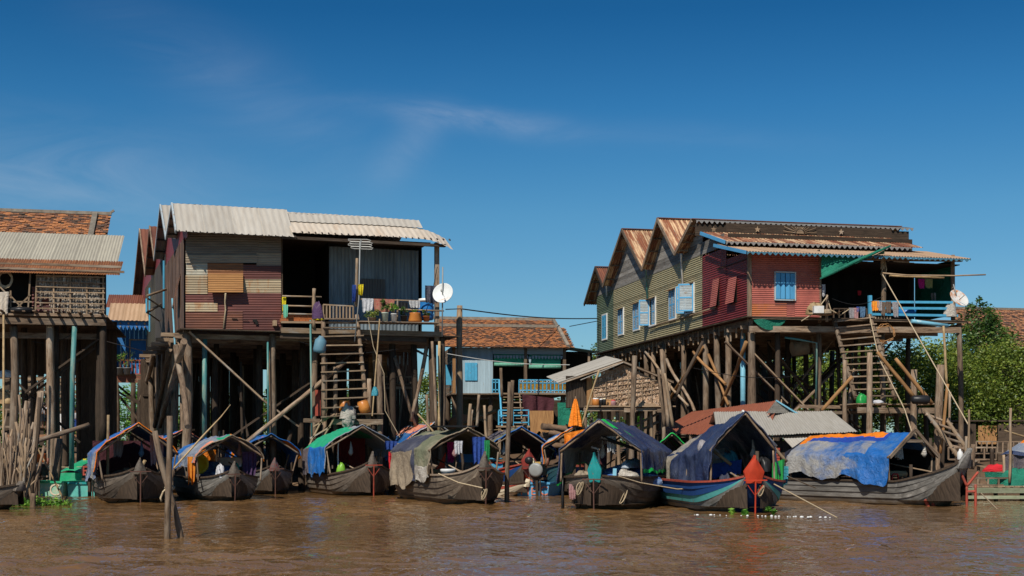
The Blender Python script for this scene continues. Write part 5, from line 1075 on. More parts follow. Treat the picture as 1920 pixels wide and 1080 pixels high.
# ------------------------------------------------------------------ low sheds behind the boats
def shed(label, quad, m, wallm, base, extra=None, pitch=.09):
    # quad: pixel+depth corners eaveL, eaveR, ridgeR, ridgeL
    q = [P(*c) for c in quad]; o = (q[0]+q[1])/2; o.z = 0; t = thing('low_shed', label, 'shed', o); q = [p-o for p in q]
    U = q[1]-q[0]; mb = MB(); n = int(U.length/pitch*5)
    mb.grid(lambda u, v: q[0].lerp(q[1], u).lerp(q[3].lerp(q[2], u), v)+Vector((0, 0, .012*math.cos(u*U.length/pitch*6.283)+.012*(int(u*U.length/.85) % 2))), n, 3, lu=U.length, lv=(q[3]-q[0]).length); mb.build('roof', m, t)
    bk = (q[2]-q[1]); bk.z = 0; e0 = q[3]+Vector((0, 2.2, -.8)); e1 = q[2]+Vector((.6, 1.8, -.8))
    mb = MB(); mb.grid(lambda u, v: q[3].lerp(q[2], u).lerp(e0.lerp(e1, u), v), 20, 2, lu=4, lv=2); mb.build('rear_roof', m, t)
    mb = MB(); a = q[0]+Vector((.35, .5, -.12)); b = q[1]+Vector((-.3, .5, -.12)); a0 = Vector((a.x, a.y, base)); b0 = Vector((b.x, b.y, base)); plankwall(mb, a0, b0-a0, Vector((0, 0, a.z-base)), max(6, int((b-a).length/.2))); mb.build('front_wall', wallm, t)
    mb = MB(); c = q[2]+Vector((0, 2, -.9)); plankwall(mb, b0, Vector((c.x-b0.x, c.y-b0.y, 0)), Vector((0, 0, q[1].z-base)), 10); mb.build('side_wall', wallm, t)
    for k in (0, .33, .66, 1): p = q[0].lerp(q[1], k); mb = MB(); mb.post((p.x*.97, p.y+.12, -.8), (p.x*.97, p.y+.12, p.z-.03), .06); mb.build('post', WD, t)
    mb = MB(); mb.beam(q[0]+Vector((.1, .1, -.06)), q[1]+Vector((0, .1, -.06)), .05, .07); mb.build('eave_beam', WDD, t)
    return t, o
t, o = shed('low shed under a rust-brown tin roof between the hut and navy boat', ((1228, 813, 47), (1440, 818, 44), (1460, 751, 46.5), (1298, 772, 51)), tin('red_brown_tin', (.33, .105, .055), (.25, .08, .045), (.40, .20, .12), sc3=(9, .3), t3=(.66, .8), rnd=.12), WDD, .3)
mb = MB(); a = P(1436, 775, 45.3)-o; b = P(1450, 752, 45.9)-o; c = P(1496, 776, 46.6)-o
q_ = P(1490, 774, 46.2)-o
for k_ in range(14): mb.obox(a.lerp(q_, .5)+(b-a.lerp(q_, .42))*((k_+.5)/14), (q_-a)*.5*(1-(k_+.5)/14), (0, .012, 0), (b-a)*.5/14); mb.build('gable_sheet', T_GREY, t)
mb = MB(); mb.beam(P(1455, 751, 46)-o, P(1497, 777, 46)-o, .05, .13, (0, 1, 0)); mb.build('barge_board', PVCB, t)
t, o = shed('low shed with grey tin roof behind the navy-tarp boat', ((1345, 819, 43.2), (1609, 810, 43.6), (1560, 771, 46.3), (1338, 772, 46.0)), T_GREY, WDD, .3)
mb = MB(); a = P(1497, 852, 42.4)-o; mb.corr(a, P(1553, 850, 42.4)-o-a, P(1468, 822, 43)-o-a, (0, -1, .5), .09, .013); mb.build('lower_awning', T_WHITE, t)
mb = MB()
for i in range(7): mb.beam(P(1405, 842+i*5, 43.7)-o, P(1462, 842+i*5, 43.7)-o, .03, .07)
mb.build('red_slats', P_REDI, t)
# far right tile roof behind the trees
FT = Fr(1860, 74, 12)
ht = thing('wooden_house', 'house with brown clay tile roof mostly hidden behind the right trees', 'house', FT.o, FT.a)
mb = MB(); a = FT.pv(1835, 655, 0); b = FT.pv(1850, 580, 3.4); tile_roof(mb, (a.x, 0, a.z), (8, 0, 0), (0, 3.4, b.z-a.z), (0, -1, 1), .17, .15); mb.build('roof', TILE2, ht)
mb = MB(); plankwall(mb, (a.x+.4, .5, 2), (7.5, 0, 0), (0, 0, a.z-2), 24); mb.build('front_wall', WDD, ht)
mb = MB(); mb.beam((a.x, 3.4, b.z+.05), (a.x+8, 3.4, b.z+.05), .15, .12); mb.build('ridge_cap', LM, ht)
for u in (0, 2, 4, 6): stilt(ht, (a.x+.5+u, .5), .14, 2.2, WDD)
# dark storage hut with woven door
FD = Fr(1832, 55, 0)
hd = thing('storage_hut', 'dark hut with a tan woven door under the right trees', 'hut', FD.o, 0)
a = FD.pv(1834, 832); b = FD.pv(1867, 799); mb = MB(); mb.box(((a.x+b.x)/2, -.03, (a.z+b.z)/2), b.x-a.x, .04, b.z-a.z+.04)
for i in range(4): mb.box((a.x+(b.x-a.x)*i/3, -.06, (a.z+b.z)/2), .035, .02, b.z-a.z)
mb.build('door', WDO, hd)
mb = MB(); 
for x0_, w in ((-.9, .85), (.85, 1.6)): mb.box((x0_+w/2-.0, .02, 1.8), w, .05, 1.6)
mb.box((.4, .9, 2.7), 3, 2, .06); mb.box((.4, 1.8, 1.8), 3, .05, 1.7); mb.build('wall', WDD, hd)
# ------------------------------------------------------------------ trees
gT = 'trees behind the stilt houses'
def tr_(label, px, Y, blobs, n, m, seed, size=.2, name='riverside_tree', g=gT):
    base = P(px, 840, Y); base.z = gz(base.x, Y)-.1; tree(name, label, base, blobs, n, size, m, seed, g)
tr_('broad olive-green tree behind the right landing and its leaning poles', 1740, 58, [(-.6, 0, 3.3, 1.9, 1.4, 1.5), (1.2, .3, 2.6, 1.5, 1.2, 1.5), (-1.4, .4, 4.2, 1.3, 1.1, .9), (.8, 0, 4.2, 1.3, 1.1, .9), (-.2, -.3, 1.8, 1.6, 1.1, 1.1)], 16000, LF1, 1, .16)
tr_('round bushy tree in front of the tile roof at the right edge', 1880, 56, [(0, 0, 3.2, 1.5, 1.3, 1.5), (-1.0, 0, 2.4, 1.2, 1.1, 1.3), (.9, .2, 2.4, 1.3, 1.1, 1.4), (0, -.2, 4.2, 1.0, .9, .8), (-.6, -.2, 1.6, 1.0, .9, .8), (1.6, 0, 3.4, 1, 1, 1)], 20000, LF1, 2, .15)
tr_('dark glossy tree with the tallest crown right of the satellite dish', 1825, 61, [(0, 0, 5.0, 1.3, 1.1, 1.2), (.3, 0, 6.3, .8, .7, .7), (-.7, 0, 3.8, 1.3, 1.1, 1.2), (.9, .2, 5.4, .9, .8, .6), (.2, 0, 3.0, 1.6, 1.2, 1.2), (.15, 0, 7.0, .35, .35, .4)], 12000, LF2, 3, .18)
tr_('leafy tree filling the gap behind the right-hand post row', 1690, 66, [(0, 0, 3.4, 2.2, 1.2, 1.4), (1.5, 0, 4.4, 1.6, 1.2, 1.0), (-1.5, 0, 4.0, 1.4, 1.2, 1.0), (0, 0, 2.2, 2.0, 1.2, .9)], 12000, LF1, 4)
for i, (px, Y, w, h, lb) in enumerate(((1290, 78, 4, 4.8, 'tree seen through the olive house stilts, behind the hut'), (1385, 80, 4, 4.8, 'tree seen through the stilts under the maroon wall'), (1480, 76, 4.4, 7.6, 'tree seen through the front stilts under the red wall'), (1570, 78, 4, 7.2, 'tree seen behind the foot of the right stairs'))):
    tr_(lb, px, Y, [(0, 0, h*.6, w*.6, 1.4, h*.36), (-w*.35, 0, h*.45, w*.45, 1.2, h*.3), (w*.35, 0, h*.5, w*.45, 1.2, h*.35)], 9000, LF3 if i < 2 else LF1, 10+i, .26)
tr_('distant tree crown above the blue lean-to roof', 1108, 90, [(0, 0, 6.2, .9, .8, .9), (.5, 0, 5.0, 1.2, 1, 1.1), (-.2, 0, 3.6, 1.4, 1, 1.4)], 3000, LF1, 15, .24)
tr_('pale green tree in the gap under the blue house', 240, 84, [(0, 0, 2.6, 1.3, 1, 1.4), (.6, 0, 3.6, .7, .8, .9), (-.6, 0, 1.5, 1.1, 1, 1)], 3200, LF3, 16, .2)
tr_('tall bushes in the gap left of the middle house', 800, 74, [(0, 0, 2.4, .9, 1, 1.5), (.3, 0, 3.8, .6, .8, .9), (-.6, 0, 1.6, 1.0, 1, 1)], 3600, LF1, 17, .17)
tr_('bright broad-leafed shrub below the gap left of the middle house', 806, 64, [(0, 0, 1.0, .6, .5, .5), (.4, 0, .5, .7, .5, .5)], 700, LF3, 18, .26, 'leafy_shrub', 'shrubs on the bank')
tr_('small feathery shrub among the posts, left of the blue-orange boat', 176, 46, [(0, 0, 1.3, .35, .3, .45), (.2, 0, .8, .4, .3, .3)], 700, LF2, 19, .10, 'leafy_shrub', 'shrubs on the bank')
for i, (px, Y, lb) in enumerate(((650, 100, 'far tree glimpsed under the left stairs'), (450, 104, 'far tree hidden behind the dark left stilts'), (90, 100, 'far tree behind the far left house'), (960, 96, 'far tree behind the middle house'), (1210, 100, 'far tree behind the palm-leaf hut'))):
    tr_(lb, px, Y, [(0, 0, 3.0, 2.6, 1.5, 1.8), (-2, 0, 2.2, 2.0, 1.5, 1.6), (2, 0, 2.4, 2.0, 1.5, 1.6)], 2600, LF1, 30+i, .32)
# ------------------------------------------------------------------ boats
TP_BLUED2 = cloth('royal_blue_tarp', (.02, .07, .38), (.05, .12, .4))
RUSTI = paint('rusty_iron', (.13, .062, .045), (.07, .04, .03), t3=(.5, .7))
def wn_(x, y, s): return (math.sin(x*1.7+s)+math.sin(y*2.3+s*1.3+x*.6)+math.sin((x+y)*3.1+s*2.1)*.6+math.sin(x*5.3-y*4.1+s*.7)*.4+math.sin(x*9.1+y*7.3+s)*.2)/3
def boat(label, px, py, th, L, B, hull, fb=.55, bow=.25, prowm=None, prowh=.62, stripes=None, bracket=True, canopy=None, name='fishing_boat', group='tarp-roofed fishing boats moored along the bank', rail=None, pw=.19, seed=1, brm=None, lean=.18, stem=.13, sw=.03, fin=True):
    """bow waterline at photo pixel; th = heading, degrees right of straight-at-camera; local +x is the bow"""
    rs = random.Random(seed); Y = CH*FPX/(py-HZ); o = Vector(((px-960)/FPX*Y, Y, 0)); t = thing(name, label, 'boat', o, math.radians(th-90), group)
    S = []; n1_, n2_ = 12, 16
    for i in range(n1_+1):
        s = i/n1_; x = -L+s*(L-1.5); e = max(0, (.35-s)/.35); b = B/2*(1-.55*e**2); S.append((x, -.3+.25*e**2, b*.55, x, fb+.28*e**2, b))
    for i in range(1, n2_+1):
        q = i/n2_; zg = fb+bow*q**1.4+sw*q**7; b = B/2*(1-q**2.8)+pw*.9*q**2.8; wb = (B/2*.55*(1-q)+stem*q) if q < .7 else None
        if wb is None: k = (q-.7)/.3; wb = (B/2*.55*.3+stem*.7)*(1-k)+pw*.9*k
        S.append((-1.5+q*1.62, -.3+(zg+.3)*q**2.4, wb, -1.5+q*1.56, zg, b))
    def sec(k, side):
        xb, zb, wb, xg, zg, b = S[k]; pts = []
        for j in range(7):
            f = j/6; bul = math.sin(f*math.pi)*.10*min(1, (zg-zb)); x = xb+(xg-xb)*f; z = zb+(zg-zb)*f; y = wb+(b-wb)*(f**.75)+bul
            pts.append(Vector((x, side*y, z)))
        return pts
    mb = MB(); strk = [rs.random() for _ in range(6)]; m_of = stripes or [0]*6
    for side in (1, -1):
        for j in range(6):
            lap = .0
            def hf(u, v, j=j, side=side):
                k = round(u*(len(S)-1)); p = sec(k, side)[j+round(v)]; return p+Vector((0, side*(.028 if round(v) == 0 else .0)*(1 if j else 0)*max(0, min(1, (len(S)-4-k)/9)), 0))
            mb.grid(hf, len(S)-1, 1, m_of[j], strk[j], lu=L, lv=.2)
    for k in range(len(S)-1):
        a, b = S[k], S[k+1]; mb.face([(a[0], -a[2], a[1]), (b[0], -b[2], b[1]), (b[0], b[2], b[1]), (a[0], a[2], a[1])], m_of[0] if not stripes else (len(hull)-1 if isinstance(hull, list) else 0), None, .5, True)
    a = sec(0, 1); b = sec(0, -1)
    for j in range(6): mb.face([a[j], a[j+1], b[j+1], b[j]], m_of[j], None, strk[j])
    mb.build('hull', hull, t)
    mb = MB()
    for side in (1, -1):
        for k in range(len(S)-1):
            a, b = sec(k, side), sec(k+1, side); i_ = Vector((0, -side*.05, 0))
            mb.face([a[6]+i_, b[6]+i_, Vector((b[2].x, b[2].y-side*.06, .12)), Vector((a[2].x, a[2].y-side*.06, .12))], 0, None, .4, True)
    for k in range(len(S)-2): a, b = S[k], S[k+1]; ya, yb = a[5]*.9, b[5]*.9; mb.face([(a[3], -ya, .14), (b[3], -yb, .14), (b[3], yb, .14), (a[3], ya, .14)], 0, None, rs.random())
    mb.build('inner_planking', WDD, t)
    for side in (1, -1):
        mb = MB(); pts = [sec(k, side)[6]+Vector((0, side*.01, .015)) for k in range(len(S))]
        for p, q in zip(pts, pts[1:]): mb.beam(p, q, .09, .05, rnd=.5)
        mb.build('gunwale', rail or WDD, t)
    # spade-shaped prow head
    zg = S[-1][4]; xg = S[-1][3]+.03; w = pw; mb = MB(); H = max(.1, prowh-.14)
    pr = [(-w*.85, -.05), (w*.85, -.05), (w*1.08, H*.38), (w*.0, H), (-w*1.08, H*.38)]
    for k in range(5): pass
    P3 = [Vector((xg+lean*z+.05*(1-abs(y)/w), y, zg+z)) for y, z in pr]; dv = Vector((-.09, 0, .01)); mid = Vector((xg+.09+lean*H*.3, 0, zg+H*.3)); rn = .5
    pb = Vector((xg+.07, 0, zg-.05)); 
    if fin: w = pw*1.12
    def wd(f):
        if fin: return w*max(.05, 1-max(0, (f-.12)/.88)**1.25)
        return w*(.78+.27*min(1, f/.42))*(1 if f < .42 else max(.04, max(0, 1-(f-.42)/.58)**1.12))
    nf = 12; fr_ = [[Vector((xg+.012+lean*H*f+.07*(1-abs(y)), y*wd(f), zg-.16+(H+.16)*f)) for y in (-1, -.5, 0, .5, 1)] for f in [i/nf for i in range(nf+1)]]
    mb.grid(lambda u, v: fr_[round(v*nf)][round(u*4)], 4, nf, 0, rn); mb.grid(lambda u, v: fr_[round(v*nf)][4-round(u*4)]*1.0+dv, 4, nf, 0, rn)
    for e_ in (0, 4): mb.grid(lambda u, v: fr_[round(v*nf)][e_]+dv*u, 1, nf, 0, rn)
    mb.build('prow', prowm or (hull[0] if isinstance(hull, list) else hull), t)
    if bracket:
        mb = MB(); xb_ = xg+.14; zz = zg-.08; g = brm or RUSTI
        mb.beam((xb_, -.3, zz), (xb_, .3, zz), .03, .03); br_ = t; bb = mb.build('iron_bracket', g, t); mb = MB(); mb.beam((xb_, 0, zz+.02), (xb_-.05, 0, -.5), .024, .032, (0, 1, 0)); mb.build('shaft', g, bb)
        for s_ in (-1, 1): mb = MB(); mb.beam((xb_-.02, s_*.2, zz-.12), (xb_-.03, s_*.02, zz-.36), .016, .016); mb.build('stay', g, bb)
    if canopy:
        c = dict(x0=-1.7, x1=-L+.7, w=B/2+.25, ze=1.45, zr=2.2, fl=lambda v: .3, fr=lambda v: .3, mats=[TP_BLUE], mf=None, drop=.12, rake=.25, amp=.035, rnd=.25, over=.1, nu=96, posts=True, hem=None, bulge=0, sag=.03, wood=WD); c.update(canopy)
        ln = c['x0']-c['x1']
        def prof(u, v):
            # u 0..1 left flap bottom .. right flap bottom
            fl, fr = c['fl'](v), c['fr'](v); w = c['w']; dz = c['drop']*v*ln/4; zr = c['zr']-dz; ze = c['ze']-dz*.6; sl = math.hypot(w, zr-ze)
            T = fl+fr+2*sl; d = u*T
            if d < fl: f = 1-d/fl if fl > 0 else 0; return (w+c['bulge']*f*.5+.04*f, ze-fl*f)
            d -= fl
            if d < sl: f = d/sl; return (w*(1-f), ze+(zr-ze)*(f+c['rnd']*math.sin(f*math.pi)*.5*(1-f)))
            d -= sl
            if d < sl: f = 1-d/sl; return (-w*(1-f), ze+(zr-ze)*(f+c['rnd']*math.sin(f*math.pi)*.5*(1-f)))
            d -= sl; f = d/fr if fr > 0 else 0; return (-w-c['bulge']*f*.5-.04*f, ze-fr*f)
        sd_ = seed*3.7
        def surf(u, v):
            y, z = prof(u, v); x = c['x0']-v*ln; k = c['amp']; hang = max(0, c['ze']-z); rf = max(0, (z-c['ze'])/(c['zr']-c['ze']))
            x += c['rake']*rf*(1-v)**6 + wn_(y*3, 0, sd_+5)*.05*((1-v)**8+v**8)
            kk = k*(1+2.2*min(1, hang)); fold = math.sin(x*7+wn_(x*2, z, sd_)*3)*.03*min(1, hang*2)
            cr = abs(math.sin(x*4.3+y*2.1+wn_(x*3, y*3, sd_+9)*2.5))**6*.018+wn_(x*8, y*7+z*5, sd_+4)*.012; z += cr; y += (1 if y > 0 else -1)*cr*(1 if hang > 0 else .3)
            z += wn_(x*2.1, y*2.4+z, sd_)*k-c['sag']*math.cos(x/ln*math.pi*4)*(.3+.7*(1-rf))
            y += (1 if y > 0 else -1)*(wn_(x*2.6, z*2, sd_+2)*kk*.8+fold) if abs(y) > c['w']*.6 else 0
            if hang > .05: z += .05*wn_(x*2.2, 1, sd_+3)*hang*3
            return Vector((x, y, z))
        mb = MB(); mb.grid(surf, c['nu'], 56, rnd=rs.random(), lu=4, lv=ln, matfn=c['mf']); tp = mb.build('tarp', c['mats'], t)
        if c['hem']:
            mb = MB(); pts = [surf(u, 0)+Vector((.01, 0, 0)) for u in np.linspace(0.03, .97, 40)]; mb.tube(pts, .02, 5, caps=False); mb.build('hem', c['hem'], tp)
        W = c['wood']
        for xx, v in ((c['x0'], 0), (c['x1'], 1)):
            dz = c['drop']*v*ln/4; zr, ze = c['zr']-dz-.05, c['ze']-dz*.6-.05
            for s_ in (1, -1): mb = MB(); mb.post((xx+(.02 if v else -.04), s_*(c['w']+.02), ze-.02), (xx+(c['rake']*.8 if not v else 0), 0, zr), .035, bend=.02); mb.build('rafter', W, t)
        mb = MB(); mb.post((c['x1'], 0, c['zr']-c['drop']*ln/4-.08), (c['x0']+c['rake'], 0, c['zr']-.08), .035, bend=.01); mb.build('ridge_pole', W, t)
        if c['posts']:
            for xx in (c['x0']-.06, (c['x0']+c['x1'])/2, c['x1']+.06):
                for s_ in (1, -1):
                    dz = c['drop']*((c['x0']-xx)/ln)*ln/4*.6; mb = MB(); mb.post((xx, s_*min(B/2-.06, c['w']), fb-.1), (xx, s_*(c['w']-.04), c['ze']-dz-.05), .03, bend=.02); mb.build('canopy_post', W, t)
    return t
def bloc(t, p): m = Matrix.Translation(t.location) @ Matrix.Rotation(t.rotation_euler.z, 4, 'Z'); return m @ Vector(p)
def onb(fn, name, t, p, m, label, cat, group=None, rz=0):
    mb = MB(); fn(mb); return solo(name, mb, m, label, cat, bloc(t, p), t.rotation_euler.z+rz, group)
def bundle(mb, sx, sy, sz, seed, nu=26, nv=14, lump=.25):
    def fn(u, v):
        th = u*2*math.pi; ph = (v-.02)*math.pi/2*1.02; k = 1+lump*wn_(math.cos(th)*2+seed, math.sin(th)*2+v*2, seed)
        return Vector((math.cos(th)*math.cos(ph)**.7*sx*k if ph < math.pi/2 else 0, math.sin(th)*math.cos(ph)**.7*sy*k if ph < math.pi/2 else 0, max(0, math.sin(ph))*sz*k))
    mb.grid(fn, nu, nv, lu=2*sx, lv=2*sz)
def bucket(r, h, m, label, loc, cat='bucket', lid=None, band=None, group=None, rx=0):
    t = thing('bucket', label, cat, loc, 0, group); mb = MB(); mb.lathe([(0, 0), (r*.8, 0), (r*.97, h*.85), (r*1.05, h*.87), (r*1.05, h), (r*.94, h), (r*.9, h*.85), (0, h*.1)], n=20); mb.build('body', m, t)
    if lid: mb = MB(); mb.lathe([(r*1.07, h*.96), (r*1.07, h*1.04), (r*.9, h*1.08), (0, h*1.08)], n=20); mb.build('lid', lid, t)
    if band: mb = MB(); mb.lathe([(r*.86, h*.12), (r*.96, h*.62)], n=20); mb.v = [(x*1.02, y*1.02, z) for x, y, z in mb.v]; mb.build('band', band, t)
    return t
def hangcloth(px, py, Y, w, h, m, label, cat='garment', name='hanging_garment', ang=0, group=None, wf=2, drop2=None, wav=.04):
    mb = MB(); drape(mb, (-w/2, 0, 0), (w/2, 0, 0), h, wav=wav, wf=wf, drop2=drop2); return solo(name, mb, m, label, cat, P(px, py, Y), ang, group)
def pxY(py): return CH*FPX/(py-HZ)
# --- boat with blue and orange tarp, left
lin = lambda a, b: (lambda v: a+(b-a)*v)
b2 = boat('dark boat with blue and orange tarp and a pink shirt hanging', 262, 944, 21, 6.2, 2.1, [HULLK], seed=2, prowh=.46, bow=.06, fb=.76, sw=.2, pw=.16, prowm=HULLK,
  canopy=dict(x0=-.6, x1=-4.6, w=1.16, ze=1.5, zr=2.36, fl=lin(.12, .1), fr=lambda v: .75+.1*math.sin(v*9), mats=[TP_BLUE, TP_OR, TP_BLUED, TP_GREYB], hem=TP_OR, rnd=.35,
   mf=lambda u, v: (1 if .18 < v < .42 and u > .5 and u < .78 else (2 if u > .78 else 0))))
onb(lambda mb: drape(mb, (0, -.2, 0), (0, .2, 0), .85, wav=.04, nrm=(1, 0, 0)), 'hanging_shirt', b2, (-1.3, .62, 2.0), CL_PINK, 'dusty pink shirt hanging under the blue and orange tarp', 'shirt')
onb(lambda mb: bundle(mb, .8, .5, .42, 3), 'sack_heap', b2, (-2.4, -.25, .5), TP_BROWN, 'heap of sacking and nets under the blue and orange tarp', 'sack')
onb(lambda mb: mb.tube([(0, 0, 0), (.25, .35, .75)], .05, 8), 'pale_pole', b2, (-1.2, -.1, .5), BAM, 'short thick yellow pole propped at the prow, left boat', 'pole')
onb(lambda mb: drape(mb, (0, -.15, 0), (0, .15, 0), .5, wav=.03, nrm=(1, 0, 0)), 'rag', b2, (-1.9, -.45, 1.85), CL_GREY, 'grey rag hanging left under the blue and orange tarp', 'rag')
onb(lambda mb: drape(mb, (0, -1, 0), (0, 1, 0), 1.3, wav=.04, nrm=(1, 0, 0)), 'curtain', b2, (-4.9, 0, 1.85), CL_MAR, 'dark maroon curtain closing the back of the left tarp', 'curtain')
# --- grey boat with crowded canopy
b3 = boat('grey boat with ragged blue-green patched canopy and yellow basin hanging', 438, 939, 24, 6, 2.05, [HULLG], seed=3, prowh=.46, bow=.05, fb=.67, sw=.18, pw=.16, prowm=HULLK,
  canopy=dict(x0=-.5, x1=-4.4, w=1.05, ze=1.40, zr=2.04, fl=lin(.2, .2), fr=lin(.25, .4), mats=[TP_GREYB, TP_BLUED, TP_TEAL, TP_OR, TP_BLUE, TP_SALM], rnd=.6, amp=.05, hem=TP_BROWN,
   mf=lambda u, v: (2 if v < .12 and .5 < u < .64 else 3 if v < .06 and u < .5 else 5 if v < .05 and u > .7 else 0 if u > .5 and v < .5 else 1 if v < .8 else 4)))
onb(lambda mb: mb.lathe([(0, 0), (.22, .02), (.30, .13), (.33, .14), (.31, .17), (.2, .05)], ax=(1, -.3, 0), n=20), 'yellow_basin', b3, (-1.6, -.75, 1.12), PL_YEL, 'yellow plastic basin hanging under the ragged patched canopy', 'basin')
bucket(.2, .34, PL_WHITE, 'white lidded bucket aboard the grey boat with the ragged canopy', bloc(b3, (-1.5, -.42, .3)), lid=PL_GREEN, band=PL_RED)
onb(lambda mb: bundle(mb, 1.1, .6, .5, 8, lump=.35), 'net_heap', b3, (-2.7, .1, .55), NET_B, 'heap of blue net and bedding under the ragged canopy', 'net')
onb(lambda mb: drape(mb, (-.05, -.22, 0), (.1, .2, 0), 1.1, wav=.07, wf=3, nrm=(1, 0, 0), drop2=.8), 'patterned_cloth', b3, (-1.0, .72, 1.5), CL_PURP, 'purple patterned cloth hanging on the right of the ragged canopy', 'cloth')
onb(lambda mb: drape(mb, (-.05, -.12, 0), (.1, .08, 0), .85, wav=.06, wf=2, nrm=(1, 0, 0)), 'orange_blue_jacket', b3, (-.9, -1.1, 1.35), [CL_ORP], 'orange and blue jacket hanging at the left of the ragged canopy', 'jacket')
onb(lambda mb: drape(mb, (0, -.1, 0), (.1, .06, 0), .9, wav=.06, wf=2, nrm=(1, 0, 0)), 'blue_sleeve_cloth', b3, (-1.05, -1.0, 1.42), CL_BLUE, 'dark blue cloth hanging beside the orange jacket', 'cloth')
onb(lambda mb: bundle(mb, .2, .14, .32, 4, lump=.5), 'newspaper_bag', b3, (-.35, -.35, .7), CL_WHITE, 'crumpled white bag by the prow of the ragged-canopy boat', 'bag')
onb(lambda mb: mb.box((0, 0, .15), .5, .7, .3), 'cardboard_box', b3, (-3.4, .6, 1.0), P_WHITE, 'white carton deep inside the ragged canopy', 'box')
onb(lambda mb: drape(mb, (0, -.55, 0), (0, .1, 0), .8, wav=.03, nrm=(1, 0, 0)), 'orange_sheet', b3, (-4.8, .35, 1.55), TP_OR, 'orange sheet hanging behind the ragged canopy', 'sheet')
onb(lambda mb: bundle(mb, .15, .15, .5, 6, lump=.2), 'green_bag', b3, (-1.7, .45, .6), PL_TEAL, 'teal plastic bag aboard the ragged-canopy boat', 'bag')
mb = MB(); mb.tube([P(326, 878, 38.5), P(380, 818, 39.5), P(414, 782, 40), P(432, 759, 40.3)], [.03, .03, .02, .012], 6); solo('punt_pole', mb, BAM, 'long thin bamboo pole slanting over the ragged canopy', 'pole')
# --- small boat behind
b4 = boat('small grey boat with a blue and orange striped arched canopy, behind', 514, 927, 21, 5, 1.7, [HULLG], seed=4, prowh=.44, bow=.05, fb=.74, sw=.18, pw=.16, prowm=paint('worn_red_grey', (.16, .12, .11), (.26, .04, .04), t3=(.5, .6)),
  canopy=dict(x0=-.8, x1=-4.0, w=1.05, ze=1.45, zr=2.10, fl=lin(.25, .5), fr=lin(.5, .6), mats=[TP_BLUE, TP_OR, TP_GREYB, TP_BLUED], rnd=.5, hem=TP_BLUE,
   mf=lambda u, v: (1 if (.52 < u < .66 and .08 < v < .25) or (u > .66 and .3 < v < .55) or (u < .28 and v < .2) else 2 if .36 < u < .46 else 0)))
onb(lambda mb: mb.box((0, 0, .12), .25, .3, .25), 'blue_crate', b4, (-.9, .45, .5), PL_BLUE, 'blue plastic box on the small boat with the striped canopy', 'box')
onb(lambda mb: mb.tube([(0, 0, 0), (-.9, .15, 1.1)], .03, 6), 'black_prop', b4, (-.7, -.1, .7), WDD, 'black stick leaning inside the striped arched canopy', 'stick')
onb(lambda mb: bundle(mb, .7, .4, .35, 5), 'clothes_heap', b4, (-2.4, .0, .5), CL_GREY, 'grey heap of cloth inside the striped arched canopy', 'cloth')
# --- green tarp boat
b5 = boat('black boat with a green tarp, blue side sheet and red iron bracket', 697, 930, 24, 5.4, 2.2, [HULLK], seed=5, prowh=.52, sw=.22, bow=.22, fb=.68, pw=.15, lean=.1, brm=P_REDI,
  canopy=dict(x0=-1.2, x1=-4.0, w=1.25, ze=1.62, zr=2.38, fl=lin(.3, .3), fr=lambda v: .95 if v > .1 else .8, mats=[TP_TEAL, TP_BLUE, TP_GREYB, TP_PURP], rnd=.45, hem=TP_GREYB,
   mf=lambda u, v: (1 if u > .76 and v < .75 else 3 if u > .76 else 2 if u < .2 or (v < .07) else 2 if u < .47 and v < .35 else 0)))
onb(lambda mb: drape(mb, (0, -.1, 0), (0, 1, 0), 1.2, wav=.06, nrm=(1, 0, 0), drop2=1.6), 'red_curtain', b5, (-3.2, -.2, 1.95), CL_RED, 'dark red curtain inside the green tarp', 'curtain')
onb(lambda mb: drape(mb, (0, -.1, 0), (0, .12, 0), .62, wav=.04, nrm=(1, 0, 0)), 'red_shirt', b5, (-.85, 1.0, 1.48), CL_REDC, 'bright red shirt hanging at the right post of the green tarp', 'shirt')
onb(lambda mb: drape(mb, (0, -.25, 0), (0, .2, 0), .3, wav=.05, nrm=(1, 0, 0)), 'blue_rag', b5, (-.84, 1.0, 1.85), CL_BLUE, 'dark blue rag above the red shirt', 'rag')
onb(lambda mb: drape(mb, (0, -.15, 0), (0, .15, 0), .55, wav=.03, nrm=(1, 0, 0)), 'grey_towel', b5, (-.8, 1.32, 1.78), CL_GREY, 'grey towel hung at the right eave of the green tarp', 'towel')
onb(lambda mb: bundle(mb, .17, .17, .42, 9, lump=.2), 'lime_bag', b5, (-1.15, -.72, .65), PL_LIME, 'lime green plastic bag left inside the green tarp', 'bag')
onb(lambda mb: bundle(mb, .22, .15, .16, 4), 'lime_bowl', b5, (-.95, -.5, .65), PL_LIME, 'small lime bowl beside the lime green bag', 'bowl')
bucket(.34, .34, PL_BLACK, 'round black tub under the green tarp', bloc(b5, (-1.7, -.25, .55)), 'tub')
onb(lambda mb: mb.box((0, 0, .18), .35, .5, .36), 'brown_box', b5, (-1.8, .45, .55), mat('cardboard', (.22, .13, .07), (.16, .09, .05)), 'brown box beside the black tub', 'box')
onb(lambda mb: mb.post((0, 0, 0), (0, 0, 1.35), .03), 'white_pipe', b5, (-1.6, -.68, .5), P_WHITE, 'white pipe standing left inside the green tarp', 'pipe')
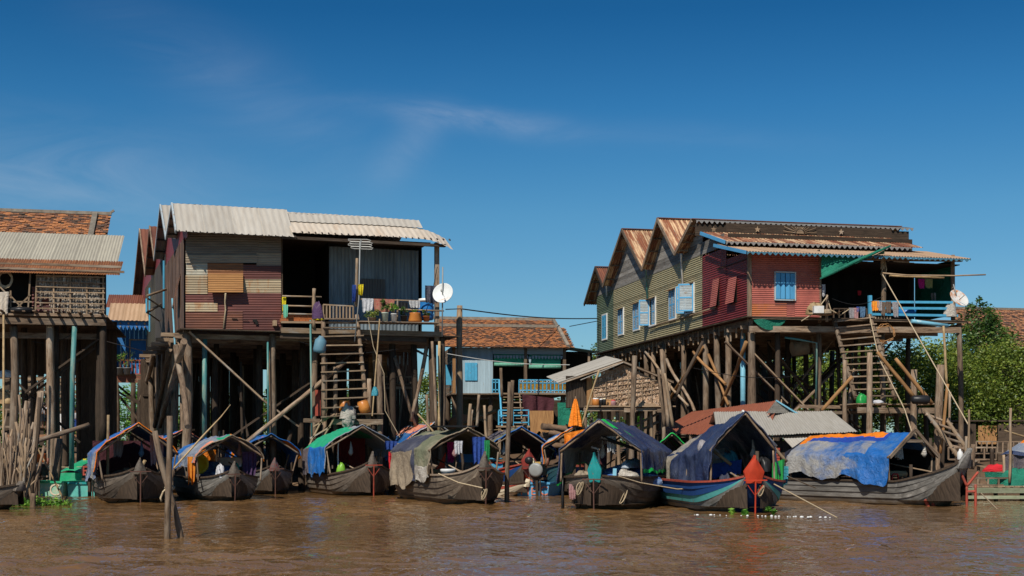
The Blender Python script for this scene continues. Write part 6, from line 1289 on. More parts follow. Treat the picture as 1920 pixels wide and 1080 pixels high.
# --- olive canopy boat in front of the middle
b6 = boat('big weathered brown boat with olive canopy and sacking sides, mid-left front', 906, 946, 22, 6.6, 2.1, [HULLB], seed=6, prowh=.54, sw=.26, bow=.05, fb=.82, pw=.15, prowm=HULLK, rail=WD,
  canopy=dict(x0=-1.5, x1=-5.4, w=1.12, ze=1.60, zr=2.22, fl=lin(.28, .3), fr=lambda v: .95+.2*v, mats=[TP_OLIVE, TP_BROWN, TP_DNAVY, PLBAG], rnd=.5, hem=TP_BROWN, drop=.10, amp=.04,
   mf=lambda u, v: (3 if u > .88 and v < .35 else 1 if u > .74 and v > .42 else 2 if v > .38 and u > .5 else 0)))
onb(lambda mb: mb.box((0, 0, 0), 1.3, 1.0, .04), 'solar_panel', b6, (-2.2, -.1, 2.27), PL_BLACK, 'flat black solar panel lying on the olive canopy', 'solar panel')
t_ = bucket(.21, .36, PL_WHITE, 'white bucket with blue band aboard the olive-canopy boat', bloc(b6, (-1.3, -.62, .62)), lid=PL_WHITE, band=PL_BLUE)
onb(lambda mb: drape(mb, (0, -.13, 0), (0, .13, 0), .4, wav=.03, nrm=(1, 0, 0)), 'white_cloth', b6, (-1.1, -.35, 1.83), CL_WHITE, 'white cloth hanging left inside the olive canopy', 'cloth')
onb(lambda mb: drape(mb, (0, -.2, 0), (0, .2, 0), .8, wav=.04, nrm=(1, 0, 0)), 'navy_shirt', b6, (-1.3, .35, 1.95), CL_BLUE, 'dark navy shirt hanging inside the olive canopy', 'shirt')
onb(lambda mb: drape(mb, (0, -.08, 0), (0, .08, 0), .62, wav=.03, nrm=(1, 0, 0)), 'green_shirt', b6, (-1.2, .58, 1.85), CL_GREENC, 'green shirt hanging beside the navy one', 'shirt')
onb(lambda mb: drape(mb, (0, -.12, 0), (0, .12, 0), .6, wav=.03, nrm=(1, 0, 0)), 'pink_shirt', b6, (-2.8, .0, 1.8), CL_MAG, 'pink shirt deep inside the olive canopy', 'shirt')
onb(lambda mb: mb.prism([(0, -.3, 0), (0, .1, 0), (0, .15, .75)], (.03, 0, 0)), 'red_flag', b6, (-2.7, -.35, .75), P_RED, 'red triangular board inside the olive canopy', 'board')
onb(lambda mb: bundle(mb, .9, .5, .18, 7), 'bedding', b6, (-2.0, .1, .62), TP_BROWN, 'pale bedding laid inside the olive canopy', 'bedding')
onb(lambda mb: mb.post((0, 0, 0), (-.3, -.05, 1.35), .05), 'black_post', b6, (-1.5, 0, .4), WDD, 'short black post in the middle of the olive canopy', 'post')
onb(lambda mb: mb.box((0, 0, .1), .3, .5, .25), 'blue_tub', b6, (-3.0, .55, 1.2), PL_BLUE, 'blue tub deep inside the olive canopy', 'tub')
# --- boat behind, red net roof
b7 = boat('boat behind with a salmon net spread over its blue roof', 830, 924, 20, 6, 1.7, [HULLK], seed=7, prowh=.4, bracket=False,
  canopy=dict(x0=-1.2, x1=-5, w=1.1, ze=1.75, zr=2.55, fl=lin(.4, .4), fr=lin(.5, .6), mats=[TP_BLUE, TP_SALM, TP_GREYB, TP_OR], hem=TP_SILV,
   mf=lambda u, v: (1 if .5 < u < .68 and v > .15 else 3 if u > .5 and v < .08 else 2 if u < .5 else 0)))
# --- boat behind with purple and blue roof, red painted prow
b8 = boat('boat behind with faded purple and blue roof and red and blue painted bow', 990, 926, 12, 6.4, 1.9, [HULLK, P_NAVY, P_RED], seed=8, fin=False, prowh=.68, bow=.25, fb=.75, pw=.25, stripes=[0, 0, 0, 1, 1, 2], prowm=mat('dull_red', (.32, .045, .03), (.22, .03, .025), rnd=.1), rail=P_REDI,
  canopy=dict(x0=-1.3, x1=-5.4, w=1.3, ze=1.55, zr=2.36, fl=lin(.35, .4), fr=lin(.1, .5), mats=[TP_PURP, TP_OLIVE, TP_BLUE, TP_DNAVY], hem=TP_BLUE, rnd=.2, amp=.02,
   mf=lambda u, v: (2 if v < .07 else 1 if v < .26 and u > .5 and u < .82 else 2 if u > .8 and v < .3 else 3 if v > .88 else 0)))
onb(lambda mb: mb.post((0, 0, 0), (-3.4, .12, .1), .018), 'roof_stick', b8, (-1.7, -.55, 2.22), BAM, 'thin stick lying on the faded purple roof', 'stick')
onb(lambda mb: mb.lathe([(0, 0), (.25, .06), (.27, .1), (.2, .1)], n=16), 'blue_bowl', b8, (-.8, -1.0, 1.15), P_CYAN, 'blue bowl held up beside the red painted bow', 'bowl')
onb(lambda mb: mb.box((0, 0, .15), .3, .4, .3), 'blue_box', b8, (-.9, -.95, .75), P_CYAN, 'bright blue box beside the red painted bow', 'box')
# --- boat with blue and silver tarp
b9 = boat('dark teal boat with blue and silver sheeting tied over bent poles', 1086, 929, -2, 5.5, 2.2, [HULLK, paint('dark_teal_hull', (.035, .10, .11), (.12, .10, .09)), P_NAVY], seed=9, prowh=.6, fb=.85, stripes=[0, 0, 0, 1, 1, 1], prowm=mat('rust_red_prow', (.30, .06, .035), (.2, .05, .03)), bracket=False,
  canopy=dict(x0=-1.2, x1=-3.6, w=1.25, ze=1.65, zr=2.45, fl=lin(.1, .2), fr=lambda v: .95-.1*v, mats=[TP_BLUE, TP_SILV, TP_BLUED, TP_GREYB], hem=TP_OR, amp=.06,
   mf=lambda u, v: (1 if v < .2 and .5 < u < .8 else 2 if u > .86 else 0)))
onb(lambda mb: mb.box((0, 0, .1), .35, .6, .2), 'white_cooler', b9, (-.9, -.35, .9), P_WHITE, 'white cooler box behind the navy and green tarp boat', 'cooler')
onb(lambda mb: mb.box((0, 0, .1), .3, .35, .3), 'mint_bag', b9, (-1.0, -.3, 1.15), PL_PALEG, 'pale mint bag on the white cooler', 'bag')
onb(lambda mb: drape(mb, (0, -.6, 0), (0, .6, 0), 1.0, wav=.04, nrm=(1, 0, 0)), 'maroon_curtain', b9, (-1.6, .55, 1.95), CL_MAR, 'maroon curtain behind the teal prow', 'curtain')
# --- navy and green tarp boat, front centre
b10 = boat('black boat with a navy green-edged tarp and teal prow, front centre', 1117, 956, -18, 6.4, 2.35, [HULLK], seed=10, fin=False, prowh=.76, bow=.04, fb=.82, pw=.18, prowm=P_TEAL,
  canopy=dict(x0=-.5, x1=-4.5, w=1.13, ze=1.58, zr=2.4, fl=lambda v: .62, fr=lambda v: .98*(1-v*1.0) if v < .5 else .4, mats=[TP_NAVY, TP_LGREEN, TP_DNAVY, TP_DUST], hem=TP_NAVY, rnd=.1, amp=.035, rake=.15,
   mf=lambda u, v: (1 if (.36 < u < .48 and .04 < v < .13) or u > .985 or u < .02 or (.2 < u < .36 and .25 < v < .31) else 3 if (u > .8 and v > .1) or (.3 < u < .47 and v < .035) else 0)))
b10b = onb(lambda mb: bundle(mb, 1.1, .75, .52, 12, lump=.28), 'fishing_net', b10, (-2.3, .45, .62), NET_B, 'big heap of blue and white fishing net under the navy tarp', 'net')
onb(lambda mb: bundle(mb, .8, .3, .22, 13), 'net_strip', b10, (-2.1, .5, 1.08), NET_W, 'pale strip of net lying on top of the blue net heap', 'net')
onb(lambda mb: bundle(mb, .35, .3, .28, 14, lump=.4), 'grey_bag', b10, (-1.0, .62, .70), PLBAG, 'crumpled grey plastic bag beside the blue net heap', 'bag')
onb(lambda mb: drape(mb, (0, -.12, 0), (0, .12, 0), .42, wav=.05, wf=3, nrm=(1, 0, 0)), 'silver_bag', b10, (-1.0, .18, 1.95), TP_SILV, 'silver plastic bag hanging under the navy tarp ridge', 'bag')
onb(lambda mb: bundle(mb, .35, .3, .32, 15), 'pale_sack', b10, (-.7, -.5, .66), TP_BROWN, 'pale sack left of the teal prow', 'sack')
onb(lambda mb: drape(mb, (0, -.1, 0), (0, .1, 0), .4, wav=.04, nrm=(1, 0, 0)), 'red_rag', b10, (-.42, -.75, .66), CL_PINK, 'small red rag tied over the side left of the teal prow', 'rag')
onb(lambda mb: mb.tube([(0, 0, 0), (-.02, .02, .9), (0, 0, 1.0), (.02, -.18, 1.05)], .03, 8), 'white_hook_pipe', b10, (-1.6, -.35, .6), P_WHITE, 'bent white pipe standing left of the teal prow', 'pipe')
onb(lambda mb: mb.beam((0, 0, 0), (-.08, 0, .36), .04, .1), 'cleat_board', b10, (-.5, .38, .72), PVCB, 'small blue-grey cleat board right of the teal prow', 'cleat')
onb(lambda mb: mb.post((0, 0, 0), (-.35, 1.15, -.42), .05, bend=.02), 'cross_pole', b10, (-.75, -.05, 1.92), BLK, 'dark pole slanting under the navy green-edged tarp', 'pole')
onb(lambda mb: (mb.tube([(0, 0, 0), (.02, 0, -.6), (.0, 0, -1.2)], [.09, .04, .05], 7)), 'black_strap', b10, (-.85, -1.14, .95), PL_BLACK, 'black strap hanging into the water from the navy tarp', 'strap')
# --- slate tarp boat behind
b11 = boat('dark boat with a slate-blue tarp pulled tight, between two navy-tarp boats', 1262, 938, -4, 5.6, 1.5, [HULLK], seed=11, prowh=.25, bow=.1, fb=.6, pw=.2, bracket=False, prowm=HULLK,
  canopy=dict(x0=-1.2, x1=-4.6, w=1.0, ze=1.12, zr=2.10, fl=lin(.25, .3), fr=lin(.1, .1), mats=[TP_DNAVY, TP_SILV, TP_LGREEN, TP_NAVY], hem=TP_LGREEN, rnd=.05, amp=.03, rake=.5,
   mf=lambda u, v: (1 if u > .5 and v < .3 else 2 if v > .93 else 3 if .2 < v else 0)))
onb(lambda mb: bundle(mb, .95, .38, .35, 16, lump=.2), 'net_heap', b11, (-1.4, -.1, .6), NET_W, 'grey-white net heap on the boat with the slate tarp', 'net')
onb(lambda mb: [mb.tube([(0.1*math.cos(i*2.1+k)*(1+.4*k/5), .16*math.sin(i*.9+k*1.3), .3-.12*i+.1*math.sin(k)) for i in range(6)], .014, 5, caps=False) for k in range(6)], 'rope_tangle', b11, (.12, -.2, .55), ROPE, 'tangle of tan rope hanging on the bow of the slate-tarp boat', 'rope')
# --- navy tarp boat with red prow
def st12(): return [0, 0, 1, 2, 3, 3]
b12 = boat('boat with navy tarp, turquoise stripe and tall red prow, front right of centre', 1411, 962, 9, 6.2, 2.45, [HULLG, mat('silver_hull_band', (.24, .235, .22), (.12, .115, .10), (.32, .30, .27), sc=(2, 9), sc3=(1.4, 3)), P_TURQ, P_NAVY, P_NAVY], seed=12, fin=False, prowh=.68, sw=.12, bow=.05, fb=.74, pw=.25, stripes=[0, 0, 1, 2, 3, 3], prowm=P_RED, brm=P_RED, rail=P_REDI, stem=.27,
  canopy=dict(x0=-.7, x1=-5.1, w=.86, ze=1.62, zr=2.58, fl=lambda v: .85, fr=lambda v: .98+.06*math.sin(v*7), mats=[TP_NAVY, TP_DUST, TP_LGREEN, TP_DNAVY], hem=TP_NAVY, rnd=.22, amp=.05, rake=.15, drop=.6, bulge=.1,
   mf=lambda u, v: (1 if (v > .8 and u > .72) or (v > .72 and .5 < u < .7) else 3 if u < .5 and v < .05 else 0)))
onb(lambda mb: bundle(mb, .6, .45, .5, 17, lump=.45), 'bag_pile', b12, (-2.2, -.25, 1.0), PLBAG, 'pile of clear and white bags inside the navy tarp with the red prow', 'bags')
onb(lambda mb: bundle(mb, .3, .3, .4, 18, lump=.4), 'white_bag', b12, (-2.0, -.55, 1.35), CL_GREY, 'grey knotted bag on top of the bag pile', 'bag')
onb(lambda mb: bundle(mb, .25, .2, .3, 19, lump=.4), 'blue_bag', b12, (-1.9, .05, 1.2), CL_TEALB, 'blue-green bag at the right of the bag pile', 'bag')
onb(lambda mb: drape(mb, (0, -.6, 0), (0, .4, .15), .38, wav=.05, nrm=(1, 0, 0)), 'blue_sling', b12, (-1.55, -.15, 1.18), CL_BLUE, 'sagging dark blue cloth under the bag pile', 'cloth')
onb(lambda mb: mb.tube([(0, -.35, .35), (0, .12, 0)], .045, 8), 'bamboo_stub', b12, (-1.3, -.25, 1.2), BAM, 'short bamboo stub crossing before the bag pile', 'bamboo')
onb(lambda mb: drape(mb, (0, -.12, 0), (.0, .2, .1), .95, wav=.07, wf=2, nrm=(1, 0, 0), drop2=.7), 'green_lining', b12, (-.75, .93, 1.25), PL_GREEN, 'shiny green plastic sheet hanging right of the red prow', 'sheet')
onb(lambda mb: bundle(mb, .28, .22, .36, 20), 'black_bundle', b12, (-1.2, .72, 1.02), PL_BLACK, 'black bundle tied right of the red prow', 'bundle')
onb(lambda mb: mb.tube([(0, 0, 0), (.05, .0, 1.0)], .05, 8), 'dark_stick', b12, (-.9, .42, .55), WDD, 'dark stick standing right of the red prow', 'stick')
onb(lambda mb: mb.post((0, -.25, .35), (0, .45, -.45), .05), 'forked_pole', b12, (-.95, .8, 1.72), WDL, 'grey pole end lashed at the right eave above the green sheet', 'pole')
onb(lambda mb: drape(mb, (-.2, -.1, 0), (.1, .2, 0), .5, wav=.07, wf=2, nrm=(1, 0, 0)), 'blue_bag_end', b12, (-1.6, 1.3, 1.15), CL_TEALB, 'bright blue bag hanging off the right side of the navy tarp', 'bag')
onb(lambda mb: bundle(mb, .2, .14, .3, 22, lump=.5), 'grey_cover', b12, (-.9, -.38, .62), TP_DNAVY, 'grey folded sheet left of the red prow', 'sheet')
onb(lambda mb: mb.tube([(0, 0, 0), (-.35, .35, .62)], .022, 6), 'white_edge_pole', b12, (-.95, .98, 1.60), P_WHITE, 'white pole along the right front edge of the navy tarp', 'pole')
bpy.data.objects['white_edge_pole'].location = bloc(b12, (-.82, .97, 1.66)); 
mbx = MB(); mbx.tube([(0, 0, 0), (.08, -.95, .92)], .03, 6); bpy.data.objects.remove(bpy.data.objects['white_edge_pole']); solo('white_edge_pole', mbx, P_WHITE, 'white pole along the right front edge of the navy tarp', 'pole', bloc(b12, (-.95, .98, 1.68)), b12.rotation_euler.z)
# --- long boat, right
b13 = boat('long grey boat moored side-on with blue and orange roof, far right', 1802, 948, 39, 7.4, 2.15, [HULLG], seed=13, prowh=.55, bow=.42, fb=.66, pw=.26, prowm=HULLG, bracket=False, lean=.5, sw=.13,
  canopy=dict(x0=-1.6, x1=-5.3, w=1.12, ze=1.42, zr=2.08, fl=lin(.7, .7), fr=lambda v: .82-.25*v+.05*math.sin(v*12), mats=[TP_BLUED, TP_OR, TP_BLUED2, TP_BLUE, TP_GREYB, BLK], hem=None, rnd=.15, amp=.035, drop=.05, bulge=.12, rake=.05,
   mf=lambda u, v: (5 if u < .24 else 1 if (.5 < u < .56+.02*math.sin(v*9) and v > .22) or (v > .93 and u < .68) else 2 if .5 < u < .61+.05*v and v > .18 else (3 if v < .36+.08*math.sin(u*40) else 0) if u > .80 else 3 if v < .26-.1*(u-.5) else 0)))  # far flap coloured black to stand for shade inside the canopy
mb = MB(); 
for s_ in (1, -1): mb.beam((-1.52, s_*1.2, 1.36), (-1.5, 0, 2.16), .1, .05, (1, 0, 0))
mb.beam((-1.52, -.5, 1.83), (-1.52, .5, 1.83), .05, .09); mb.build('gable_frame', WD, b13)
for nm, pts in (('red_frame', [((-.05, -.02, 1.05), (.12, .1, .55)), ((.35, .3, .95), (.12, .1, .55)), ((.12, .1, .6), (.12, .1, -.4)), ((.3, .25, .6), (.3, .25, -.4)), ((.12, .1, .4), (.3, .25, .4))]),):
    for a, b in pts: mb = MB(); mb.post(b, a, .04, bend=.01); mb.build('iron_bracket', P_REDI, b13)
for y in (-.62, -.42): mb = MB(); mb.beam((-.75+y*.2, y-.05, .45), (-.35+y*.2, y+.02, -.35), .07, .08); mb.build('iron_fender', P_REDI, b13)
ch = thing('plastic_chair', 'red plastic chair backs inside the long side-on boat', 'chair', bloc(b13, (-2.1, -.7, .5)), b13.rotation_euler.z)
for y in (0, .42):
    mb = MB(); mb.tube([(0, y, 0), (0, y, .3), (0, y+.05, .36), (0, y+.26, .36), (0, y+.3, .3), (0, y+.3, 0)], .025, 6); mb.box((0, y+.15, .12), .03, .28, .05); mb.build('chair_back', PL_RED, ch)
onb(lambda mb: drape(mb, (0, -.16, 0), (0, .16, 0), .5, wav=.06, nrm=(1, 0, 0)), 'white_bag', b13, (-1.9, -.2, 1.8), PLBAG, 'white bag hanging inside the long side-on boat', 'bag')
onb(lambda mb: bundle(mb, .35, .25, .16, 25, lump=.5), 'white_rope_heap', b13, (-.45, .05, .72), CL_WHITE, 'white rope heap on the bow of the long boat', 'rope')
onb(lambda mb: mb.tube([(0, 0, 0), (0, 0, .6)], .05, 6), 'mooring_bitt', b13, (-1.3, -.5, .55), WDD, 'dark mooring post with rope on the long boat', 'post')
mb = MB(); mb.box((0, 0, 1.6), .02, 1.9, 1.0); mb.grid(lambda u, v: Vector((-5.5+.02*math.sin(u*9), -1.05+2.1*u, .6+1.25*v*(1-.3*abs(u-.5)*2))), 8, 6); 
bb_ = MB(); bb_.grid(lambda u, v: Vector((-5.5+.02*math.sin(u*9), -1.0+2.0*u, .5+1.4*v*(1-.3*abs(u-.5)*2))), 8, 6); bb_.build('rear_screen', TP_DNAVY, b13)
# --- dark boat cut by the left edge
b0 = boat('dark bare hull whose bow enters at the left edge', 34, 955, 72, 6, 1.3, [HULLK], seed=14, prowh=.12, bow=.12, fb=.5, pw=.2, bracket=False, group='open boats')
# --- square-stern motor boats
def motor(t, x, y, z, tank, label, flip=1, emb=True, col=P_REDI):
    e = thing('boat_engine', label, 'engine', bloc(t, (x, y, z+.12)), t.rotation_euler.z+math.pi); e.scale = (1.2, 1.2, 1.2)
    mb = MB(); mb.obox((0, 0, .12), (.2, 0, 0), (0, .17, 0), (0, 0, .16)); mb.tube([(-.24, 0, .12), (.27, 0, .12)], .17, 18); mb.build('engine_block', PL_BLACK, e)
    mb = MB(); mb.lathe([(.2, .27), (.19, .30), (.14, .32), (.0, .32)], ax=(1, 0, 0), n=20, c=(0, 0, .12)); fw = mb.build('flywheel_cover', PL_GREY if not emb else PL_BLACK, e)
    if emb:
        mb = MB(); X = .34
        mb.obox((X, -.09, .12), (.012, 0, 0), (0, .022, 0), (0, 0, .13))
        for z_ in (.015, .12, .225): mb.obox((X+.001, -.02, z_), (.012, 0, 0), (0, .075, 0), (0, 0, .02))
        mb.build('emblem', col, fw)
    if tank:
        mb = MB()
        def fn(u, v): th = u*2*math.pi; k = 1 if 0 < v < 1 else 0; s = lambda q: math.copysign(abs(q)**.45, q); return Vector((s(math.cos(th))*.13*k, s(math.sin(th))*.19*k, .33+.24*min(max((v-.1)/.8, 0), 1)))
        mb.grid(fn, 28, 10); mb.build('fuel_tank', tank, e)
    mb = MB(); mb.lathe([(0, -.1), (.1, -.1), (.11, 0), (.1, .12), (0, .12)], ax=(1, 0, 0), n=14, c=(0, -.27*flip, .38)); mb.build('air_filter', PL_BLACK, e)
    mb = MB(); mb.tube([(0, .22, .2), (.05, .28, .32), (.05, .28, .45)], .035, 8); mb.build('exhaust', T_RUST, e)
    mb = MB(); mb.obox((.0, 0, -.12), (.2, 0, 0), (0, .2, 0), (0, 0, .03)); mb.beam((.15, 0, -.12), (.2, .02, -.75), .09, .07); mb.beam((.2, .1, -.15), (.32, .16, -.7), .03, .03); mb.build('mount', WDD, e)
    return e
def transom_boat(label, xl, xr, ybot, ytop, Y, L, m, mtop, txt, tm, th, deck=None, inner=None, txs=.5, tpos=None, textargs=None):
    a = P(xl, ybot, Y); b = P(xr, ybot, Y); zt = P(xl, ytop, Y).z; o = (a+b)/2; o.z = 0; W = b.x-a.x; t = thing('motor_boat', label, 'boat', o, math.radians(th+90)); H = zt
    # local +x = away (bow); stern at x=0
    S = []
    for i in range(13):
        s = i/12; x = s*L; w = W/2*(1+.12*math.sin(s*3))*(1-max(0, (s-.55)/.45)**2*.96); z = H+.45*max(0, s-.35)**1.6; S.append((x, w, z))
    mb = MB()
    for k in range(12):
        (x0, w0, z0), (x1, w1, z1) = S[k], S[k+1]
        for s_ in (1, -1):
            q = [(x0, s_*w0*.86, -.25+.3*(k/12)**2), (x1, s_*w1*.86, -.25+.3*((k+1)/12)**2), (x1, s_*w1, z1), (x0, s_*w0, z0)]
            mb.face(q if s_ < 0 else q[::-1], 0, None, .5, True)
    mb.face([(0, W/2*.86, -.25), (0, -W/2*.86, -.25), (0, -W/2, H), (0, W/2, H)], 0, None, .5)
    mb.build('hull', m, t)
    mb = MB()
    for k in range(12):
        (x0, w0, z0), (x1, w1, z1) = S[k], S[k+1]
        for s_ in (1, -1): mb.beam((x0, s_*w0, z0+.02), (x1, s_*w1, z1+.02), .09, .06, rnd=.5)
    mb.beam((0, -W/2-.04, H+.02), (0, W/2+.04, H+.02), .1, .07); mb.build('rub_rail', mtop, t)
    mb = MB()
    for k in range(12):
        (x0, w0, z0), (x1, w1, z1) = S[k], S[k+1]; f0 = .12 if k < 4 else z0-.02; f1 = .12 if k < 3 else z1-.02
        mb.face([(x0, -w0*.95, f0), (x1, -w1*.95, f1), (x1, w1*.95, f1), (x0, w0*.95, f0)], 0, None, .5)
    mb.build('deck', mtop, t)
    for (s, x, sz, mm_) in (txt or []):
        mb = MB(); mb.text(s, (-.02, x*W, tpos), (0, -1, 0), (0, 0, 1), sz, .006); mb.build('lettering', mm_, t)
    return t
g1 = transom_boat('green open boat with cream letters on its square stern, far left', 62, 121, 931, 905, 45, 4.2, P_MINT, P_GREEN, [('I', .48, .62, P_CREAM), ('C', .02-.03, .56, P_CREAM)], None, -6, tpos=.03)
mb = MB()                                                             # raised foredeck hump
mb.grid(lambda u, v: Vector((1.6+1.5*v, (-.45+.9*u)*(1-.25*v), .72+.12*math.sin(u*math.pi)+.40*v**.8-.0*v)), 10, 8); mb.grid(lambda u, v: Vector((1.6+.02, (-.45+.9*u), .15+.6*v)), 4, 2); mb.build('foredeck', P_GREEN, g1)
mb = MB(); mb.tube([(1.7, .42, .95), (1.9, .0, .93), (2.1, -.5, .98)], .015, 5); mb.build('deck_rope', ROPE, g1)
mb = MB(); mb.box((2.9, .0, 1.2), .1, .12, .05); mb.box((2.9, -.3, 1.2), .1, .1, .05); mb.build('ochre_mark', PL_YEL, g1)
g2 = transom_boat('aqua open boat with engine between the green boat and the tarp boat', 125, 180, 930, 907, 45.1, 4.0, P_AQUA, P_TEAL, None, None, -4)
motor(g1, -.12, .28, .62, P_ORNG, 'boat engine with bright orange tank on the green boat', col=P_REDI)
motor(g2, -.12, -.40, .60, None, 'boat engine with black filter beside the blue-orange tarp', col=P_REDI, flip=-1)
onb(lambda mb: mb.tube([(0, .25, 0), (0, -.35, .02)], .05, 8), 'orange_roll', g2, (.0, -.55, 1.06), P_ORNG, 'orange rolled float behind the second engine', 'float')
mc = transom_boat('sky-blue motor boat with the letters M E C on its stern', 966, 1031, 930, 907, 45.2, 4.4, P_BOATB, P_SKY, [('M', .37, .42, P_CORAL), ('E', .05, .36, P_CORAL), ('C', -.22, .42, P_CORAL)], None, -18, tpos=.04)
mb = MB()
for a, b in (((-.03, .12, .62), (-.03, .0, .5)), ((-.03, .0, .5), (-.03, -.08, .38)), ((-.03, -.08, .38), (-.03, -.2, .40))): mb.beam(a, b, .02, .1, (1, 0, 0))
mb.build('coral_figure', P_CORAL, mc)
motor(mc, -.12, -.25, .62, None, 'grey boat engine on the sky-blue lettered stern', emb=False)
jc = thing('jerry_can', 'cream jerry can standing on the grey engine, centre', 'jerry can', bloc(mc, (-.05, -.12, .92)), mc.rotation_euler.z)
mb = MB(); mb.box((0, .12, .14), .16, .19, .26); mb.build('can', PL_CREAM, jc); mb = MB(); mb.box((0, -.1, .12), .16, .2, .22); mb.build('second_can', PLK('amber_plastic', (.62, .40, .12)), jc); mb = MB(); mb.tube([(0, .06, .27), (0, .08, .33), (0, .17, .33), (0, .2, .27)], .02, 6); mb.build('handle', PL_CREAM, jc)
# cream hull lying along the blue boat
b14 = boat('low cream hull with red stripe beside the thin mooring pole, centre', 985, 930, 62, 4, 1.1, [P_CREAM, P_REDI, P_CREAM], seed=20, prowh=.05, bow=.02, fb=.42, pw=.14, bracket=False, stripes=[0, 0, 0, 0, 1, 0], group='open boats')

b15 = boat('boat mostly hidden behind, its plain blue roof left of the ragged canopy', 352, 925, 24, 5.5, 1.6, [HULLK], seed=23, prowh=.3, bracket=False,
  canopy=dict(x0=-1.0, x1=-4.6, w=1.1, ze=1.62, zr=2.25, fl=lin(.3, .3), fr=lin(.3, .4), mats=[TP_BLUE, TP_GREYB, TP_SALM], hem=TP_SALM, mf=lambda u, v: 0 if v < .6 else 1))
b16 = boat('boat mostly hidden behind the blue net, with a dusty green and grey roof', 1195, 925, -8, 5, 1.5, [HULLK], seed=24, prowh=.3, bracket=False,
  canopy=dict(x0=-1.2, x1=-4.2, w=.8, ze=1.25, zr=1.8, fl=lin(.3, .3), fr=lin(.4, .4), mats=[TP_OLIVE, TP_SILV], hem=TP_TEAL, mf=lambda u, v: 0 if u > .5 else 1))

pot_m = mat('sooty_pot', (.06, .055, .05), (.02, .02, .02), rough=.5); sackm = [TP_BROWN, CL_GREY, CL_BROWN, TP_OLIVE]
def clutter(t, who, L_, seed, z=.2, ys=.6, x0=-1.2):
    rs = random.Random(seed)
    def pos(a, b): return (x0-rs.uniform(a, b), rs.uniform(-ys, ys), z)
    onb(lambda mb: mb.lathe([(0, 0), (.15, .01), (.17, .1), (.15, .2), (.17, .22), (.14, .22), (.12, .03)], n=16), 'cooking_pot', t, pos(0, .8), pot_m, 'sooty cooking pot aboard '+who, 'pot')
    onb(lambda mb: [mb.box((0, 0, .05+k*.09), .5, .36, .06) for k in range(3)]+[mb.box((sx*.23, sy*.16, .13), .03, .03, .27) for sx in (-1, 1) for sy in (-1, 1)], 'wooden_crate', t, pos(.6, 1.8), WDL, 'slatted wooden crate aboard '+who, 'crate', rz=rs.uniform(0, 1))
    onb(lambda mb: mb.tube([(0, -.4, .1), (.04, 0, .1), (0, .4, .1)], [.09, .1, .09], 10), 'rolled_mat', t, (x0-rs.uniform(.8, 1.6), rs.uniform(-.3, .3), z+.3), BAM, 'rolled reed mat aboard '+who, 'mat', rz=rs.uniform(-.5, .5))
    onb(lambda mb: bundle(mb, .32, .26, .4, seed, lump=.3), 'grain_sack', t, pos(1.4, 2.4), rs.choice(sackm), 'lumpy sack stowed deep aboard '+who, 'sack')
    onb(lambda mb: [mb.tube([(0, 0, 0), (-2.2, rs.uniform(-.1, .1), .35)], .022, 6), mb.obox((.15, 0, -.02), (.22, 0, -.03), (0, .06, 0), (0, 0, .01))], 'paddle', t, (x0+.3, rs.uniform(-.5, .5), z+.45), WDL, 'long wooden paddle aboard '+who, 'paddle')
    xx = x0-.4; yy = rs.uniform(.2, .6)*rs.choice([-1, 1]); onb(lambda mb: mb.tube([(0, 0, 0), (0, .02, -.25), (0, 0, -.4), (.02, 0, -.5)], [.01, .05, .09, .03], 8), 'hanging_bag', t, (xx, yy, 1.85), rs.choice([PLBAG, CL_JEAN, CL_PINK]), 'small bag hanging from a rafter of '+who, 'bag')
for t_, who, sd, z in ((b2, 'the boat with the pink shirt', 1, .35), (b3, 'the ragged-canopy boat', 2, .35), (b4, 'the small striped-canopy boat', 3, .35), (b5, 'the green-tarp boat', 4, .4), (b6, 'the olive-canopy boat', 5, .5), (b8, 'the purple-roofed boat', 6, .5), (b10, 'the teal-prow boat', 7, .5), (b12, 'the red-prow boat', 8, .45), (b13, 'the long side-on boat', 9, .45)): clutter(t_, who, 3, sd, z)
# ------------------------------------------------------------------ mooring poles and stakes
gpM = 'mooring poles standing in the river'
def wpole(px, py0, px2, py1, r, label, m=WD, bend=.015, Y=None):
    Y = Y or pxY(py1); a = P(px2, py1, Y); a.z = 0; b = P(px, py0, Y-.2); d = b-a; mb = MB(); mb.post(-d*.25, d, r, bend=bend); return solo('mooring_pole', mb, m, label, 'pole', a, 0, gpM)
wpole(318, 780, 315, 1010, .062, 'tallest of the two crossed poles standing nearest in the river', WD, .03)
wpole(290, 808, 337, 1008, .06, 'slanting pole crossing the tall one in the left foreground', WD, .04)
wpole(956, 716, 951, 942, .075, 'slim dark pole standing right of the olive-canopy boat', WD)
wpole(203, 778, 202, 941, .05, 'thin tan pole in front of the left blue-orange boat', BAM)
coil('rope_lashing', P(318, 915, 24.9), .08, ROPE, 'rope lashed round the two crossed foreground poles', turns=3, th=.012, sq=.5)
mb = MB(); mb.tube([P(316, 912, 24.8), P(306, 922, 24.8), P(301, 934, 24.8), P(303, 940, 24.8)], .018, 6); solo('rope_end', mb, ROPE, 'loose rope end hanging from the crossed poles', 'rope')
gst = 'driftwood stakes of the left edge fence'
rs = random.Random(5); proto = []
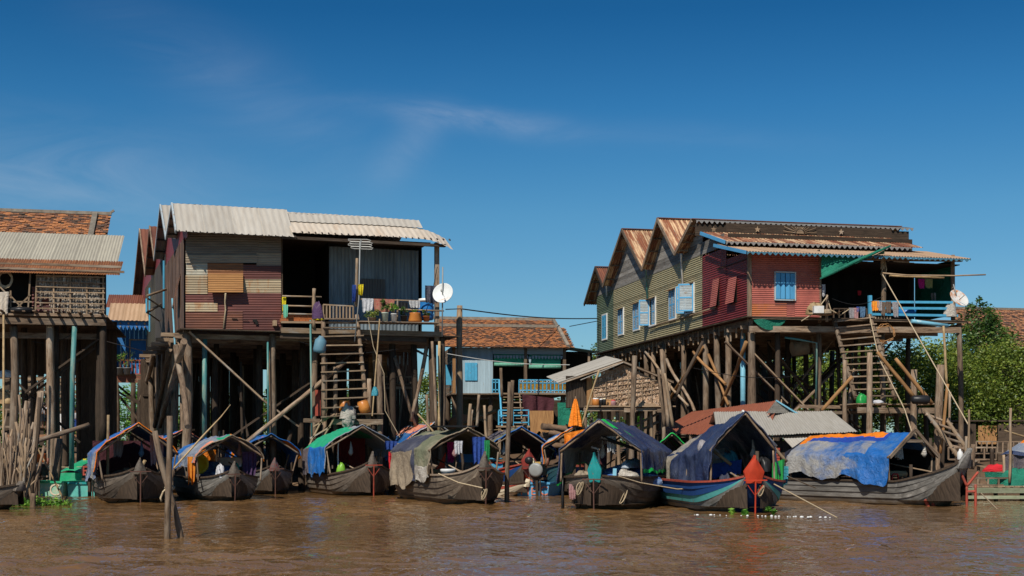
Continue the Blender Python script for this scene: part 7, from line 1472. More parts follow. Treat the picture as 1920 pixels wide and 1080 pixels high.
for i in range(78):
    px = rs.uniform(-6, 66); Y = rs.uniform(38.5, 42.5); h = rs.choice([1.0, 1.4, 1.8, 2.2, 2.8]) * (1 if px < 52 else .75)*rs.uniform(.85, 1.1); r = rs.uniform(.018, .058)
    a = Vector(((px-960)/FPX*Y, Y, 0)); d = Vector((rs.uniform(-.22, .22), rs.uniform(-.1, .1), 1))*h; random.seed(100+i); mb = MB(); mb.post(-d*.2, d, r, bend=.07, segs=6, taper=.7)
    if rs.random() < .35: k = rs.uniform(.4, .7); mb.post(d*k, d*k+Vector((rs.uniform(-.3, .3), 0, rs.uniform(.2, .6))), r*.6, bend=.05, segs=3)
    solo('driftwood_stake', mb, rs.choice([WD, WDL, WD, WDL]), 'grey-brown driftwood stake in the crooked fence at the left edge', 'stake', a, 0, gst)
for (px, y0, px2, y1, Y, r, m, lb) in ((75, 735, 58, 940, 41, .09, WD, 'long leaning trunk above the driftwood fence'), (80, 733, 50, 940, 44.5, .08, WD, 'bent grey trunk behind the driftwood fence'), (52, 752, 30, 930, 42, .10, WD, 'forked trunk at the middle of the driftwood fence'), (36, 740, 42, 900, 42.5, .05, WD, 'slender stick rising above the driftwood fence'), (74, 745, 60, 925, 39, .06, WDD, 'thin dark stake at the right end of the driftwood fence'), (48, 800, 98, 895, 43, .03, BAM, 'thin slanting stick behind the orange-tank engine'), (110, 822, 105, 895, 45.5, .16, WD, 'broad split stump left of the teal pipe'), (62, 925, 62, 953, 37.5, .09, WD, 'short knobby stump among the floating plants')):
    postthing(px, y0, y1, Y, r, lb, 'trunks and sticks by the driftwood fence', px2=px2, m=m, bend=.04, zb=-.4 if y1 > 880 else None)
mb = MB(); mb.post(P(52, 832, 43.5), P(167, 796, 44.5), .085, bend=.03); solo('fallen_log', mb, WD, 'long bleached log lying across the posts, left', 'log')
gmid = 'thin poles standing in front of the middle house'
for (px, y0, px2, y1, Y, r, m, lb) in ((862, 573, 861, 830, 54, .14, WDL, 'tall grey utility pole carrying the cable, left of middle'), (882, 757, 877, 830, 50, .07, WDL, 'whitish stake left of the middle stairs'), (885, 768, 879, 830, 51, .06, WDL, 'short stick right of the whitish stake'), (898, 740, 894, 800, 52, .06, WD, 'dark stick under the pale blue wall'), (908, 760, 914, 850, 49, .055, WDL, 'leaning pale stick before the faded purple roof'), (939, 690, 941, 745, 59, .07, WD, 'crooked pole beside the left blue rail'), (961, 713, 958, 800, 58, .09, WD, 'dark post before the middle stairs'), (824, 640, 823, 810, 47, .06, BAM, 'bamboo pole right of the pale-roofed house'), (810, 640, 818, 800, 46.5, .05, WD, 'bent stick by the right corner of the pale-roofed house'), (830, 645, 826, 800, 47.2, .09, WDD, 'dark post by the right corner of the pale-roofed house'), (800, 740, 805, 830, 47, .06, WD, 'short pole above the salmon net roof')):
    postthing(px, y0, y1, Y, r, lb, gmid, px2=px2, m=m, bend=.02)
for (a, b, Y, r, m, lb) in (((783, 776), (815, 812), 43, .03, BAM, 'pale driftwood stick resting over the salmon net roof'), ((1123, 695), (1090, 800), 44.5, .035, BAM, 'long bamboo pole slanting before the palm-leaf hut'), ((860, 798), (930, 770), 56, .08, WDO, 'tan plank slanting under the middle house'), ((1240, 655), (1253, 800), 45, .07, WD, 'bundle stick leaning at the right of the palm-leaf hut'), ((1246, 700), (1262, 800), 44.8, .06, WDL, 'second bundle stick at the right of the palm-leaf hut'), ((1234, 690), (1246, 800), 45.2, .06, WD, 'third, inner bundle stick by the palm-leaf hut'), ((1255, 718), (1250, 790), 45.4, .07, WDL, 'shortest bundle stick by the palm-leaf hut'), ((1318, 640), (1262, 752), 46.5, .06, WDD, 'bent dark branch crossing the side stilts'), ((1895, 765), (1893, 905), 41, .045, WDL, 'tall crooked stick in front of the edge shelter'), ((1817, 768), (1816, 850), 42, .04, WDL, 'straight thin stick holding the long rope'), ((1812, 818), (1810, 880), 42, .05, WDL, 'short pale stick right of the white jug'), ((1825, 833), (1822, 880), 43.5, .09, WD, 'stubby post on the right dock'), ((1860, 842), (1861, 885), 43, .08, WDD, 'dark post in the middle of the right dock'), ((1883, 807), (1925, 820), 43, .03, BAM, 'thin yellow pole above the orange shelter roof')):
    mb = MB(); q = P(*b, Y); mb.post(Vector((0, 0, 0)), P(*a, Y)-q, r, bend=.02); solo('standing_stick', mb, m, lb, 'stick', q, 0, 'sticks leaning along the bank')
# ------------------------------------------------------------------ ropes and cables
def rope(pts, r, m, label, cat='rope', name='rope', sag=0):
    q = [P(*p) for p in pts]
    if sag:
        a, b = q[0], q[-1]; q = [a.lerp(b, k/16)+Vector((0, 0, -sag*math.sin(k/16*math.pi))) for k in range(17)]
    mb = MB(); mb.tube(q, r, 5, caps=False); return solo(name, mb, m, label, cat)
rope([(836, 580, 47), (865, 579, 54)], .02, CABLE, 'black cable from the satellite dish corner to the utility pole', 'cable', 'power_cable')
rope([(865, 579, 54), (1122, 597, 70)], .028, CABLE, 'black power cable from the utility pole to the olive house', 'cable', 'power_cable', sag=.15)
rope([(838, 663, 47), (1068, 684, 47)], .014, WIRE, 'thin pale wire across the middle house', 'wire', 'thin_wire', sag=.12)
rope([(1068, 612, 68), (1120, 602, 70)], .02, CABLE, 'short cable right of the middle house roof', 'cable', 'power_cable')
rope([(200, 640, 50), (268, 658, 54)], .016, WIRE, 'pale wire in front of the blue house', 'wire', 'thin_wire')
rope([(1655, 515, 49.2), (1816, 797, 42)], .022, ROPE, 'long tan rope from the verandah post down to the thin stick')
rope([(1630, 590, 48.5), (1648, 672, 47.5), (1690, 755, 46), (1697, 770, 45.8), (1710, 811, 45)], .022, ROPE, 'knotted rope following the right stairs down')
rope([(1238, 795, 45), (1150, 790, 45)], .0, ROPE, 'x') if False else None
rope([(1448, 906, 34.2), (1570, 971, 31.5)], .018, ROPE, 'yellow mooring rope running into the water right of the red prow')
rope([(1476, 893, 35), (1530, 915, 38)], .018, ROPE, 'pale mooring rope from the navy tarp boat to the long boat')
rope([(1160, 893, 35.4), (1200, 905, 35.6), (1270, 917, 35.8), (1330, 915, 35), (1375, 903, 34.4)], .016, ROPE, 'mooring rope between the teal-prow and red-prow boats')
rope([(822, 888, 38.6), (860, 905, 38.3), (905, 915, 38)], .02, ROPE, 'thick rope over the side of the olive-canopy boat')
rope([(1642, 912, 39.6), (1755, 895, 38.4)], .02, ROPE, 'rope tied along the side of the long boat')
rope([(1840, 925, 37.5), (1870, 955, 36)], .018, ROPE, 'mooring rope from the long boat bow into the water')
rope([(690, 595, 47), (700, 650, 46.8), (720, 700, 46.5), (722, 770, 46.4), (750, 820, 46)], .015, ROPE, 'thin rope hanging from the potted-plant balcony')
rope([(712, 598, 46.8), (698, 780, 46.4)], .03, BAM, 'upright bamboo pole before the potted-plant balcony', 'pole', 'bamboo_pole')
for k, (px, py, Y, s) in enumerate(((1085, 905, 35.7, .16), (1130, 903, 35.6, .15), (1166, 915, 35.8, .2), (906, 918, 38.1, .14), (1390, 905, 33.9, .12), (1424, 912, 33.8, .12))):
    lb = ['looped rope left of the teal prow', 'looped rope right of the teal prow', 'long rope loop on the right side of the teal-prow boat', 'coiled rope on the olive-canopy boat bow', 'knotted rope left of the red prow', 'knotted rope right of the red prow'][k]
    mb = MB(); 
    for q in range(3): mb.tube([Vector((math.sin(i/12*6.28+q)*s*.38*(1+.2*q)+.02*q, -.03*q, -s*1.1*(1-math.cos(i/12*6.28))+.03*math.sin(i+q))) for i in range(13)], .015, 5, caps=False)
    solo('rope_loop', mb, ROPE, lb, 'rope', P(px, py, Y), 0, 'rope loops on the bows')
rope([(1016, 908, 38), (1016, 908, 38.1)], .001, ROPE, 'x') if False else None
# ------------------------------------------------------------------ things on the left house
an = thing('tv_aerial', 'metal television aerial with two looped elements on a tall mast', 'aerial', P(667, 640, 47.1))
def A_(px, py, dy=0): return P(px, py, 47.1+dy)-an.location
mb = MB(); mb.tube([A_(665, 640), A_(673, 560), A_(675, 452)], .022, 8); mb.build('mast', PL_GREY, an)
for y, x0, x1 in ((450, 653, 696), (455, 656, 699), (459, 653, 698), (464, 658, 700)):
    mb = MB(); q = [A_(x0, y-1.5), A_(x1-8, y-1), A_(x1, y+1), A_(x1-3, y+3.4), A_(x0+6, y+2.4), A_(x0, y+.8), A_(x0, y-1.5)]; mb.tube(q, .012, 5, caps=False); mb.build('element', WIRE, an)
mb = MB(); mb.beam(A_(677, 448), A_(676, 467), .03, .05); mb.build('element_holder', PL_GREY, an)
sdh = thing('satellite_dish', 'white satellite dish on the corner of the pale-roofed house', 'satellite dish', P(830, 549, 46.6))
def dish(t, R_, ax, dep, n=28, m=DISHW):
    mb = MB(); prof = [(R_*k/8, -dep*(1-(k/8)**2)) for k in range(9)]; mb.lathe(prof+[(R_*1.02, 0), (R_*1.02, -.02), (R_*.9, -dep*.25-.02)], ax=ax, n=n); mb.build('reflector', m, t)
dish(sdh, .36, (-.3, -1, .35), .07)
mb = MB(); mb.tube([(.06, -.05, -.15), (-.02, -.4, .02)], .01, 5); mb.tube([(-.02, -.36, .02), (-.02, -.44, .04)], .035, 8); mb.build('feed_arm', PL_GREY, sdh)
mb = MB(); mb.tube([(0, .06, .9), (-.02, .08, -1.5)], .025, 7); mb.build('mast', PL_GREY, sdh)
sd2 = thing('satellite_dish', 'rust-stained satellite dish tilted down at the blue-railed verandah corner', 'satellite dish', P(1799, 558, 48.6))
dish(sd2, .37, (.45, -1, .75), .06, m=mat('rusty_dish', (.70, .70, .67), (.60, .58, .54), (.55, .20, .05), sc3=(3.5, 3.5), t3=(.5, .62), rough=.5, bump=.05, rnd=0, coord='Object'))
mb = MB(); mb.tube([(-.1, .05, .1), (-.15, .2, .5)], .025, 6); mb.tube([(-.05, -.12, -.1), (.05, -.4, .05)], .015, 5); mb.build('bracket', PL_GREY, sd2)
gv = 'potted plants on the pale-roofed house balcony'
zb5 = 602
def shelfY(px): return (FL.w_(FL.pv(px, 601, -.62))).y
sh_ = MB(); a = FL.pv(672, 603, -.75); b = FL.pv(822, 606, -.75)
for k in range(3): sh_.beam(a+Vector((0, -.2+k*.22, -.01)), b+Vector((0, -.2+k*.22, -.01)), .2, .03)
solo('plant_shelf', sh_, WD, 'rough plank shelf carrying the row of potted plants', 'shelf', FL.o, FL.a)
potplant(722, 603, shelfY(722)-.1, .13, .33, PL_PALEG, .2, .42, 'leafy plant in a pale green bucket, left of the white bucket', 260, LF2, 41, gv)
potplant(738.5, 603, shelfY(738)-.1, .125, .29, PL_WHITE, .18, .45, 'tall plant in a white bucket on the balcony shelf', 220, LF3, 42, gv)
potplant(757, 603, shelfY(757)-.1, .13, .22, PL_BLACK, .2, .3, 'low plant in a black pot on the balcony shelf', 200, LF2, 43, gv)
potplant(778.5, 604, shelfY(778)-.1, .22, .34, GLZ, .12, .1, 'broad orange glazed jar with sprouts on the balcony shelf', 30, LF3, 44, gv, prof=[(0, 0), (.23, 0), (.26, .05), (.2, .3), (.22, .34), (.19, .34), (.17, .28), (0, .28)])
potplant(799.5, 603, shelfY(799)-.1, .13, .2, TERRA, .16, .28, 'fern in a small brown pot beside the orange jar', 170, LF2, 45, gv)
potplant(698, 601, shelfY(698)-.1, .16, .1, WD, .3, .26, 'bushy fern in a tray at the left end of the balcony shelf', 420, LF1, 46, gv, sz=.07)
mb = MB(); a = FL.pv(677, 561, -.55); b = FL.pv(835, 566, -.55); mb.tube([a, b], .03, 6); a = FL.pv(745, 580, -.55); b = FL.pv(832, 583, -.55); mb.tube([a, b], .03, 6); mb.beam(FL.pv(745, 561, -.55), FL.pv(745, 603, -.55), .05, .05, (0, 1, 0)); solo('balcony_rail', mb, WDL, 'pole rails above the potted plants', 'railing', FL.o, FL.a)
mb = MB()
for y0, y1, xe in ((555, 557, 603), (573, 575, 601), (588, 590, 602)): mb.tube([FL.pv(529, y0, -.5), FL.pv(xe, y1, -.5)], .03, 6)
mb.post(FL.pv(588, 615, -.5), FL.pv(589, 541, -.5), .075, bend=.01); solo('balcony_rail', mb, WDL, 'three weathered rails and post left of the stair gate', 'railing', FL.o, FL.a)
def flcloth(px, py, w, h, m, label, cat, v=-.6, F_=FL, name='laundry', wav=.02, group=None, drop2=None):
    p = F_.pv(px, py, v); mb = MB(); drape(mb, (0, 0, 0), (w, 0, 0), h, wav=wav, drop2=drop2); return solo(name, mb, m, label, cat, F_.w_(p), F_.a, group)
gl_ = 'laundry on the balcony rails'
flcloth(679, 559, .42, .52, CL_WHITE, 'white cloth drying above the potted plants', 'cloth', group=gl_)
flcloth(701, 560, .78, .48, CL_PINKP, 'pink floral blanket drying above the potted plants', 'blanket', group=gl_)
flcloth(767, 563, .42, .26, TP_SILV, 'shiny grey sheet folded over the rail beside the blue barrel', 'sheet', group=gl_)
flcloth(529, 556, .15, .55, CL_YEL, 'yellow cloth on the rail beside the patchwork wall', 'cloth', v=-.42, group=gl_)
flcloth(531, 571, .17, .5, PLK('mint_cloth', (.18, .55, .38)), 'mint green cloth on the rail beside the patchwork wall', 'cloth', v=-.55, group=gl_)
flcloth(746, 566, .38, .34, PL_BLACK, 'black cloth behind the plants on the balcony', 'cloth', v=-.3, group=gl_)
bt = thing('water_barrel', 'big blue plastic barrel with white rim on the balcony', 'barrel', P(799, 600, shelfY(799)+.45))
mb = MB(); mb.lathe([(0, 0), (.25, 0), (.28, .08), (.29, .2), (.27, .25), (.29, .3), (.29, .5), (.27, .55), (.28, .62), (.27, .74)], n=24); mb.build('body', PL_BLUE, bt); mb = MB(); mb.lathe([(.285, .72), (.285, .79), (.24, .8), (0, .79)], n=24); mb.build('rim', PL_WHITE, bt)
gj = 'glazed jars on the low left landing'
for px, lb, rx in ((646, 'upright orange glazed jar on the low landing', 0), (686, 'orange glazed jar tilted sideways on the low landing', .3)):
    mb = MB(); mb.lathe([(0, 0), (.18, 0), (.21, .2), (.20, .42), (.17, .45), (.19, .47), (.15, .47), (.14, .4), (0, .3)], n=22); o = solo('glazed_jar', mb, GLZ, lb, 'jar', P(px, 775, 49.1), 0, gj); o.rotation_euler = (0, -rx, 0)
mb = MB(); mb.box((0, 0, 0), .5, .35, .03); solo('jar_board', mb, WDD, 'dark board lying over the upright orange jar', 'board', P(645, 749, 49.1))
onp = MB(); bundle(onp, .32, .25, .42, 31, lump=.45); bundle(onp, .25, .2, -.35, 33, lump=.3); solo('plastic_bag', onp, PLBAG, 'big bunch of clear plastic bags hanging before the landing', 'bags', P(652, 785, 48.7))
mb = MB(); bundle(mb, .12, .1, .28, 35); solo('blue_bag', mb, CL_TEALB, 'small blue plastic bag tied to the thin bamboo, mid left', 'bag', P(703, 742, 46.2))
mb = MB(); mb.lathe([(0, 0), (.2, .02), (.22, .12), (.2, .45), (.1, .55), (.08, .6), (0, .6)], n=18); o = solo('blue_drum', mb, paint('worn_drum_blue', (.12, .26, .34), (.30, .17, .10), t3=(.5, .65)), 'worn blue drum hanging by rope beside the left stairs', 'drum', P(598, 662, 46.9)); o.rotation_euler = (0, .15, 0)
mb = MB(); mb.box((0, 0, .5), .2, .04, .95); solo('red_board', mb, P_REDI, 'narrow faded red board standing left of the stair foot', 'board', P(596, 781, 49.5))
mb = MB(); drape(mb, (-.07, 0, 0), (.07, 0, 0), .6, wav=.05, wf=2); solo('hanging_cloth', mb, CL_BLUE, 'blue cloth hanging from the aerial mast', 'cloth', P(664, 534, 47.0), 0, gl_)
mb = MB(); drape(mb, (-.08, 0, 0), (.1, 0, 0), .38, wav=.05, wf=2); solo('hanging_cloth', mb, CL_YEL, 'yellow cloth tied on the aerial mast', 'cloth', P(676, 533, 46.95), 0, gl_)
mb = MB(); mb.post((0, 0, 0), (.02, .05, 1.7), .06); solo('mast_bundle', mb, WDL, 'frayed wooden stake lashed along the aerial mast', 'stake', P(668, 575, 47.2))
bl = MB(); 
for i in range(6): bl.box((i*.23, 0, 0), .22, .2, .13)
for i in range(6): bl.box((i*.23+.05, 0, .14), .22, .2, .13)
solo('brick_stack', bl, TERRA, 'low stack of red bricks behind the left rails', 'bricks', FL.w_(FL.pv(531, 601, -.15)), FL.a)
bundle_ = MB(); bundle(bundle_, .18, .15, .5, 37, lump=.3); solo('patterned_bag', bundle_, CL_PURP, 'patterned bag beside the stair gate', 'bag', P(596, 598, 47.3))
mb = MB(); bundle(mb, .2, .18, .14, 38); solo('yellow_bag', mb, CL_YEL, 'yellow sack lying by the stair gate', 'sack', P(598, 600, 47.35))
dc = MB(); drape(dc, (0, 0, 0), (.45, .2, .0), .6, wav=.08, wf=2); solo('dark_blanket', dc, TP_DNAVY, 'dark blanket hung by the verandah corner of the pale-roofed house', 'blanket', P(797, 535, 47.6))
# ------------------------------------------------------------------ things on the right house
def fr(px, py, v): return FR.w_(FR.pv(px, py, v))
rb = MB(); x0, x1 = FR.pv(1632, 570, -.5).x, FR.pv(1790, 570, -.5).x
for ya, yb in ((566, 567), (577.5, 578.5), (589, 592)): rb.beam(FR.pv(1632, ya, -.5), FR.pv(1786 if ya < 580 else 1796, yb, -.5), .05, .09)
rb.beam(FR.pv(1632, 602, -.5), FR.pv(1631, 554, -.5), .12, .12, (0, 1, 0)); solo('blue_railing', rb, P_CYAN, 'bright blue three-bar railing of the right verandah', 'railing', FR.o, FR.a)
rb = MB()
for i in range(7): rb.beam(FR.pv(1636+i*5.5, 603, -.46), FR.pv(1636+i*5.5, 579, -.46), .05, .03, (0, 1, 0))
solo('picket_panel', rb, WDL, 'short pale picket panel behind the left of the blue railing', 'railing', FR.o, FR.a)
rb = MB(); railing(rb, FR.pv(1563, 603, -.4), FR.pv(1625, 603, -.4), .48, 6, .04); solo('dark_railing', rb, WDD, 'dark thin railing at the head of the right stairs', 'railing', FR.o, FR.a)
gr_ = 'laundry on the right verandah'
for (px, py, w, h, m, lb) in ((1634, 564, .30, .36, CL_ORP, 'orange floral cloth at the left end of the blue railing'), (1645, 565, .22, .34, CL_GREY, 'grey cloth beside the orange floral one'), (1652, 566, .18, .5, CL_BROWN, 'brown striped cloth on the verandah post'), (1661, 565, .22, .42, CL_BROWN, 'dark brown shorts on the blue railing'), (1674, 566, .24, .55, CL_GREY, 'light grey trousers over the blue railing')):
    flcloth(px, py, w, h, m, lb, 'laundry', v=-.58, F_=FR, group=gr_)
for (px, py, w, h, m, lb) in ((1592, 577, .2, .42, CL_GREY, 'grey cloth on the dark railing above the right stairs'), (1600, 577, .22, .42, CL_PINK, 'pale pink cloth on the dark railing above the right stairs'), (1612, 575, .22, .38, CL_JEAN, 'denim shorts on the dark railing above the right stairs'), (1606, 575, .1, .2, CL_BLUE, 'small royal blue cloth on the dark railing')):
    flcloth(px, py, w, h, m, lb, 'laundry', v=-.45, F_=FR, group=gr_)
flcloth(1722, 523, .26, .36, CL_MAG, 'magenta shirt hanging under the right verandah roof', 'shirt', v=.3, F_=FR, group=gr_)
flcloth(1735, 523, .32, .36, CL_KHAKI, 'khaki shirt hanging next to the magenta one', 'shirt', v=.32, F_=FR, group=gr_)
for (px, m, lb) in ((1746, CL_GREY, 'grey shirt deep in the right verandah'), (1752, CL_WHITE, 'white shirt deep in the right verandah')): flcloth(px, 549, .1, .28, m, lb, 'shirt', v=1.5, F_=FR, group=gr_)
flcloth(1541, 533, .14, .45, CL_WHITE, 'white cloth beside the red wall edge', 'cloth', v=.1, F_=FR, group=gr_)
flcloth(1537.5, 536, .07, .25, CL_MAG, 'magenta cloth beside the red wall edge', 'cloth', v=.08, F_=FR, group=gr_)
flcloth(1608, 545, .15, .18, CL_REDC, 'red bag hanging deep in the right verandah', 'bag', v=.8, F_=FR, group=gr_)
mb = MB(); mb.tube([FR.pv(1655, 512, -.6), FR.pv(1700, 516, -.65), FR.pv(1790, 517, -.7), FR.pv(1848, 515, -.7)], .028, 6); solo('bamboo_pole', mb, WDL, 'long thin pole sticking out past the right verandah', 'pole', FR.o, FR.a)
mb = MB(); mb.tube([FR.pv(1668, 517, -.5), FR.pv(1770, 521, -.5)], .04, 6); solo('bamboo_pole', mb, BAM, 'shorter thick pole under the long thin one', 'pole', FR.o, FR.a)
mb = MB(); mb.tube([FR.pv(1709, 602, -.9), FR.pv(1777, 611, -.9)], .075, 12); solo('blue_pipe', mb, PVCB, 'pale blue pipe lying along the right verandah edge', 'pipe', FR.o, FR.a)
mb = MB()                                                             # green net, draped from the eave and twisted into a roll
def netf(u, v): 
    a = FR.pv(1541, 478, -.62).lerp(FR.pv(1655, 478, -.62), u); b = FR.pv(1541, 522, -.66).lerp(FR.pv(1662, 468, -1.0), u); return a.lerp(b, v)+Vector((0, .06*math.sin(u*11+v*3), .03*math.sin(u*7)))
mb.grid(netf, 30, 12, lu=2, lv=1); gn = mb.build('net_sheet', NET_G); gn.name = 'green_net'; gn.location = FR.o; gn.rotation_euler = (0, 0, FR.a); tag(gn, 'green shade net drawn across under the right verandah eave', 'net')
mb = MB(); mb.tube([FR.pv(1537, 523, -.68), FR.pv(1560, 512, -.75), FR.pv(1600, 492, -.95), FR.pv(1640, 474, -1.05), FR.pv(1670, 461, -1.05)], [.03, .06, .075, .06, .03], 8, jit=.15); mb.build('rolled_edge', NET_G, gn)
mb = MB(); mb.grid(lambda u, v: FR.pv(1411, 597, -.5).lerp(FR.pv(1500, 598, -.5), u)+Vector((0, -.05*math.sin(u*9), -(.42*math.sin(min(1, u*1.4)*math.pi)**.7)*v)), 24, 6, lu=2, lv=.5); solo('green_net', mb, NET_G, 'green net sagging under the red front wall', 'net', FR.o, FR.a)
bt2 = thing('hanging_basket', 'flat woven basket slung from the stair post with boxes', 'basket', fr(1546, 593, -.9))
mb = MB(); mb.grid(lambda u, v: Vector((-.65+1.3*u, -.35+.7*v, .02+.35*abs(u-.5)**2*2+.1*(v-.5)**2)), 16, 8); mb.build('basket', BAM if False else WD, bt2)
for s_ in (-1, 1): mb = MB(); mb.tube([(-.9, s_*.2, -.2), (-.4, s_*.2, .12), (.1, s_*.1, .75)] if s_ < 0 else [(.1, .1, .75), (.25, .1, .25), (.6, .1, .05), (.95, .1, .28)], .022, 6); mb.build('sling', ROPE, bt2)
mb = MB(); mb.post((.1, .05, -.2), (.1, .05, .8), .05); mb.build('hook_post', WD, bt2)
onq = MB(); bundle(onq, .32, .25, .38, 41, lump=.3); solo('tan_basket', onq, BAM, 'tan straw basket piled in front of the red wall', 'basket', fr(1530, 590, -.95))
onq = MB(); onq.box((0, 0, .14), .36, .3, .26); solo('white_tub', onq, P_WHITE, 'white printed box in the slung basket', 'box', fr(1534, 588, -1.25))
onq = MB(); bundle(onq, .16, .15, .16, 42); solo('pale_bag', onq, CL_YEL if False else TP_BROWN, 'small pale bag right of the white box', 'bag', fr(1551, 588, -1.1))
coil('wire_coil', fr(1660, 625, -.75), .33, T_ORANGE, 'thin orange wire coil hanging on the beam right of the stairs', turns=3, th=.012, sq=.95, cat='coil')
wk = MB(); wk.lathe([(0, 0), (.3, .02), (.36, .3), (.33, .3), (.28, .05)], n=22); solo('blue_basin', wk, PL_BLUE, 'blue basin behind the blue railing', 'basin', fr(1700, 596, .1))
onq = MB(); bundle(onq, .22, .2, .45, 44, lump=.35); solo('plastic_bag', onq, PLBAG, 'clear plastic bag on the blue railing end', 'bag', fr(1781, 594, -.45))
onq = MB(); onq.post((0, 0, 0), (0, 0, .8), .09); onq.tube([(0.05, -.08, .3), (.12, -.1, 0), (.05, -.1, -.4), (-.08, -.08, -.2), (.02, -.1, .2)], .02, 5); solo('rope_hank', onq, ROPE, 'hank of rope tied to the top of the verandah post', 'rope', fr(1655, 505, -.18))
jr = thing('yellow_drum', 'old yellowish drum lying under the red house floor', 'drum', fr(1500, 655, 2)); mb = MB(); mb.tube([(-.3, 0, 0), (.3, .1, .1)], .28, 16); mb.build('body', TP_BROWN, jr)
mb = MB(); mb.tube([FR.pv(1393, 625, 2.0), FR.pv(1393, 830, 2.0)], .1, 12); solo('blue_pipe', mb, PVCB, 'upright pale blue pipe under the maroon wall', 'pipe', FR.o, FR.a)
mb = MB(); mb.tube([FR.pv(1472, 633, -.1), FR.pv(1500, 637, -.1), FR.pv(1531, 643, -.1), FR.pv(1530, 748, -.15)], .04, 8); solo('water_pipe', mb, PVC, 'thin pale green water pipe on the front stilt of the red house', 'pipe', FR.o, FR.a)
# landing things
mb = MB(); bundle(mb, .2, .15, .3, 50); solo('green_bag', mb, PL_GREEN, 'green bag on the right landing below the stairs', 'bag', P(1616, 756, 47.2))
mb = MB(); mb.tube([(-.3, 0, .14), (-.24, 0, .14), (.24, 0, .14), (.32, 0, .14)], [.08, .15, .16, .12], 14); solo('black_jug', mb, PL_BLACK, 'black bottle lying on the right landing', 'bottle', P(1725, 757, 46.8))
mb = MB(); bundle(mb, .22, .15, .1, 51); solo('white_rag', mb, CL_WHITE, 'white rag lying on the right landing', 'rag', P(1645, 756, 46.9))
# bottles on the hut platform
gbt = 'jars and bottles on the palm-leaf hut platform'
def jar(px, r, h, m, lid, lb):
    t = thing('glass_jar', lb, 'jar', FH.w_(FH.pv(px, 761, -.62)), 0, gbt); mb = MB(); mb.lathe([(0, 0), (r, 0), (r, h*.75), (r*.75, h*.9), (0, h*.9)], n=16); mb.build('body', m, t); mb = MB(); mb.lathe([(r*.8, h*.86), (r*.8, h), (0, h)], n=14); mb.build('lid', lid, t)
jar(1117, .12, .26, GLZ, PL_WHITE, 'brown jar with white lid on the hut platform'); jar(1127, .06, .24, PL_BLACK, PL_WHITE, 'left dark bottle on the hut platform'); jar(1133, .06, .26, PL_BLACK, PL_CREAM, 'right dark bottle on the hut platform'); jar(1150, .09, .2, CL_PINK, PL_RED, 'pink bottle on the hut platform')
mb = MB(); mb.box((0, 0, .1), .35, .25, .2); solo('wooden_box', mb, WDO, 'tan wooden box between the bottles of the hut', 'box', FH.w_(FH.pv(1140, 760, -.5)))
mb = MB(); mb.box((0, 0, .04), .8, .3, .08); mb.prism([Vector((-.12, -.05, .08)), Vector((.1, -.05, .08)), Vector((0, -.05, .2))], (0, .1, 0)); solo('scrap_tray', mb, WDL, 'tray of grey scraps at the right of the hut platform', 'tray', FH.w_(FH.pv(1206, 761, -.6)))
# orange umbrella, closed
um = thing('closed_umbrella', 'tall closed orange parasol beside the palm-leaf hut', 'umbrella', P(1079, 796, 44.5))
mb = MB()
def uf(u, v): th = u*6.283; z = v*.9; r = (.18*(1-v)**.8+.03)*(1+.22*math.sin(th*8)); return Vector((math.cos(th)*r, math.sin(th)*r, z-.05+.02*math.sin(th*3)*(1-v)))
mb.grid(uf, 64, 10); mb.build('canopy', CL_ROB, um); mb = MB(); mb.tube([(0, 0, -1.2), (0, 0, .93)], .02, 7); mb.build('pole', WDL, um)
mb = MB(); drape(mb, (-.35, 0, 0), (.35, 0, .15), .42, wav=.06, wf=3); solo('orange_cloth', mb, CL_ROB, 'crumpled orange cloth below the closed parasol', 'cloth', P(1078, 813, 44))
mb = MB()
def fold(u, v): th = u*6.283; r = .03+.17*(1-v)*(1+.3*math.sin(th*6)); return Vector((math.cos(th)*r, math.sin(th)*r*.6, v*.5))
mb.grid(fold, 40, 6); solo('white_canopy', mb, TP_BROWN, 'small pale folded cloth cone below the palm-leaf hut', 'cloth', P(1183, 826, 45))
# logs stacked under the middle house
rs = random.Random(8); gl2 = 'logs stacked left of the orange parasol'
for i in range(16):
    c, r_ = i % 4, i//4; a = P(1040+c*13+rs.uniform(-3, 3), 836-r_*11, 50+rs.uniform(-.3, .3)); mb = MB(); d = Vector((rs.uniform(.3, .55), rs.uniform(-.2, .2), rs.uniform(-.12, .12))); mb.post(-d, d, rs.uniform(.09, .13), bend=.01, segs=4, taper=.95); solo('sawn_log', mb, FURR, 'sawn brown log in the stack left of the orange parasol', 'log', a, 0, gl2)
for (px, w, h, m, lb, py, Y) in ((1015, 1.0, .95, WDO, 'woven tan screen under the middle house stairs', 770, 56), (1067, .9, 1.1, NET_G, 'dark green net hung left of the palm-leaf hut', 755, 52), (900, 2.2, 1.1, TP_OLIVE, 'olive sheet slanting behind the middle stairs', 745, 63.5)):
    hangcloth(px, py, Y, w, h, m, lb, 'screen', 'hanging_screen', wav=.02)
bk = MB(); bundle(bk, .6, .45, .75, 55, lump=.1); solo('clay_jar', bk, TERRA, 'large terracotta jar in the shade under the middle house', 'jar', P(863, 812, 57))
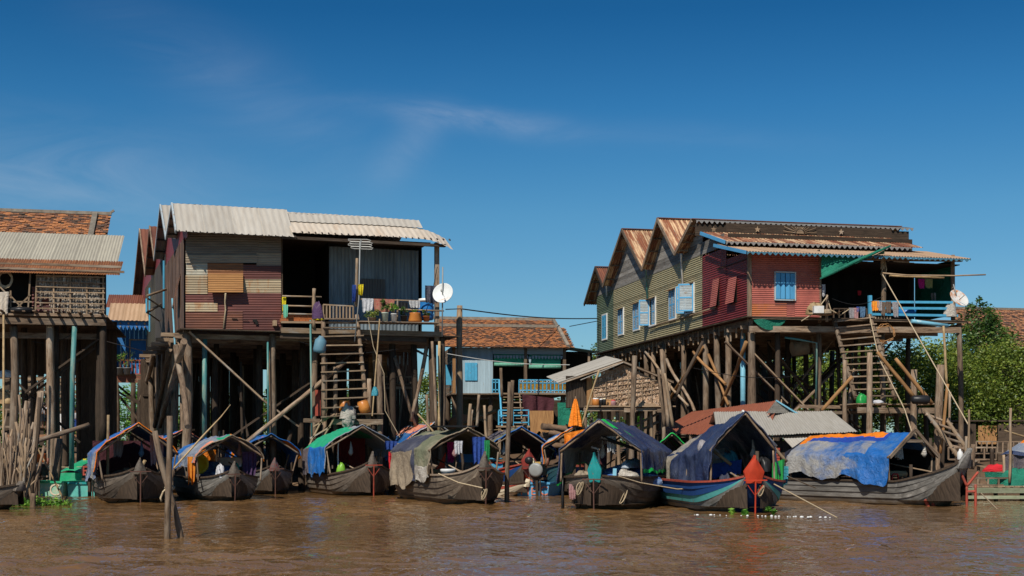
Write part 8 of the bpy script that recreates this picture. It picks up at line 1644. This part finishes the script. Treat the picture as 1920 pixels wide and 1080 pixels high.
# ------------------------------------------------------------------ right dock and shelter
dk = thing('floating_dock', 'mossy plank dock at the right edge', 'dock', P(1880, 925, 41.2)); dk.location.z = 0
mb = MB(); a = Vector((-1.5, 0, .42))
for i in range(16): mb.box((-1.1+i*.25, .9, .45), .235, 2.2, .04)
mb.build('deck', WDL, dk); mb = MB(); mb.beam((-1.3, -.2, .33), (3, -.2, .33), .08, .16); mb.beam((-1.2, -.15, .12), (3, -.15, .12), .08, .1); mb.build('side_beam', mat('mossy_beam', (.33, .36, .24), (.18, .2, .12), (.4, .38, .3), sc=(8, 2)), dk)
mb = MB(); railing(mb, (-1.1, .0, .48), (2.8, 0, .48), .22, 12, .05); mb.build('low_rail', WD, dk)
for i in range(5): mb = MB(); mb.post((-1+i*.8, 0, -.5), (-1+i*.8, 0, .5), .07); mb.build('pile', WDD, dk)
sh2 = thing('tarp_shelter', 'grey cloth shelter with orange and blue roof cut by the right edge', 'shelter', P(1905, 905, 42))
def S_(px, py, dy=0): return P(px, py, 42+dy)-sh2.location
mb = MB(); mb.grid(lambda u, v: S_(1876, 853).lerp(S_(1960, 853), u).lerp(S_(1940, 812, 1.2).lerp(S_(1990, 812, 1.2), u), v)+Vector((0, 0, .03*math.sin(u*9))), 20, 14, lu=2, lv=1.4, matfn=lambda u, v: 1 if v > .55-.3*u else 0 if v > .12 else 2); mb.build('roof', [TP_GREYB, TP_OR, TP_NAVY], sh2)
mb = MB(); mb.grid(lambda u, v: S_(1882, 905).lerp(S_(1960, 905), u).lerp(S_(1882, 853).lerp(S_(1960, 853), u), v)+Vector((0, .06+.04*math.sin(u*15+v*2), 0)), 30, 6, lu=2, lv=1); mb.build('cloth_wall', TP_PURP, sh2)
for px in (1882, 1897): mb = MB(); mb.post(S_(px, 915, -.1), S_(px, 853, -.05), .05); mb.build('post', WDL, sh2)
mb = MB(); bundle(mb, .5, .3, .45, 60, lump=.3); solo('green_net', mb, NET_G, 'heap of green net before the edge shelter', 'net', P(1908, 912, 41.3))
mb = MB(); bundle(mb, .45, .3, .22, 61, lump=.2); solo('red_cloth', mb, CL_REDC, 'red cloth heap on the right dock', 'cloth', P(1868, 884, 42.5))
mb = MB(); mb.grid(lambda u, v: P(1846, 885, 42).lerp(P(1884, 886, 42), u)+Vector((0, 0, -.42*v*math.sin(u*math.pi)**.3)), 16, 4); solo('green_net', mb, NET_G, 'dark green net hung below the red cloth', 'net')
mb = MB(); mb.lathe([(0, 0), (.08, 0), (.09, .05), (.09, .24), (.03, .32), (.03, .36), (0, .36)], n=14); solo('white_jug', mb, PL_WHITE, 'white plastic jug hanging by the log ladder', 'jug', P(1800, 863, 42.5))
bdk = thing('wooden_walkway', 'rickety walkway with low balusters behind the right dock', 'walkway', P(1850, 850, 46))
mb = MB()
for i in range(16): mb.box((-.6+i*.16, 0, 0), .15, 1.6, .04)
mb.build('deck', WD, bdk); mb = MB(); railing(mb, (-.6, -.7, .02), (1.9, -.7, .02), .38, 14, .04); railing(mb, (-1.6, -.9, -.2), (0, -.9, -.2), .4, 4, .05); mb.build('balusters', WD, bdk)
for x in (-.5, .4, 1.3, 1.9): mb = MB(); mb.post((x, -.6, -1.5), (x, -.6, 0), .06); mb.build('post', WD, bdk)
mb = MB(); mb.beam((-.8, -.75, -.3), (1.2, -.75, -.9), .05, .1); mb.build('brace', WDL, bdk)
# ------------------------------------------------------------------ floating plants
def plants(label, spots, n, size, m, loc, seed):
    o = leaf_mesh('floating_plants', [(x, y, .05, rx, ry, .10) for x, y, rx, ry in spots], n, size, m, None, seed); o.location = loc; tag(o, label, 'water plants', None, 'stuff')
plants('mat of green water plants around the driftwood fence', [(-.6, 0, .6, .4), (.1, -.1, .6, .35), (.6, 0, .45, .25)], 1500, .11, LF3, P(62, 948, pxY(948)), 71)
plants('water hyacinth leaves floating at the foot of the red prow', [(-.3, 0, .22, .12), (.1, -.05, .22, .12), (.45, 0, .2, .12)], 130, .16, LF3, P(1412, 964, 33.3), 72)
# ------------------------------------------------------------------ people seen under the far left house
def person(label, px, py, Y, H, shirt, low, face=0, arm=.3, name='person'):
    t = thing(name, label, 'person', P(px, py, Y), face); s = H/1.7
    import itertools
    def body(verts, edges, rad, m, nm):
        me = bpy.data.meshes.new(nm); me.from_pydata([Vector(v)*s for v in verts], edges, []); o = bpy.data.objects.new(nm, me); COL.objects.link(o); sk = o.modifiers.new('s', 'SKIN'); o.modifiers.new('u', 'SUBSURF').levels = 2; o.modifiers['u'].render_levels = 2
        for v, r in zip(me.skin_vertices[0].data, rad): v.radius = (r*s, r*s)
        me.skin_vertices[0].data[0].use_root = True; me.materials.append(m); dg = bpy.context.evaluated_depsgraph_get(); me2 = bpy.data.meshes.new_from_object(o.evaluated_get(dg)); bpy.data.objects.remove(o)
        for p in me2.polygons: p.use_smooth = True
        o2 = bpy.data.objects.new(nm, me2); COL.objects.link(o2); o2.parent = t; return o2
    V = [(0, 0, .92), (0, 0, 1.15), (0, 0, 1.38), (0, 0, 1.48), (0, 0, 1.60), (0, 0, 1.68), (.17, 0, 1.36), (.23, .0, 1.10), (.22, -.2*arm*2, .92), (-.17, 0, 1.36), (-.24, 0, 1.10), (-.16, -.25, .98), (.09, 0, .85), (.10, 0, .48), (.10, .02, .05), (-.09, 0, .85), (-.10, 0, .48), (-.10, .02, .05), (.1, -.12, .02), (-.1, -.12, .02), (.22, -.28*arm*2, .86), (-.12, -.32, .95)]
    E_ = [(0, 1), (1, 2), (2, 3), (3, 4), (4, 5), (2, 6), (6, 7), (7, 8), (8, 20), (2, 9), (9, 10), (10, 11), (11, 21), (0, 12), (12, 13), (13, 14), (14, 18), (0, 15), (15, 16), (16, 17), (17, 19)]
    Rr = [.13, .12, .13, .05, .085, .07, .055, .042, .032, .055, .042, .032, .08, .055, .04, .08, .055, .04, .035, .035, .03, .03]
    body(V, E_, Rr, SKIN, 'body')
    body([(0, 0, .9), (0, 0, 1.15), (0, 0, 1.38), (.18, 0, 1.37), (.235, 0, 1.16), (-.18, 0, 1.37), (-.245, 0, 1.16)], [(0, 1), (1, 2), (2, 3), (3, 4), (2, 5), (5, 6)], [.15, .14, .145, .075, .065, .075, .065], shirt, 'shirt')
    mb = MB(); mb.lathe([(.16*s, .94*s), (.2*s, .7*s), (.25*s, .45*s)], n=16); mb.build('skirt', low, t)
    mb = MB(); mb.lathe([(.105*s, 1.58*s), (.11*s, 1.66*s), (.08*s, 1.735*s), (0, 1.755*s)], c=(0, .02*s, 0), n=16); mb.build('hair', HAIR, t); return t
CLW = CL_WHITE
person('left of two people in white shirts standing with backs turned, under the left house', 77.5, 803, 66, 1.28, CLW, CL_MAR if False else PL_BLACK, math.pi)
person('right of two people in white shirts standing with backs turned, under the left house', 83, 803, 66.6, 1.24, CLW, PL_BLACK, math.pi+.2)
person('child in white shirt standing by the pale sheet, arms forward', 125.5, 813, 66, 1.35, CLW, CL_GREY, -.9, .6)
person('child in white shirt with red straps, right of the teal pipe', 140.5, 813, 66.3, 1.25, CLW, CL_BLUE, .4)
mb = MB(); mb.box((0, 0, .4), .95, .05, .85); solo('white_sheet', mb, P_WHITE, 'pale panel beside the children under the left house', 'board', P(112, 808, 65))
mb = MB(); mb.box((0, 0, 0), 4.5, 2.5, .25); solo('clay_step', mb, mat('red_earth', (.42, .22, .12), (.3, .15, .08), coord='Object'), 'low red earth terrace where the children stand', 'terrace', P(118, 820, 66))
for i, (x0, x1, y) in enumerate(((42, 82, 711), (42, 58, 721), (112, 154, 713), (112, 154, 720), (100, 154, 743), (100, 115, 760))):
    mb = MB(); mb.beam(P(x0, y, 62+i*.1), P(x1, y, 62+i*.1), .06, .12); solo('sunlit_plank', mb, WDL, ['upper plank of the far shelf behind the left-edge house', 'lower plank of the far shelf behind the left-edge house', 'upper far plank left of the teal pipe', 'second far plank left of the teal pipe', 'grey far plank at the teal pipe', 'lowest far plank near the teal pipe'][i], 'plank')
mb = MB(); bundle(mb, .35, .3, .25, 80); solo('white_float', mb, P_WHITE, 'white float hanging in the dark at the left edge', 'float', P(10, 708, 48))
mb = MB(); bundle(mb, .35, .25, .45, 81); solo('tan_basket', mb, BAM, 'tan basket hanging in the dark at the left edge', 'basket', P(7, 757, 48))

# distant wood closing the view under the houses
fw_ = []; rs = random.Random(12)
for i in range(120):
    px = -150+i*19.5; Y = rs.uniform(104, 128); top = rs.uniform(2.6, 4.4)*(.25 if 205 < px < 262 or 1640 < px < 1715 or 770 < px < 800 else 1); x = (px-960)/FPX*Y; fw_.append((x, Y, 1.4+top*.5, 1.5, 1.6, top*.5+.3))
o = leaf_mesh('distant_wood', fw_, 42000, .5, LF2, None, 77); tag(o, 'far-off belt of green wood behind the village', 'wood', None, 'stuff')
# pilings and sticks in the shallows behind the boats
gpl = 'dark pilings in the shallows behind the boats'; rs = random.Random(21)
for i in range(70):
    px = rs.choice([rs.uniform(60, 330), rs.uniform(330, 840), rs.uniform(330, 840), rs.uniform(990, 1260), rs.uniform(1560, 1800)]); Y = rs.uniform(48.5, 54); a = Vector(((px-960)/FPX*Y, Y, -.3)); h = rs.uniform(.9, 2.6); random.seed(500+i)
    mb = MB(); d = Vector((rs.uniform(-.2, .2)*h, rs.uniform(-.1, .1), h)); mb.post((0, 0, 0), d, rs.uniform(.04, .11), bend=.05, segs=5); solo('shallow_piling', mb, rs.choice([WD, WDD, WDD]), 'short dark piling in the shallows behind the moored boats', 'piling', a, 0, gpl)

sc_ = thing('dark_backdrop', 'added dark plank backdrop behind the children under the left-edge house', 'wall', P(80, 800, 72)); mb = MB()  # added dark backdrop, standing for brown clutter where the view was too light
for i in range(34):
    if rs.random() < .85: mb.box((-3.4+i*.2, rs.uniform(-.1, .1), .9), .19, .03, rs.uniform(2.6, 4.4))
mb.build('boards', WDD, sc_); mb = MB()
for z in (0, .9, 1.9, 2.6): mb.beam((-3.4, -.2, z), (3.4, -.2, z+rs.uniform(-.1, .1)), .08, .1)
mb.build('rail', WD, sc_)
for (a, b, lb) in (((560, 640, 49), (745, 655, 50), 'black wire sagging under the potted-plant balcony'), ((1300, 690, 48), (1530, 700, 49), 'thin line strung between the front stilts of the red house'), ((150, 615, 47), (60, 640, 46.8), 'short wire under the left-edge house'), ((1560, 560, 48.6), (1655, 556, 49.3), 'washing line across the head of the right stairs'), ((820, 500, 48), (795, 590, 48.5), 'dangling wire by the right corner of the pale-roofed house')):
    rope([a, b], .012, CABLE, lb, 'wire', 'thin_wire', sag=.25)

rs = random.Random(31); fmb = MB(); fmb.lathe([(0, -.03), (.03, -.015), (.036, .01), (.02, .032), (0, .036)], n=10); f0_ = None
for i in range(30):
    px = 1428+i*6.1+rs.uniform(-7, 7) if i < 22 else 1300+(i-22)*14+rs.uniform(-9, 9); py = 969+.02*(px-1428)+rs.uniform(-.5, .5); loc = P(px, py, pxY(py)); loc.z = .012
    if f0_ is None: f0_ = fmb.build('net_float', PL_WHITE); o = f0_
    else: o = f0_.copy(); COL.objects.link(o)
    o.location = loc; k_ = rs.uniform(.35, .95); o.scale = (k_*rs.uniform(.8, 1.6), k_, k_); tag(o, 'tiny white float in the floating net line before the red-prow boat', 'float', 'white floats of the net line')
